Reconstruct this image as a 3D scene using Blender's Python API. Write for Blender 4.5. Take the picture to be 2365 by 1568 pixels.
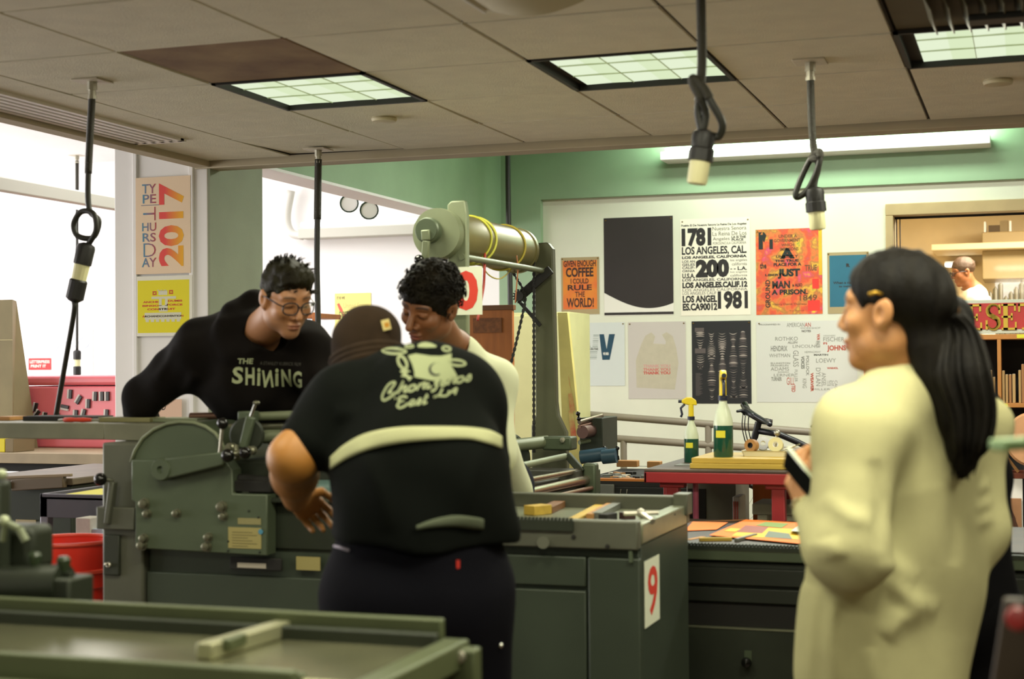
import bpy, bmesh, math, random
import numpy as np
from mathutils import Vector, Matrix, noise
from mathutils.bvhtree import BVHTree

for o in list(bpy.data.objects):
    bpy.data.objects.remove(o)
S = bpy.context.scene
COL = S.collection
PI = math.pi
rnd = random.Random(7)

# ---------------------------------------------------------------- camera
FPX, YAW, PITCH, ROLL = 3520.0, 0.327, 0.017, -0.0073
CAM = Vector((0, 0, 1.42))
_F = Vector((-math.sin(YAW) * math.cos(PITCH), math.cos(YAW) * math.cos(PITCH), math.sin(PITCH)))
_R = Vector((math.cos(YAW), math.sin(YAW), 0))
_U = _R.cross(_F)
R2 = _R * math.cos(ROLL) + _U * math.sin(ROLL)
U2 = -_R * math.sin(ROLL) + _U * math.cos(ROLL)
cam = bpy.data.cameras.new('camera')
camo = bpy.data.objects.new('camera', cam)
COL.objects.link(camo)
M = Matrix((R2, U2, -_F)).transposed().to_4x4()
M.translation = CAM
camo.matrix_world = M
cam.sensor_width = 36.0
cam.lens = 36.0 * FPX / 2365.0
cam.clip_start = 0.05
cam.dof.use_dof = True
cam.dof.focus_distance = 8.0
cam.dof.aperture_fstop = 3.3
S.camera = camo

# ---------------------------------------------------------------- world, exposure, big lights
w = bpy.data.worlds.new('world')
S.world = w
w.use_nodes = True
w.node_tree.nodes['Background'].inputs[0].default_value = (0.60, 0.70, 0.50, 1)
w.node_tree.nodes['Background'].inputs[1].default_value = 0.12
S.view_settings.view_transform = 'Standard'
S.view_settings.look = 'None'
S.view_settings.gamma = 1.0
S.view_settings.use_curve_mapping = False
S.view_settings.exposure = 0.0

CEIL = 2.462            # height of the tiled ceiling
GX, GY, TILE = -3.446, 4.94, 0.61   # ceiling grid: first visible seam and row, module
TY = GY + 3 * TILE      # where the tiled ceiling stops
WX = -3.915             # plane of the left header wall
YB = 11.3               # back wall


def area(name, loc, size, power, col, direction=(0, 0, -1), spread=PI):
    l = bpy.data.lights.new(name, 'AREA')
    l.shape = 'RECTANGLE'
    l.size, l.size_y = size
    l.energy = power
    l.color = col
    l.spread = spread
    o = bpy.data.objects.new(name, l)
    COL.objects.link(o)
    o.location = loc
    o.rotation_euler = Vector(direction).to_track_quat('-Z', 'Y').to_euler()
    return o


# daylight pouring into the side room through its tall window and skylight
area('daylight_fill', (-9.5, 9.0, 2.3), (5.5, 2.2), 200, (1.0, 0.98, 0.99), (1, 0.12, -0.05))
area('skylight_daylight', (-6.5, 9.0, 3.17), (4.0, 3.0), 110, (1.0, 0.98, 0.99))
# ceiling panels of the print room that are out of frame, in the same grid
for (ix, iy, e) in ((1.5, -3.5, 15), (3.5, -3.5, 20), (5.5, -3.5, 34), (7.5, 0.5, 20), (7.5, -3.5, 24), (3.5, -7.5, 26), (5.5, -7.5, 26)):
    area('panel_and_fill_light', (GX + ix * TILE, GY + iy * TILE, CEIL - 0.03), (0.54, 0.54), e, (1.0, 0.96, 0.74))
area('panel_and_fill_light', (0.3, 8.8, 3.2), (1.2, 0.5), 95, (1.0, 1.0, 0.90))  # this and the next: unseen lamps added to brighten the back wall
area('panel_and_fill_light', (-1.6, 9.0, 3.2), (1.2, 0.5), 95, (1.0, 1.0, 0.90))
area('daylight_fill', (-9.8, 3.6, 1.25), (6.5, 2.2), 300, (1.0, 0.97, 0.94), (1, 0.05, 0.16))  # added fill lamp, tilted up to brighten the tiled ceiling

# ---------------------------------------------------------------- helpers
def at(px, py, X=None, Y=None, Z=None, d=None):
    """pixel of the photograph -> point on a plane of the room"""
    r = _F + R2 * ((px - 1182.5) / FPX) + U2 * ((784 - py) / FPX)
    t = d if d is not None else (X - CAM.x) / r.x if X is not None else (Y - CAM.y) / r.y if Y is not None else (Z - CAM.z) / r.z
    return CAM + r * t


def lin(c):
    c /= 255.0
    return c / 12.92 if c <= 0.04045 else ((c + 0.055) / 1.055) ** 2.4


def rgb(h):
    return (lin(int(h[0:2], 16)), lin(int(h[2:4], 16)), lin(int(h[4:6], 16)), 1)


MATS = {}


def mat(name, h, rough=0.6, metal=0.0, var=0.0, scale=6.0, bump=0.0, bscale=60.0, h2=None, emit=0.0, spec=0.5, trans=0.0, stretch=None):
    """plain procedural material: base colour with a soft noise towards h2, optional bump"""
    if name in MATS:
        return MATS[name]
    m = bpy.data.materials.new(name)
    MATS[name] = m
    m.use_nodes = True
    nt = m.node_tree
    b = nt.nodes['Principled BSDF']
    b.inputs['Roughness'].default_value = rough
    b.inputs['Metallic'].default_value = metal
    b.inputs['Specular IOR Level'].default_value = spec
    b.inputs['Base Color'].default_value = rgb(h)
    if trans:
        b.inputs['Transmission Weight'].default_value = trans
    tc = nt.nodes.new('ShaderNodeTexCoord')
    src = tc.outputs['Object']
    if stretch:
        mp = nt.nodes.new('ShaderNodeMapping')
        mp.inputs['Scale'].default_value = stretch
        nt.links.new(src, mp.inputs[0])
        src = mp.outputs[0]
    if var or h2:
        n = nt.nodes.new('ShaderNodeTexNoise')
        n.inputs['Scale'].default_value = scale
        n.inputs['Detail'].default_value = 5
        nt.links.new(src, n.inputs['Vector'])
        r = nt.nodes.new('ShaderNodeValToRGB')
        r.color_ramp.elements[0].position = 0.35
        r.color_ramp.elements[1].position = 0.68
        c = rgb(h)
        if h2:
            r.color_ramp.elements[0].color = rgb(h2)
            r.color_ramp.elements[1].color = c
        else:
            r.color_ramp.elements[0].color = tuple(x * (1 - var) for x in c[:3]) + (1,)
            r.color_ramp.elements[1].color = tuple(min(1, x * (1 + var * 0.6)) for x in c[:3]) + (1,)
        nt.links.new(n.outputs['Fac'], r.inputs[0])
        nt.links.new(r.outputs[0], b.inputs['Base Color'])
    if bump:
        n2 = nt.nodes.new('ShaderNodeTexNoise')
        n2.inputs['Scale'].default_value = bscale
        n2.inputs['Detail'].default_value = 4
        nt.links.new(src, n2.inputs['Vector'])
        bp = nt.nodes.new('ShaderNodeBump')
        bp.inputs['Strength'].default_value = bump
        bp.inputs['Distance'].default_value = 0.01
        nt.links.new(n2.outputs['Fac'], bp.inputs['Height'])
        nt.links.new(bp.outputs[0], b.inputs['Normal'])
    if emit:
        b.inputs['Emission Color'].default_value = rgb(h)
        b.inputs['Emission Strength'].default_value = emit
    return m


ORG = {}


def tag(o, label=None, cat=None, group=None, kind=None):
    if label:
        o['label'] = label
    if cat:
        o['category'] = cat
    if group:
        o['group'] = group
    if kind:
        o['kind'] = kind
    return o


def thing(name, label, cat, loc, group=None):
    o = bpy.data.objects.new(name, None)
    COL.objects.link(o)
    o.empty_display_size = 0.05
    o.location = loc
    ORG[o.name] = Vector(loc)
    return tag(o, label, cat, group)


def mesh_obj(name, verts, faces, mats, parent=None, loc=None, smooth=30, midx=None, bev=0.0, seg=2):
    off = ORG[parent.name] if parent is not None else Vector(loc or (0, 0, 0))
    V = np.asarray(verts, dtype=np.float64).reshape(-1, 3) - np.array(off)
    me = bpy.data.meshes.new(name)
    me.from_pydata(V.tolist(), [], faces)
    if not isinstance(mats, (list, tuple)):
        mats = [mats]
    for m in mats:
        me.materials.append(m)
    if midx is not None:
        me.polygons.foreach_set('material_index', midx)
    if smooth:
        me.polygons.foreach_set('use_smooth', [True] * len(me.polygons))
        if smooth < 180:
            me.set_sharp_from_angle(angle=math.radians(smooth))
    me.update()
    o = bpy.data.objects.new(name, me)
    COL.objects.link(o)
    if parent is not None:
        o.parent = parent
    else:
        o.location = off
    ORG[o.name] = Vector(off)
    if bev:
        md = o.modifiers.new('bevel', 'BEVEL')
        md.width = bev
        md.segments = seg
        md.limit_method = 'ANGLE'
        md.angle_limit = math.radians(40)
    return o


def basis(z, up=(0, 0, 1)):
    z = Vector(z).normalized()
    up = Vector(up)
    if abs(z.dot(up.normalized())) > 0.98:
        up = Vector((0, 1, 0)) if abs(z.y) < 0.9 else Vector((1, 0, 0))
    x = up.cross(z).normalized()
    y = z.cross(x)
    return x, y, z


class MB:
    def __init__(s):
        s.v, s.f, s.m, s.cm = [], [], [], 0

    def add(s, vs, fs):
        n = len(s.v)
        s.v += [tuple(v) for v in vs]
        s.f += [tuple(i + n for i in f) for f in fs]
        s.m += [s.cm] * len(fs)
        return s

    def box(s, x0, x1, y0, y1, z0, z1):
        x0, x1 = min(x0, x1), max(x0, x1)
        y0, y1 = min(y0, y1), max(y0, y1)
        z0, z1 = min(z0, z1), max(z0, z1)
        return s.add([(x0, y0, z0), (x1, y0, z0), (x1, y1, z0), (x0, y1, z0), (x0, y0, z1), (x1, y0, z1), (x1, y1, z1), (x0, y1, z1)],
                     [(3, 2, 1, 0), (4, 5, 6, 7), (0, 1, 5, 4), (1, 2, 6, 5), (2, 3, 7, 6), (3, 0, 4, 7)])

    def obox(s, c, size, ax=(1, 0, 0), ay=(0, 1, 0), az=None):
        """box about centre c with axes ax, ay"""
        c, ax, ay = Vector(c), Vector(ax).normalized(), Vector(ay)
        az = ax.cross(ay).normalized()
        ay = az.cross(ax)
        P = []
        for k in (-1, 1):
            for (i, j) in ((-1, -1), (1, -1), (1, 1), (-1, 1)):
                P.append(c + ax * (i * size[0] / 2) + ay * (j * size[1] / 2) + az * (k * size[2] / 2))
        return s.add(P, [(3, 2, 1, 0), (4, 5, 6, 7), (0, 1, 5, 4), (1, 2, 6, 5), (2, 3, 7, 6), (3, 0, 4, 7)])

    def bar(s, a, b, w, h, up=(0, 0, 1)):
        a, b = Vector(a), Vector(b)
        x, y, z = basis(b - a, up)
        return s.obox((a + b) / 2, (w, h, (b - a).length), x, y)

    def cyl(s, a, b, r, r2=None, n=20, cap=True):
        a, b = Vector(a), Vector(b)
        r2 = r if r2 is None else r2
        x, y, z = basis(b - a)
        P = []
        for (c, q) in ((a, r), (b, r2)):
            for i in range(n):
                t = 2 * PI * i / n
                P.append(c + x * (q * math.cos(t)) + y * (q * math.sin(t)))
        F = [(i, (i + 1) % n, n + (i + 1) % n, n + i) for i in range(n)]
        if cap:
            F += [tuple(range(n - 1, -1, -1)), tuple(range(n, 2 * n))]
        return s.add(P, F)

    def lathe(s, a, axis, prof, n=24):
        """prof = [(radius, height)] along axis from a, closed with caps where radius > 0"""
        a = Vector(a)
        x, y, z = basis(axis)
        P, F = [], []
        for (r, h) in prof:
            for i in range(n):
                t = 2 * PI * i / n
                P.append(a + z * h + x * (r * math.cos(t)) + y * (r * math.sin(t)))
        for k in range(len(prof) - 1):
            for i in range(n):
                F.append((k * n + i, k * n + (i + 1) % n, (k + 1) * n + (i + 1) % n, (k + 1) * n + i))
        if prof[0] == prof[-1]:
            return s.add(P, F)
        if prof[0][0] > 1e-5:
            F.append(tuple(range(n - 1, -1, -1)))
        if prof[-1][0] > 1e-5:
            q = (len(prof) - 1) * n
            F.append(tuple(range(q, q + n)))
        return s.add(P, F)

    def ball(s, c, r, n=16, sc=(1, 1, 1)):
        c = Vector(c)
        P, F = [], []
        m = max(6, n // 2)
        for k in range(m + 1):
            p = PI * k / m
            for i in range(n):
                t = 2 * PI * i / n
                P.append(c + Vector((r * sc[0] * math.sin(p) * math.cos(t), r * sc[1] * math.sin(p) * math.sin(t), r * sc[2] * math.cos(p))))
        for k in range(m):
            for i in range(n):
                F.append((k * n + i, (k + 1) * n + i, (k + 1) * n + (i + 1) % n, k * n + (i + 1) % n))
        return s.add(P, F)

    def tube(s, pts, r, n=10, closed=False):
        pts = [Vector(p) for p in pts]
        L = len(pts)
        rs = r if isinstance(r, (list, tuple)) else [r] * L
        P, F = [], []
        px = None
        for i, p in enumerate(pts):
            if closed:
                t = pts[(i + 1) % L] - pts[i - 1]
            else:
                t = pts[min(i + 1, L - 1)] - pts[max(i - 1, 0)]
            t.normalize()
            if px is None:
                px, py, _ = basis(t)
            else:
                px = (px - t * px.dot(t)).normalized()
                py = t.cross(px)
            for k in range(n):
                a = 2 * PI * k / n
                P.append(p + px * (rs[i] * math.cos(a)) + py * (rs[i] * math.sin(a)))
        R = L if closed else L - 1
        for i in range(R):
            j = (i + 1) % L
            for k in range(n):
                F.append((i * n + k, i * n + (k + 1) % n, j * n + (k + 1) % n, j * n + k))
        if not closed:
            F += [tuple(range(n - 1, -1, -1)), tuple(range((L - 1) * n, L * n))]
        return s.add(P, F)

    def prism(s, poly, o, ux, uy, depth):
        """2-D polygon in frame o,ux,uy pushed by depth along ux x uy"""
        o, ux, uy = Vector(o), Vector(ux), Vector(uy)
        nz = ux.cross(uy).normalized() * depth
        n = len(poly)
        a = [o + ux * p[0] + uy * p[1] for p in poly]
        P = a + [q + nz for q in a]
        F = [tuple(range(n - 1, -1, -1)), tuple(range(n, 2 * n))] + [(i, (i + 1) % n, n + (i + 1) % n, n + i) for i in range(n)]
        if depth < 0:
            F = [f[::-1] for f in F]
        return s.add(P, F)

    def build(s, name, m, parent=None, loc=None, bev=0.0, smooth=35, seg=2):
        return mesh_obj(name, s.v, s.f, m, parent, loc, smooth, s.m if isinstance(m, (list, tuple)) else None, bev, seg)


def curve_pts(ctrl, n=8):
    """Catmull-Rom through control points"""
    c = [Vector(p) for p in ctrl]
    c = [c[0] * 2 - c[1]] + c + [c[-1] * 2 - c[-2]]
    out = []
    for i in range(1, len(c) - 2):
        for k in range(n):
            t = k / n
            a, b, d, e = c[i - 1], c[i], c[i + 1], c[i + 2]
            out.append(0.5 * ((2 * b) + (d - a) * t + (2 * a - 5 * b + 4 * d - e) * t * t + (3 * b - a - 3 * d + e) * t ** 3))
    out.append(c[-2])
    return out


def copy_tree(o, parent=None):
    c = o.copy()
    COL.objects.link(c)
    ORG[c.name] = ORG.get(o.name, Vector()).copy()
    if parent is not None:
        c.parent = parent
    for ch in list(o.children):
        copy_tree(ch, c)
    return c


# lettering ----------------------------------------------------------
_TX = {}


def text2d(t, bold=0.0, shear=0.0):
    k = (t, bold, shear)
    if k in _TX:
        return _TX[k]
    cu = bpy.data.curves.new('t', 'FONT')
    cu.body = t
    cu.offset = bold
    cu.shear = shear
    cu.resolution_u = 3
    ob = bpy.data.objects.new('t', cu)
    COL.objects.link(ob)
    dg = bpy.context.evaluated_depsgraph_get()
    me = bpy.data.meshes.new_from_object(ob.evaluated_get(dg))
    V = [(v.co.x, v.co.y) for v in me.vertices]
    F = [tuple(p.vertices) for p in me.polygons]
    bpy.data.objects.remove(ob)
    bpy.data.curves.remove(cu)
    bpy.data.meshes.remove(me)
    x0, x1 = min(v[0] for v in V), max(v[0] for v in V)
    y0, y1 = min(v[1] for v in V), max(v[1] for v in V)
    V = [((v[0] - x0) / (x1 - x0), (v[1] - y0) / (y1 - y0)) for v in V]
    _TX[k] = (V, F)
    return V, F


class Sheet:
    """flat print: frame with origin at the lower left corner, u to the right, v up, n towards the viewer"""

    def __init__(s, o, u, v):
        s.o, s.u, s.v = Vector(o), Vector(u), Vector(v)
        s.n = s.u.cross(s.v).normalized()

    def P(s, a, b, h=0.0):
        return s.o + s.u * a + s.v * b + s.n * h

    def rect(s, mb, a0, b0, a1, b1, h=0.0012):
        return mb.add([s.P(a0, b0, h), s.P(a1, b0, h), s.P(a1, b1, h), s.P(a0, b1, h)], [(0, 1, 2, 3)])

    def poly(s, mb, pts, h=0.0012):
        return mb.add([s.P(a, b, h) for a, b in pts], [tuple(range(len(pts)))])

    def text(s, mb, t, a0, b0, a1, b1, bold=0.0, h=0.0014, rot=0, shear=0.0):
        V, F = text2d(t, bold, shear)
        Q = []
        for (x, y) in V:
            if rot == 90:      # reads upwards
                x, y = 1 - y, x
            elif rot == -90:   # reads downwards
                x, y = y, 1 - x
            Q.append(s.P(a0 + (a1 - a0) * x, b0 + (b1 - b0) * y, h))
        return mb.add(Q, F)

    def slab(s, mb, t=0.0008, a0=0, b0=0, a1=1, b1=1):
        P = [s.P(a, b, h) for h in (-t * 0.5, t) for a, b in ((a0, b0), (a1, b0), (a1, b1), (a0, b1))]
        return mb.add(P, [(3, 2, 1, 0), (4, 5, 6, 7), (0, 1, 5, 4), (1, 2, 6, 5), (2, 3, 7, 6), (3, 0, 4, 7)])

# ---------------------------------------------------------------- the setting
M_WALL = mat('wall_paint', 'DCDCC8', 0.75, var=0.05, scale=2.0, bump=0.05, bscale=160)
M_WALLG = mat('green_cast_paint', '93AD8C', 0.7, var=0.08, scale=2.5, bump=0.06, bscale=120)  # green cast of the fluorescent tubes mixed into the wall colour
M_WHITE = mat('white_paint', 'F0EEEC', 0.7, var=0.02, scale=2)
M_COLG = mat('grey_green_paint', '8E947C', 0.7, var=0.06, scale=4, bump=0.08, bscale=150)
M_FLOOR = mat('brown_concrete', '5E4C3E', 0.55, var=0.25, scale=3, bump=0.05, bscale=30)
M_TILE = mat('ceiling_tile_board', 'E6E0CA', 0.9, var=0.05, scale=9, bump=0.35, bscale=220)
M_GAP = mat('ceiling_gap', '2E261C', 0.9)
M_FASCIA = mat('fascia_paint', 'B8AC92', 0.8, var=0.05)
M_CASING = mat('window_casing', 'B49C70', 0.6, var=0.08, scale=5)
M_DARK = mat('dark_gap', '15140F', 0.8)


def struct(name, mb, m, parent=None, bev=0, smooth=35):
    o = mb.build(name, m, parent, bev=bev, smooth=smooth)
    if parent is None:
        o['kind'] = 'structure'
    return o


struct('floor', MB().box(-12, 6, -3, 18, -0.1, 0), M_FLOOR)

# tiled ceiling: every tile a thin bevelled board with a shadow gap
CX0 = -3.64            # left end of the tiled field
mb = MB()
mb.cm = 1
mb.box(CX0 - 0.34, 6, -3, TY + 0.02, CEIL + 0.022, CEIL + 0.06)
mb.cm = 0
skip = {(1, -1), (1, 0), (3, 0), (5, 0), (5, -1), (6, -1), (7, 0)}
g = 0.004
for i in range(-1, 15):
    for j in range(-12, 3):
        if (i, j) in skip or i == -1:
            continue
        x0, x1 = GX + i * TILE + g, GX + (i + 1) * TILE - g
        y0, y1 = GY + j * TILE + g, GY + (j + 1) * TILE - g
        if i == 0:
            pass
        t = [rnd.uniform(-0.002, 0.002) for _ in range(4)]
        if (i, j) == (0, 2):
            t[3] += 0.012      # the sagging tile by the corner
            t[2] += 0.004
        b = 0.004
        P = [(x0, y0, CEIL + 0.012), (x1, y0, CEIL + 0.012), (x1, y1, CEIL + 0.012), (x0, y1, CEIL + 0.012),
             (x0 + b, y0 + b, CEIL + t[0]), (x1 - b, y0 + b, CEIL + t[1]), (x1 - b, y1 - b, CEIL + t[2]), (x0 + b, y1 - b, CEIL + t[3])]
        mb.add(P, [(7, 6, 5, 4), (0, 1, 5, 4)[::-1], (1, 2, 6, 5)[::-1], (2, 3, 7, 6)[::-1], (3, 0, 4, 7)[::-1], (0, 1, 2, 3)])
# border strip left of the first seam
mb.box(CX0, GX - g, -3, TY - g, CEIL, CEIL + 0.012)
mb.box(CX0 - 0.30, CX0, 6.105, TY - g, CEIL, CEIL + 0.012)
struct('ceiling', mb, [M_TILE, M_GAP], smooth=0)
# suspended grid tees seen along the seams
mb = MB()
for i in range(0, 15):
    x = GX + i * TILE
    mb.box(x - 0.0035, x + 0.0035, -3, TY, CEIL + 0.006, CEIL + 0.03)
for j in range(-12, 4):
    y = GY + j * TILE
    mb.box(CX0, 6, y - 0.003, y + 0.003, CEIL + 0.006, CEIL + 0.03)
struct('trim_1', mb, M_GAP, smooth=0)

# edge of the dropped ceiling
mb = MB().box(-3.99, 6, TY + 0.01, TY + 0.14, CEIL - 0.035, CEIL + 0.09)
mb.box(-3.99, CX0 - 0.26, -3, TY + 0.01, CEIL - 0.03, CEIL + 0.07)
struct('trim_2', mb, M_FASCIA, bev=0.004)

# upper ceiling behind, side-room ceiling
struct('ceiling_back', MB().box(WX - 0.02, 6, TY + 0.05, YB + 0.2, 3.5, 3.6), M_WALLG)
struct('ceiling_side', MB().box(-12, WX - 0.2, -3, YB, 3.2, 3.3), M_WHITE)

# back wall: upper part and pilaster proud of a recessed panel, with the window opening
WIN_X0, WIN_Z1, WIN_Z0 = -0.975, 2.57, 1.0
mb = MB()
mb.box(WX - 0.02, 6, YB, YB + 0.3, 2.71, 3.6)
mb.box(WX - 0.02, -3.59, YB, YB + 0.3, 0, 2.71)
struct('wall_back', mb, M_WALLG)
mb = MB()
mb.box(-3.59, WIN_X0, YB + 0.06, YB + 0.3, 0, 2.71)
mb.box(WIN_X0, 1.8, YB + 0.06, YB + 0.3, WIN_Z1, 2.71)
mb.box(WIN_X0, 1.8, YB + 0.06, YB + 0.3, 0, WIN_Z0)
mb.box(1.8, 6, YB + 0.06, YB + 0.3, 0, 2.71)
struct('wall_back_panel', mb, M_WALL)

# left header wall over the wide opening, jamb at the far end
mb = MB().box(WX - 0.19, WX, 7.3, YB, 2.515, 3.6)
struct('wall_header', mb, M_WALLG)
mb = MB().box(WX - 0.2, WX + 0.004, 7.3, YB, 2.50, 2.516)
struct('trim_3', mb, M_WHITE)
# square column with the posters
CXL = -4.475
mb = MB()
mb.box(CXL, WX - 0.012, 6.80, 7.36, 0, 3.45)
o = struct('wall_column', mb, M_WHITE, bev=0.006)
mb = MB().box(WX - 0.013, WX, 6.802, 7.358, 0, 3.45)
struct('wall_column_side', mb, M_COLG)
mb = MB()
for px_ in (312, 442):
    p = at(px_, 600, Y=6.79)
    mb.box(p.x - 0.012, p.x + 0.012, 6.785, 6.80, 0, 2.6)
struct('trim_4', mb, M_WHITE, bev=0.003)

# side room shell
struct('wall_side_back', MB().box(-12, WX - 0.02, YB, YB + 0.2, 0, 3.5), M_WHITE)
struct('wall_left', MB().box(-12.2, -12, -3, YB, 0, 3.5), M_WHITE)
struct('wall_front', MB().box(-12, 6, -3.2, -3, 0, 3.6), M_WALL)
struct('wall_right', MB().box(6, 6.2, -3, 18, 0, 3.6), M_WALL)

# window_1 in the back wall, casing and pane
wn = thing('window_1', None, None, (WIN_X0, YB, WIN_Z0))
wn['kind'] = 'structure'
mb = MB()
mb.box(WIN_X0, 1.8, YB + 0.02, YB + 0.3, WIN_Z1 - 0.085, WIN_Z1)
mb.box(WIN_X0, WIN_X0 + 0.055, YB + 0.02, YB + 0.3, WIN_Z0, WIN_Z1 - 0.085)
mb.box(WIN_X0, 1.8, YB - 0.02, YB + 0.3, WIN_Z0 - 0.05, WIN_Z0)
mb.build('window_casing', M_CASING, wn, bev=0.006)
mb = MB()
mb.box(WIN_X0 + 0.055, 1.8, YB + 0.16, YB + 0.19, WIN_Z1 - 0.10, WIN_Z1 - 0.085)
mb.box(WIN_X0 + 0.063, WIN_X0 + 0.07, YB + 0.16, YB + 0.19, WIN_Z0, WIN_Z1 - 0.1)
mb.box(WIN_X0 + 0.088, WIN_X0 + 0.094, YB + 0.16, YB + 0.19, WIN_Z0, WIN_Z1 - 0.1)
mb.build('shadow_gap_strip', M_DARK, wn)  # dark strips drawn for the shadow gap inside the casing
M_GLASS = bpy.data.materials.new('clear_glass')
M_GLASS.use_nodes = True
nt = M_GLASS.node_tree
nt.nodes.clear()
out = nt.nodes.new('ShaderNodeOutputMaterial')
mx = nt.nodes.new('ShaderNodeMixShader')
tr = nt.nodes.new('ShaderNodeBsdfTransparent')
gl = nt.nodes.new('ShaderNodeBsdfGlossy')
gl.inputs['Roughness'].default_value = 0.05
fr = nt.nodes.new('ShaderNodeFresnel')
fr.inputs[0].default_value = 1.35
nt.links.new(fr.outputs[0], mx.inputs[0])
nt.links.new(tr.outputs[0], mx.inputs[1])
nt.links.new(gl.outputs[0], mx.inputs[2])
nt.links.new(mx.outputs[0], out.inputs[0])
MB().box(WIN_X0 + 0.055, 1.8, YB + 0.17, YB + 0.178, WIN_Z0, WIN_Z1 - 0.085).build('window_pane', M_GLASS, wn)

# the office behind the window
M_OFF = mat('office_wall', 'E9D6AE', 0.8, var=0.04)
struct('wall_office_back', MB().box(-3, 6, 15.2, 15.4, 0, 3.3), M_OFF)
struct('wall_office_left', MB().box(-1.75, -1.65, YB + 0.3, 15.2, 0, 3.3), M_OFF)
struct('ceiling_office', MB().box(-3, 6, YB + 0.3, 15.2, 3.0, 3.1), M_OFF)
area('office_lamp', (0.3, 12.6, 2.95), (1.6, 1.2), 240, (1.0, 0.88, 0.66))

# ---------------------------------------------------------------- things in and under the ceiling
M_BLACK = mat('black_metal', '161512', 0.5)
M_LAMPFR = mat('lamp_frame', '1B1711', 0.6)
M_BLADE = mat('lamp_louver', 'D2DEB8', 0.5)


def emitter(name, h, s, h2=None):
    m = bpy.data.materials.new(name)
    m.use_nodes = True
    nt = m.node_tree
    nt.nodes.clear()
    o = nt.nodes.new('ShaderNodeOutputMaterial')
    e = nt.nodes.new('ShaderNodeEmission')
    e.inputs[0].default_value = rgb(h)
    e.inputs[1].default_value = s
    nt.links.new(e.outputs[0], o.inputs[0])
    return m


M_DIFF = emitter('lamp_diffuser', 'E6F2D2', 1.0)
M_DIFF2 = emitter('lamp_diffuser_dim', 'DCEBC2', 1.0)


def ceiling_lamp(ix, iy, label, dark_side, power):
    x0, y0 = GX + ix * TILE, GY + iy * TILE
    x1, y1 = x0 + TILE, y0 + TILE
    t = thing('ceiling_lamp', label, 'ceiling light', (x0 + TILE / 2, y0 + TILE / 2, CEIL), 'recessed square ceiling lights')
    mb = MB()
    w_ = 0.016
    for (a, b, c, d) in ((x0, x0 + w_, y0, y1), (x1 - w_, x1, y0, y1), (x0, x1, y0, y0 + w_), (x0, x1, y1 - w_, y1)):
        mb.box(a, b, c, d, CEIL - 0.004, CEIL + 0.05)
    mb.build('lamp_frame', M_LAMPFR, t)
    a0, a1, b0, b1 = x0 + 0.018 + dark_side, x1 - 0.018, y0 + 0.018, y1 - 0.018
    df = MB()
    n = 3
    for i in range(n):
        for j in range(n):
            u0, u1 = a0 + (a1 - a0) * i / n, a0 + (a1 - a0) * (i + 1) / n
            v0, v1 = b0 + (b1 - b0) * j / n, b0 + (b1 - b0) * (j + 1) / n
            um, vm = u0 + (u1 - u0) * 0.55, v0 + (v1 - v0) * 0.5
            df.cm = 0
            df.add([(u0, v0, CEIL + 0.016), (um, v0, CEIL + 0.0175), (um, v1, CEIL + 0.0175), (u0, v1, CEIL + 0.016)], [(3, 2, 1, 0)])
            df.cm = 1
            df.add([(um, v0, CEIL + 0.0175), (u1, v0, CEIL + 0.016), (u1, v1, CEIL + 0.016), (um, v1, CEIL + 0.0175)], [(3, 2, 1, 0)])
    df.build('diffuser', [M_DIFF, M_DIFF2], t, smooth=0)
    mb = MB()
    for i in range(1, n):
        u = a0 + (a1 - a0) * i / n
        v = b0 + (b1 - b0) * i / n
        mb.box(u - 0.001, u + 0.001, b0, b1, CEIL + 0.012, CEIL + 0.02)
        mb.box(a0, a1, v - 0.001, v + 0.001, CEIL + 0.012, CEIL + 0.02)
    mb.build('louver', M_BLADE, t)
    area('lamp_light', ((a0 + a1) / 2, (b0 + b1) / 2, CEIL - 0.006), (a1 - a0, b1 - b0), power, (1.0, 0.97, 0.76)).visible_camera = False


ceiling_lamp(1, 0, 'square ceiling light beside the brown stained panel', 0.0, 20)
ceiling_lamp(3, 0, 'square ceiling light at the middle, above the hanging cord knot', 0.03, 20)
ceiling_lamp(5, 0, 'square ceiling light at the right edge, in front of the slatted vent', 0.04, 20)

# brown stained panel
x0, y0 = GX + TILE, GY - TILE
mb = MB().box(x0 + 0.006, x0 + TILE - 0.006, y0 + 0.006, y0 + TILE - 0.006, CEIL + 0.002, CEIL + 0.02)
tag(mb.build('ceiling_panel', mat('stained_panel', 'A08664', 0.85, h2='745640', scale=3.2, bump=0.1), loc=(x0 + TILE / 2, y0 + TILE / 2, CEIL), bev=0.003),
    'brown stained ceiling panel behind the left square light', 'ceiling panel')

# slatted air vent, right
x0, y0 = GX + 5 * TILE, GY - TILE
t = thing('ceiling_vent', 'dark ceiling air vent with hanging slats at the top right', 'air vent', (x0 + TILE, y0 + TILE / 2, CEIL))
MB().box(x0 + 0.012, x0 + 2 * TILE, y0 + 0.006, y0 + TILE - 0.006, CEIL + 0.01, CEIL + 0.02).build('vent_plate', mat('vent_paint', '5A5138', 0.7, var=0.1), t)
for k in range(11):
    xx = x0 + 0.13 + k * 0.05
    MB().obox((xx, y0 + 0.33, CEIL - 0.012), (0.004, 0.36, 0.055), (1, 0, 0.5), (0, 1, 0)).build('slat', mat('vent_slat', '5A563E', 0.6), t)
MB().box(x0 + 0.24, x0 + 0.75, y0 + 0.28, y0 + 0.36, CEIL - 0.05, CEIL - 0.03).build('damper', M_BLACK, t, bev=0.003)

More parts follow.
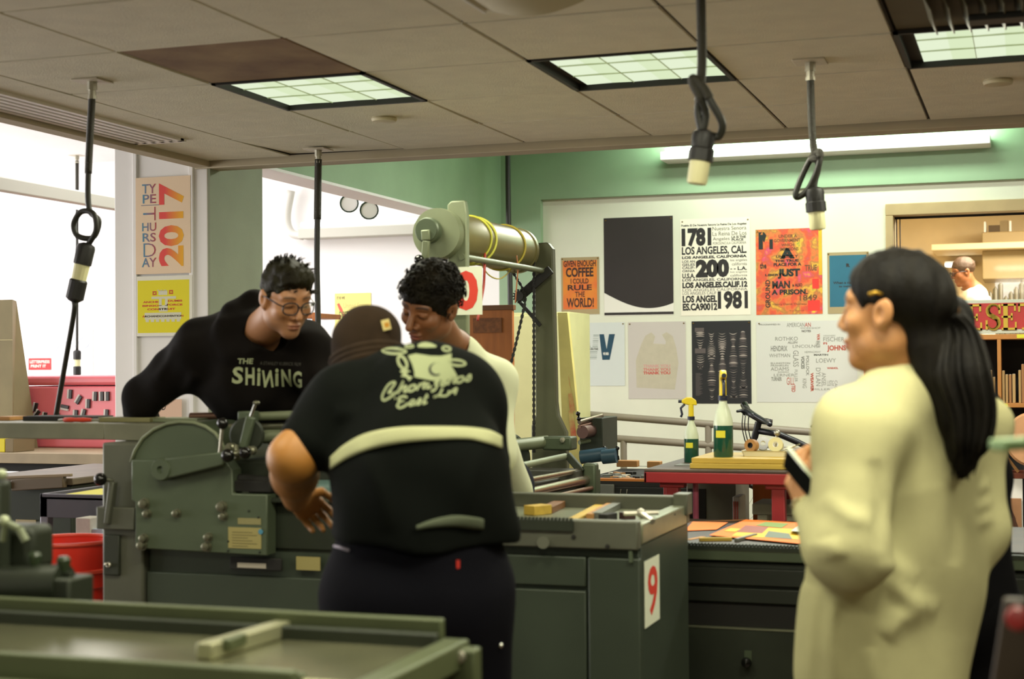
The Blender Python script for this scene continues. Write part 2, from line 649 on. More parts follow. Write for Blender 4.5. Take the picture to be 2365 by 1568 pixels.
# white air deflector hanging at the top edge
a = at(1100, -40, Z=CEIL - 0.02)
b = at(1320, -40, Z=CEIL - 0.02)
t = thing('air_deflector', 'white curved air deflector on the ceiling at the top edge', 'air deflector', (a + b) / 2)
mb = MB()
L = 0.33
ux = Vector((1, 0, 0))
W_ = 0.30
pts = []
for k in range(13):
    q = k / 12
    pts.append((0.0 + W_ * q, -0.018 - 0.030 * math.sin(PI * q)))
base = at(1140, 30, Z=CEIL - 0.03)
P, F = [], []
for k, (u, h) in enumerate(pts):
    for (yy, hh) in ((0, 0), (-0.42, 0), (-0.42, 0.006), (0, 0.006)):
        P.append((base.x - 0.03 + u, base.y + yy, CEIL + h + hh))
for k in range(12):
    for m_ in range(4):
        F.append((k * 4 + m_, k * 4 + (m_ + 1) % 4, k * 4 + 4 + (m_ + 1) % 4, k * 4 + 4 + m_))
F += [(0, 1, 2, 3)[::-1], tuple(48 + i for i in range(4))]
mb.add(P, F)
mb.build('deflector_blade', mat('deflector_white', 'C9C2A8', 0.6), t)
MB().box(base.x - 0.03, base.x - 0.022, base.y - 0.42, base.y, CEIL - 0.03, CEIL).build('bracket', M_WHITE, t)

# sprinkler discs
for (px_, py_, lab) in ((887, 271, 'white ceiling disc between the left light and the hanging cord'), (2305, 184, 'ceiling disc below the right square light')):
    p = at(px_, py_, Z=CEIL)
    d = MB().lathe((p.x, p.y, CEIL), (0, 0, -1), [(0.05, 0.0), (0.054, 0.008), (0.050, 0.018), (0.0, 0.022)], 28)
    tag(d.build('sprinkler_cover', mat('disc_white', 'C8BE9E', 0.6), loc=(p.x, p.y, CEIL)), lab, 'sprinkler cover', 'sprinkler covers in the ceiling')

# linear slot diffuser along the left edge
t = thing('slot_diffuser', 'long white slotted air diffuser along the left ceiling edge', 'air diffuser', (-3.75, 4.5, CEIL))
MB().box(-3.87, -3.635, 2.6, 6.05, CEIL - 0.004, CEIL + 0.012).build('diffuser_bed', M_DARK, t)
mb = MB()
for k in range(6):
    x = -3.875 + k * 0.046
    mb.box(x - 0.012, x + 0.013, 2.6, 6.08, CEIL - 0.012, CEIL + 0.006)
mb.box(-3.887, -3.632, 6.05, 6.10, CEIL - 0.012, CEIL + 0.006)
mb.build('diffuser_bar', mat('diffuser_white', 'F4EEEA', 0.5), t, bev=0.002)

# power drops -------------------------------------------------------------
M_CABLE = mat('black_rubber', '26261F', 0.5, bump=0.1, bscale=200)
M_MESH = mat('cable_grip', '3A382F', 0.45, metal=0.4, bump=0.6, bscale=240)
M_CREAM = mat('cream_plug', 'DDD9A8', 0.5)
M_STEEL = mat('dull_steel', 'B0AC9C', 0.35, metal=0.8)


def power_cord(label, top, ctrl, plug_dir, r=0.011, plug='full', tail=None, z_ceil=CEIL):
    """ceiling plate, braided grip, cable through control points, connector at the last point"""
    top = Vector(top)
    t = thing('power_cord', label, 'power cord', top, 'power cords hanging from the ceiling')
    MB().box(top.x - 0.055, top.x + 0.055, top.y - 0.055, top.y + 0.055, z_ceil - 0.006, z_ceil).build('ceiling_plate', mat('plate_white', 'CFC6B2', 0.5), t, bev=0.002)
    MB().lathe((top.x, top.y, z_ceil - 0.006), (0, 0, -1), [(0.018, 0), (0.018, 0.03), (0.014, 0.03), (0.014, 0.05), (0.017, 0.05), (0.017, 0.062)], 8).build('gland', M_STEEL, t, smooth=20)
    pts = curve_pts([(top.x, top.y, z_ceil - 0.05)] + [Vector(c) for c in ctrl], 10)
    MB().tube(pts, r, 10).build('cable', M_CABLE, t, smooth=180)
    g_ = [p for p in pts if p.z > z_ceil - 0.34]
    if len(g_) > 2:
        MB().tube(g_, r * 1.25, 10).build('cable_grip', M_MESH, t, smooth=180)
    if plug:
        e = Vector(ctrl[-1])
        dd = Vector(plug_dir).normalized()
        if plug == 'full':
            MB().lathe(e - dd * 0.015, dd, [(0.012, 0), (0.030, 0.008), (0.033, 0.02), (0.031, 0.05), (0.035, 0.054), (0.035, 0.085), (0.024, 0.088)], 14).build('connector', M_BLACK, t, smooth=25)
            MB().lathe(e + dd * 0.07, dd, [(0.028, 0), (0.028, 0.055), (0.025, 0.062), (0.02, 0.063)], 14).build('plug', M_CREAM, t, smooth=25)
        elif plug == 'double':
            MB().lathe(e - dd * 0.015, dd, [(0.012, 0), (0.030, 0.008), (0.034, 0.02), (0.033, 0.08), (0.028, 0.082)], 14).build('connector', M_BLACK, t, smooth=25)
            MB().lathe(e + dd * 0.064, dd, [(0.029, 0), (0.027, 0.06)], 14).build('plug', M_CREAM, t, smooth=25)
            MB().lathe(e + dd * 0.122, dd, [(0.029, 0), (0.033, 0.006), (0.033, 0.07), (0.02, 0.08), (0.012, 0.083)], 14).build('connector', M_BLACK, t, smooth=25)
            if tail:
                MB().tube(curve_pts([e + dd * 0.2] + [Vector(c) for c in tail], 10), r * 0.95, 10).build('tail_cable', M_CABLE, t, smooth=180)
    return t


def knot(p, rz, ry, side=(1, 0, 0), s=1.0):
    """control points of an overhand loop hanging at p"""
    p, sd = Vector(p), Vector(side)
    f = Vector((0, -1, 0))
    return [p + Vector((0, 0, rz * 1.0)) + sd * 0.002, p + Vector((0, 0, rz * 0.45)) + sd * ry * 0.35 + f * 0.012, p + sd * ry + f * 0.006,
            p + Vector((0, 0, -rz * 0.8)) + sd * ry * 0.45 - f * 0.008, p + Vector((0, 0, -rz * 0.95)) - sd * ry * 0.35 - f * 0.012,
            p + Vector((0, 0, -rz * 0.1)) - sd * ry * 0.98, p + Vector((0, 0, rz * 0.75)) - sd * ry * 0.5 + f * 0.015, p + Vector((0, 0, rz * 0.7)) + sd * ry * 0.25 + f * 0.022]


# left: long knotted cord with a joined pair of connectors, its tail running to the press board
T = at(213, 186, Z=CEIL)
dd = (T - CAM).dot(_F)
K = at(197, 520, d=dd)
E_ = at(199, 570, d=dd)
power_cord('knotted black power cord hanging left of the column, tail running down to the board', T,
           [at(207, 330, d=dd), at(203, 440, d=dd), at(208, 488, d=dd)] + [at(228, 510, d=dd - .01), at(215, 548, d=dd), at(180, 545, d=dd + .01), at(170, 518, d=dd + .01),
            at(188, 489, d=dd), at(216, 494, d=dd - .02), at(222, 530, d=dd - .02), at(207, 560, d=dd), E_], at(181, 650, d=dd) - E_, 0.0105, 'double',
           [at(171, 720, d=dd), at(152, 830, d=dd + .1), at(129, 962, d=dd + .2)])
T = at(735, 344, Z=CEIL)
dd = (T - CAM).dot(_F)
power_cord('straight black cord dropping beside the man in glasses', T, [at(734, 450, d=dd), at(732, 600, d=dd), at(734, 720, d=dd), at(736, 860, d=dd), at(737, 960, d=dd)], (0, 0, -1), 0.014, None)
T = at(1618, -60, Z=CEIL)
dd = (T - CAM).dot(_F)
power_cord('power cord with a large loop and cream plug above the posters', T,
           [at(1620, 60, d=dd), at(1621, 150, d=dd), at(1616, 215, d=dd), at(1612, 262, d=dd + .01), at(1622, 300, d=dd + .01), at(1630, 262, d=dd), at(1618, 225, d=dd - .02),
            at(1602, 195, d=dd - .02), at(1602, 182, d=dd - .02), at(1622, 200, d=dd - .03), at(1645, 240, d=dd - .03), at(1668, 285, d=dd - .02), at(1660, 315, d=dd), at(1637, 312, d=dd + .0), at(1626, 312, d=dd)],
           at(1606, 398, d=dd) - at(1618, 318, d=dd), 0.0105, 'full')
T = at(1871, 141, Z=CEIL)
dd = (T - CAM).dot(_F)
power_cord('power cord with a slim loop and cream plug hanging in front of the painted poster', T,
           [at(1872, 200, d=dd), at(1875, 290, d=dd), at(1881, 350, d=dd), at(1893, 352, d=dd - .02), at(1890, 385, d=dd - .02), at(1868, 435, d=dd), at(1845, 455, d=dd + .01), at(1838, 445, d=dd + .01),
            at(1860, 390, d=dd + .01), at(1880, 360, d=dd), at(1890, 385, d=dd), at(1882, 420, d=dd), at(1881, 442, d=dd)], at(1886, 500, d=dd) - at(1881, 445, d=dd), 0.0105, 'full')
T = at(178, 358, Z=3.204)
dd = (T - CAM).dot(_F)
power_cord('thin power cord hanging far off in the bright side room', T, [at(178, 500, d=dd), at(178, 700, d=dd), at(178, 812, d=dd)], (0, 0, -1), 0.012, 'double', None, 3.204)

# ---------------------------------------------------------------- posters
INK = mat('black_ink', '211D1B', 0.6)
INKR = mat('red_ink', 'C8321F', 0.6)
M_TACK = mat('brass_tack', '8A6E3C', 0.3, metal=0.8)
PAPER = mat('white_paper', 'E6E2D6', 0.8)
YP = YB + 0.058


def poster(name, label, px0, px1, pyt, pyb, paper, Y=YP, tacks=True, cat='poster', group=None):
    """sheet pinned on a wall facing the room; edges read off the photograph's wall"""
    a = at(px0, pyb, Y=Y)
    X1 = at(px1, (pyt + pyb) / 2, Y=Y).x
    Z1 = at((px0 + px1) / 2, pyt, Y=Y).z
    Z0 = at((px0 + px1) / 2, pyb, Y=Y).z
    sh = Sheet((a.x, Y, Z0), (X1 - a.x, 0, 0), (0, 0, Z1 - Z0))
    t = thing(name, label, cat, ((a.x + X1) / 2, Y, Z0), group)
    mb = MB()
    sh.slab(mb, 0.0008)
    mb.build('paper', paper, t, smooth=0)
    if tacks:
        mb = MB()
        for (u, v) in ((0.03, 0.975), (0.97, 0.975)):
            mb.lathe(sh.P(u, v, 0.0008), sh.n, [(0.006, 0), (0.006, 0.002), (0.003, 0.005), (0, 0.0055)], 8)
        mb.build('thumbtack', M_TACK, t)
    return t, sh


def lay(t, sh, name, m, items, box):
    """items = (text, x0, y0, x1, y1, [bold, rot, shear]) in crop pixels; box = sheet edges in those pixels"""
    X0, Y0, X1, Y1 = box
    mb = MB()
    for it in items:
        q = list(it) + [0.0, 0, 0.0][len(it) - 5:]
        sh.text(mb, q[0], (q[1] - X0) / (X1 - X0), (Y1 - q[4]) / (Y1 - Y0), (q[3] - X0) / (X1 - X0), (Y1 - q[2]) / (Y1 - Y0), bold=q[5], rot=q[6], shear=q[7])
    return mb.build(name, m, t, smooth=0)


# coffee
t, sh = poster('poster', 'orange poster with black lettering about coffee ruling the world, in a tan border', 1297, 1384, 594, 726, mat('tan_paper', 'A9966E', 0.8))
mb = MB()
sh.rect(mb, 0.045, 0.09, 0.945, 0.945, 0.0010)
mb.build('printed_field', mat('orange_field', 'DE8E30', 0.8, h2='DC6A34', scale=7), t, smooth=0)
lay(t, sh, 'lettering', mat('brown_ink', '3A2018', 0.7), [('GIVEN ENOUGH', 122, 752, 552, 842, .03), ('COFFEE', 152, 850, 520, 985, .04), ('I COULD', 215, 1005, 455, 1078, .03),
    ('RULE', 175, 1092, 497, 1170, .035), ('THE', 272, 1188, 405, 1262, .02), ('WORLD!', 160, 1275, 522, 1408, .03)], (90, 710, 595, 1505))

# black curve
t, sh = poster('poster', 'white poster almost filled by one black shape with a curved lower edge', 1396, 1555, 501, 728, PAPER)
mb = MB()
pts = [(0, 1), (0, .235)]
for k in range(1, 21):
    u = k / 20
    pts.append((u, 0.235 - 0.165 * math.sin(min(1, u / .66) * PI / 2) + (0.05 * ((u - .66) / .34) ** 2 if u > .66 else 0)))
pts.append((1, 1))
sh.poly(mb, pts, 0.0012)
sh.rect(mb, 0, 0.005, 1, 0.032)
mb.build('printed_shape', mat('brown_black_ink', '2B2421', 0.7, var=0.12, scale=3), t, smooth=0)

# 1781 / 200 / 1981
t, sh = poster('poster', 'cream poster crowded with black wood type lines and big dates 1781 and 1981', 1573, 1733, 504, 728, mat('cream_paper', 'EDE6D2', 0.8))
B = (80, 95, 1095, 1498)
lay(t, sh, 'lettering', INK, [('1781', 98, 225, 535, 495, .06), ('LOS ANGELES, CAL.', 100, 498, 1045, 632, .035), ('LOS ANGELES, CALIFORNIA', 102, 632, 1045, 680, .05),
    ('200', 302, 685, 790, 952, .07), ('LOS AN', 104, 692, 292, 728, .02), ('GELES', 104, 738, 290, 775, .02), ('CALIF-', 104, 782, 290, 820, .02), ('ORNIA', 104, 832, 292, 866, .02),
    ('U.S.A.', 104, 882, 290, 956, .04), ('LOS ANGELES, CALIFORNIA', 104, 962, 1045, 1006, .03), ('LOS ANGELES.CALIF.12', 104, 1012, 1050, 1100, .06),
    ('LOS ANGEL', 106, 1206, 612, 1310, .05), ('ES.CA90012', 106, 1318, 612, 1428, .05), ('1981', 620, 1150, 1055, 1415, .045), ('LA IS THE', 828, 358, 1035, 395, .04), ('PLACE', 830, 398, 1000, 432, .04),
    ('- - L.A.', 806, 800, 1045, 855, .04), ('Pueblo El De Nuestra Senora La Reina De Los Angeles', 95, 170, 1045, 210, .03)], B)
lay(t, sh, 'fine_lettering', mat('grey_ink', '45403A', 0.7), [('Nuestra Senora', 552, 218, 1042, 272), ('La Reina De Los', 552, 290, 1045, 350), ('Angeles', 555, 370, 800, 432),
    ('los angeles', 806, 690, 1048, 735), ('california', 830, 742, 1046, 785), ('los angeles', 806, 865, 1048, 900), ('california', 806, 910, 1048, 945), ('PORCIUNCULA CALIFORNIA', 556, 440, 1040, 478),
    ('LOS ANGELES CALIFORNIA', 106, 1108, 1048, 1145), ('LOS ANGELES CALIF', 106, 1152, 600, 1195)], B)

# painted prison poster
M_PAINT = bpy.data.materials.new('painted_print')
M_PAINT.use_nodes = True
nt = M_PAINT.node_tree
b = nt.nodes['Principled BSDF']
b.inputs['Roughness'].default_value = 0.7
tc = nt.nodes.new('ShaderNodeTexCoord')
no = nt.nodes.new('ShaderNodeTexNoise')
no.inputs['Scale'].default_value = 9.0
no.inputs['Detail'].default_value = 6
no.inputs['Distortion'].default_value = 0.25
cr = nt.nodes.new('ShaderNodeValToRGB')
E0 = cr.color_ramp.elements
E0[0].position, E0[0].color = 0.28, rgb('7E9A3C')
E0[1].position, E0[1].color = 0.74, rgb('E8C83A')
for p_, c_ in ((0.36, 'E8B23C'), (0.43, 'B4743A'), (0.48, 'DE7A3C'), (0.54, 'DC5234'), (0.60, 'C85A3C'), (0.645, 'D84A6C'), (0.69, 'E88A44')):
    e = E0.new(p_)
    e.color = rgb(c_)
nt.links.new(tc.outputs['Object'], no.inputs['Vector'])
nt.links.new(no.outputs['Fac'], cr.inputs[0])
nt.links.new(cr.outputs[0], b.inputs['Base Color'])
t, sh = poster('poster', 'orange and red painted poster overprinted with black words about a prison', 1747, 1899, 528, 726, M_PAINT)
B = (110, 190, 1110, 1475)
mb = MB()
for (x0_, y0_, x1_, y1_) in ((890, 1270, 1070, 1430), (960, 950, 1060, 1100), (930, 200, 1040, 235)):
    sh.rect(mb, (x0_ - 110) / 1000, (1475 - y1_) / 1285, (x1_ - 110) / 1000, (1475 - y0_) / 1285, 0.0010)
mb.build('red_patch', mat('poster_red', 'E8382C', 0.7, var=0.1), t, smooth=0)
mb = MB()
sh.rect(mb, 0.95, 0.45, 1.0, 0.99, 0.0010)
mb.build('yellow_patch', mat('poster_yellow', 'E8B42A', 0.7, var=0.2), t, smooth=0)
lay(t, sh, 'faint_lettering', mat('brown_wash', '6E4A30', 0.8), [('UNDER A', 460, 275, 740, 325, .03), ('GOVERNMENT', 385, 340, 790, 390, .03), ('WHICH', 500, 410, 690, 455, .03), ('IMPRISONS', 480, 470, 760, 520, .03),
    ('1849', 770, 1185, 1030, 1275, .02), ('Henry David Thoreau', 360, 1305, 870, 1345, .01), ('by hand', 620, 1410, 830, 1435), ('TRUE', 850, 740, 1030, 830, .03)], B)
lay(t, sh, 'lettering', mat('green_black_ink', '1B2420', 0.7), [('UNJUSTLY', 420, 585, 750, 640, .03), ('THE TRUE', 400, 650, 760, 690, .05), ('PLACE FOR A', 380, 700, 800, 750, .05), ('JUST', 440, 790, 780, 940, .06), ('MAN', 355, 970, 625, 1085, .04), ('is ALSO', 660, 1015, 810, 1062, .04),
    ('A PRISON.', 345, 1100, 890, 1180, .05), ('r', 155, 225, 275, 490, .12), ('1', 320, 340, 372, 490, .08), ('GROUND', 250, 950, 325, 1370, .03, 90), ('A', 480, 480, 700, 640, .09), ('the', 170, 690, 270, 780, .03), ('LIBERTY', 250, 860, 560, 895, .04)], B)

# blue
t, sh = poster('poster', 'teal blue poster in a tan border beside the head in profile', 1912, 2007, 582, 724, mat('tan_paper', 'A9966E', 0.8))
mb = MB()
sh.rect(mb, 0.05, 0.11, 0.95, 0.95, 0.0010)
mb.build('printed_field', mat('teal_field', '2F6A80', 0.8, var=0.05), t, smooth=0)
B = (1180, 515, 1815, 1460)
o = lay(t, sh, 'lettering', INK, [('When a man', 1268, 965, 1580, 1003, .03), ('to make', 1355, 1025, 1540, 1055, .03), ('R', 1470, 690, 1530, 745, .1)], B)

# double letter
t, sh = poster('poster', 'pale grey poster with two tapered letters, one hatched and one navy', 1329, 1443, 745, 891, mat('pale_grey_paper', 'CFD3CE', 0.8))
B = (150, 70, 738, 830)


def vee(x0, x1, ytop, ybot, b):
    f = lambda x, y: ((x - b[0]) / (b[2] - b[0]), (b[3] - y) / (b[3] - b[1]))
    w_ = x1 - x0
    return [f(*p) for p in ((x0, ytop), (x0 + w_ * .30, ytop), (x0 + w_ * .46, ytop + (ybot - ytop) * .58), (x0 + w_ * .62, ytop), (x1, ytop), (x0 + w_ * .65, ybot), (x0 + w_ * .18, ybot))]


mb = MB()
V_ = vee(440, 625, 210, 518, B)
for tri in ((0, 1, 2, 6), (2, 3, 4, 5), (2, 5, 6)):
    sh.poly(mb, [V_[i] for i in tri][::-1])
mb.build('navy_letter', mat('navy_ink', '1D4458', 0.7), t, smooth=0)
mb = MB()
for k in range(14):
    y = 215 + k * 22
    q = (y - 210) / 308
    a_, b_ = 255 + 65 * q, 435 - 30 * q
    h_ = 6 if k % 3 else 12
    if q < .5:
        m0, m1 = 310 + 60 * q, 370 - 30 * q
        for (c_, d_) in ((a_, m0), (m1, b_)):
            sh.rect(mb, (c_ - 150) / 588, (830 - y - h_) / 760, (d_ - 150) / 588, (830 - y) / 760)
    else:
        sh.rect(mb, (a_ - 150) / 588, (830 - y - h_) / 760, (b_ - 150) / 588, (830 - y) / 760)
mb.build('hatched_letter', mat('grey_hatch', '98A098', 0.8), t, smooth=0)
lay(t, sh, 'lettering', PAPER, [('WE MEN', 482, 428, 548, 462, .05)], B)
lay(t, sh, 'small_lettering', mat('grey_ink', '45403A'), [('WE IN THE', 290, 375, 425, 400, .02)], B)

# bag
t, sh = poster('poster', 'pale mauve poster showing a plastic carrier bag with red thank-you lines', 1452, 1584, 743, 921, mat('mauve_paper', 'C4BCB4', 0.8))
B = (785, 65, 1460, 985)
mb = MB()
f = lambda x, y: ((x - B[0]) / (B[2] - B[0]), (B[3] - y) / (B[3] - B[1]))
sh.poly(mb, [f(*p) for p in ((880, 850), (1330, 875), (1375, 560), (1350, 380), (1310, 240), (1240, 190), (1185, 220), (1230, 300), (1225, 335), (1080, 325), (1105, 240), (1060, 190), (990, 230), (940, 330), (875, 520))][::-1], 0.0010)
mb.build('bag_print', mat('bag_beige', 'BDB49E', 0.8, var=0.05, scale=20), t, smooth=0)
for k, (y, h_) in enumerate(((575, 'C99890'), (618, 'C87870'), (658, 'C05048'))):
    lay(t, sh, 'lettering', mat('thanks_red_%d' % k, h_, 0.8), [('THANK YOU', 960, y, 1278, y + 36, .04)], B)

# dark waveform
t, sh = poster('poster', 'black poster with five columns of pale stacked arcs like sound waves', 1599, 1735, 741, 932, mat('black_paper', '1A1A1C', 0.6))
B = (1538, 50, 2238, 1030)
mb = MB()
mb2 = MB()
for c_, (cx, seed) in enumerate(((1638, 1), (1772, 2), (1900, 3), (2030, 4), (2145, 5))):
    y = 190.0
    k = 0
    while y < 970:
        if not (c_ == 0 and (365 < y < 445 or y > 640)):
            w_ = (0.35 + 0.65 * abs(math.sin((y - 190) / (75 + 16 * seed) + seed * 1.3))) * 55
            sgn = 1 if math.sin((y) / 110 + seed) > 0 else -1
            hgt = 7 + 7 * abs(math.sin(y / 60 + seed * 2))
            up, dn = [], []
            for q in range(9):
                s_ = -1 + q / 4
                bow = sgn * 16 * (1 - s_ * s_)
                up.append(f(0, 0) if False else ((cx + s_ * w_ - B[0]) / 700, (B[3] - (y - bow)) / 980))
                dn.append(((cx + s_ * w_ * .97 - B[0]) / 700, (B[3] - (y - bow * .8 + hgt * (1.02 - s_ * s_))) / 980))
            tgt = mb if (c_ < 3 and y < 520) or (k % 4 == 0) else mb2
            for q in range(8):
                tgt.add([sh.P(*dn[q], .0012), sh.P(*dn[q + 1], .0012), sh.P(*up[q + 1], .0012), sh.P(*up[q], .0012)], [(0, 1, 2, 3)])
        y += 24 + 6 * math.sin(y / 40 + seed)
        k += 1
sh.rect(mb2, .055, .61, .235, .67)
sh.rect(mb2, .055, .87, .21, .92)
for k in range(24):
    sh.rect(mb2, .06, .10 + k * .0115, .13 + .06 * ((k * 7) % 5) / 5, .105 + k * .0115)
mb.build('pale_arcs', mat('arc_pale', 'A89C92', 0.8), t, smooth=0)
mb2.build('dim_arcs', mat('arc_dim', '5C5350', 0.8), t, smooth=0)

# names
t, sh = poster('poster', 'wide white poster filled with grey and red names set in crossing directions', 1748, 1980, 741, 929, mat('grey_white_paper', 'D2D1C8', 0.8))
B = (62, 70, 1708, 1420)
G1 = [('AMERICAN', 570, 98, 860, 168), ('ROTHKO', 378, 330, 750, 395), ('LINCOLN', 665, 465, 1030, 515), ('FISCHER', 1165, 345, 1505, 415), ('WHITMAN', 275, 610, 620, 670), ('LOEWY', 1045, 695, 1365, 765),
      ('ADAMS', 298, 835, 600, 895), ('LERNER', 350, 945, 690, 990), ('DYLAN', 1040, 850, 1115, 1150, 0, -90), ('GLASS', 670, 560, 760, 830, 0, -90), ('KING', 820, 1030, 885, 1185, 0, -90),
      ('TURNER', 305, 1000, 480, 1065, .03), ('HEMINGWAY', 860, 570, 1120, 605), ('WHALEN', 1040, 400, 1115, 515, .02, -90), ('POLLOCK', 880, 650, 930, 980, .02, -90), ('LUSTIG', 1220, 1060, 1325, 1150, .0), ('ELLINGTON', 300, 755, 620, 785, .02),
      ('FRANKLIN', 300, 795, 590, 822, .02), ('ALLEN', 580, 405, 745, 445, .03, 0, .2), ('WORKSHOP', 790, 175, 1120, 205), ('DESIGNERS', 1170, 310, 1360, 332), ('BARBARA', 420, 905, 600, 930), ('CAGE', 1340, 1060, 1385, 1240, 0, -90), ('ANSEL', 1130, 930, 1200, 1160, 0, -90), ('MILLER', 980, 1190, 1270, 1220), ('FULLER', 690, 880, 740, 1080, 0, -90)]
lay(t, sh, 'lettering', mat('grey_print', '85847A', 0.8), G1, B)
lay(t, sh, 'dark_lettering', mat('dark_print', '58574E', 0.8), [('HENDRIX', 305, 480, 575, 568, .0), ('MARTIN', 1010, 620, 1240, 650, .04), ('VOICES', 800, 655, 855, 865, .03, -90), ('PROGRAMMED IN', 120, 108, 460, 135), ('NOTES', 815, 220, 965, 258, .03)], B)
lay(t, sh, 'red_lettering', mat('red_print', 'B4503C', 0.8), [('AN', 865, 98, 965, 168, .01), ('WA', 1060, 285, 1112, 395, .04, -90), ('JOHNS', 1225, 480, 1530, 590, .04), ('GILL', 560, 1005, 690, 1130, .0), ('WARHOL', 1220, 840, 1400, 872, .05), ('WEAVER', 950, 930, 1000, 1245, .05, -90), ('TED', 640, 1135, 700, 1250, .03, -90), ('FI', 1165, 430, 1225, 465, .04)], B)

# red poster behind the sweater
t, sh = poster('poster', 'small white poster with a red block of black words, behind the sweater shoulder', 1994, 2040, 833, 915, PAPER)
mb = MB()
sh.rect(mb, 0.05, 0.17, 0.95, 0.97, 0.0010)
mb.build('red_block', mat('poster_red', 'E8382C'), t, smooth=0)
lay(t, sh, 'lettering', INK, [('GIRLS', 5, 65, 95, 29, .03), ('TRUST', 5, 48, 95, 63, .03), ('HATE', 5, 20, 95, 45, .06)][1:] + [('GIRLS', 5, 66, 95, 80, .03)] and [('GIRLS', 6, 10, 94, 25, .03), ('THINGS', 6, 30, 94, 45, .03), ('HATE', 6, 52, 94, 82, .06)], (0, 0, 100, 100))

# posters on the column
YC = 6.784
t, sh = poster('poster', 'peach poster on the column with a tall rainbow year 2017 running upwards', 314, 440, 408, 632, mat('peach_paper', 'EBD2B4', 0.8), Y=YC, tacks=False)


def grad(name, c0, c1, axis, p0, p1):
    m = bpy.data.materials.new(name)
    m.use_nodes = True
    nt = m.node_tree
    b = nt.nodes['Principled BSDF']
    b.inputs['Roughness'].default_value = 0.8
    tc = nt.nodes.new('ShaderNodeTexCoord')
    sp = nt.nodes.new('ShaderNodeSeparateXYZ')
    mr = nt.nodes.new('ShaderNodeMapRange')
    mr.inputs[1].default_value = p0
    mr.inputs[2].default_value = p1
    mx = nt.nodes.new('ShaderNodeMix')
    mx.data_type = 'RGBA'
    mx.inputs[6].default_value = rgb(c0)
    mx.inputs[7].default_value = rgb(c1)
    nt.links.new(tc.outputs['Generated'], sp.inputs[0])
    nt.links.new(sp.outputs[axis], mr.inputs[0])
    nt.links.new(mr.outputs[0], mx.inputs[0])
    nt.links.new(mx.outputs[2], b.inputs['Base Color'])
    return m


B = (50, 30, 568, 925)
lay(t, sh, 'year', grad('print_red_yellow', 'E4504C', 'EDB02C', 0, 0.25, 0.95), [('2017', 270, 90, 508, 860, .035, 90)], B)
lay(t, sh, 'weekday', grad('print_blue_red', '5A8CA8', 'B04C50', 0, 0.15, 0.95), [('TY', 112, 92, 246, 178, .012), ('PE', 118, 188, 246, 270, .012), ('T', 122, 305, 240, 430, -.01, -90), ('HU', 112, 450, 246, 528, .012), ('RS', 116, 545, 242, 626, .012),
    ('D', 124, 640, 242, 766, -.012), ('AY', 108, 775, 248, 860, .012)], B)
mb = MB()
sh.rect(mb, .10, .708, .43, .716)
mb.build('rule', mat('rule_grey', '8A8690'), t, smooth=0)

t, sh = poster('poster', 'yellow square print with white border and small red letters, lower on the column', 316, 444, 637, 776, mat('print_white', 'E8E6D8', 0.8), Y=YC, tacks=False)
B = (65, 925, 580, 1540)
mb = MB()
sh.rect(mb, .02, .055, .95, .93, .0010)
mb.build('yellow_field', mat('print_yellow', 'E6DA28', 0.8), t, smooth=0)
mb = MB()
fb = lambda x0, y0, x1, y1, h=.0014: sh.rect(mb, (x0 - B[0]) / 515, (B[3] - y1) / 615, (x1 - B[0]) / 515, (B[3] - y0) / 615, h)
for (a_, b_, c_, d_) in ((270, 1075, 352, 1120), (205, 1135, 432, 1160), (275, 1160, 300, 1230), (330, 1160, 355, 1230), (275, 1225, 355, 1290), (140, 1300, 480, 1370)):
    fb(a_, b_, c_, d_)
for k in range(7):
    fb(150 + k * 48, 1370, 180 + k * 48, 1395)
for k in range(6):
    fb(262 + k * 16, 1065 + (k % 2) * 8, 272 + k * 16, 1078)
mb.build('white_motif', mat('motif_white', 'D8D6BE', 0.8), t, smooth=0)
mb = MB()
for (x, y) in ((215, 1080), (368, 1072)):
    for (i, j) in ((0, 0), (1, 0), (2, 0), (0, 1), (2, 1), (0, 2), (1, 2), (2, 2)):
        fb(x + i * 13, y + j * 14, x + i * 13 + 11, y + j * 14 + 12, .0016)
mb.build('red_square', INKR, t, smooth=0)
lay(t, sh, 'lettering', INKR, [('ANCHE', 125, 1180, 270, 1200, .04), ('DUMIS', 358, 1172, 490, 1192, .04), ('BINGO', 120, 1218, 272, 1238, .04), ('FORCE', 348, 1212, 492, 1232, .04), ('CONSTRUIT', 165, 1254, 425, 1274, .04), ('ARCHANDCONVENTION', 118, 1326, 498, 1346, .04)], B)

t, sh = poster('poster', 'pinkish sheet low on the column, glimpsed under the arm of the person in glasses', 352, 420, 922, 1000, mat('pink_paper', 'E2BFA8', 0.8), Y=YC, tacks=False)
lay(t, sh, 'lettering', INK, [('ID', 28, 10, 46, 32, .0)], (0, 0, 100, 100))

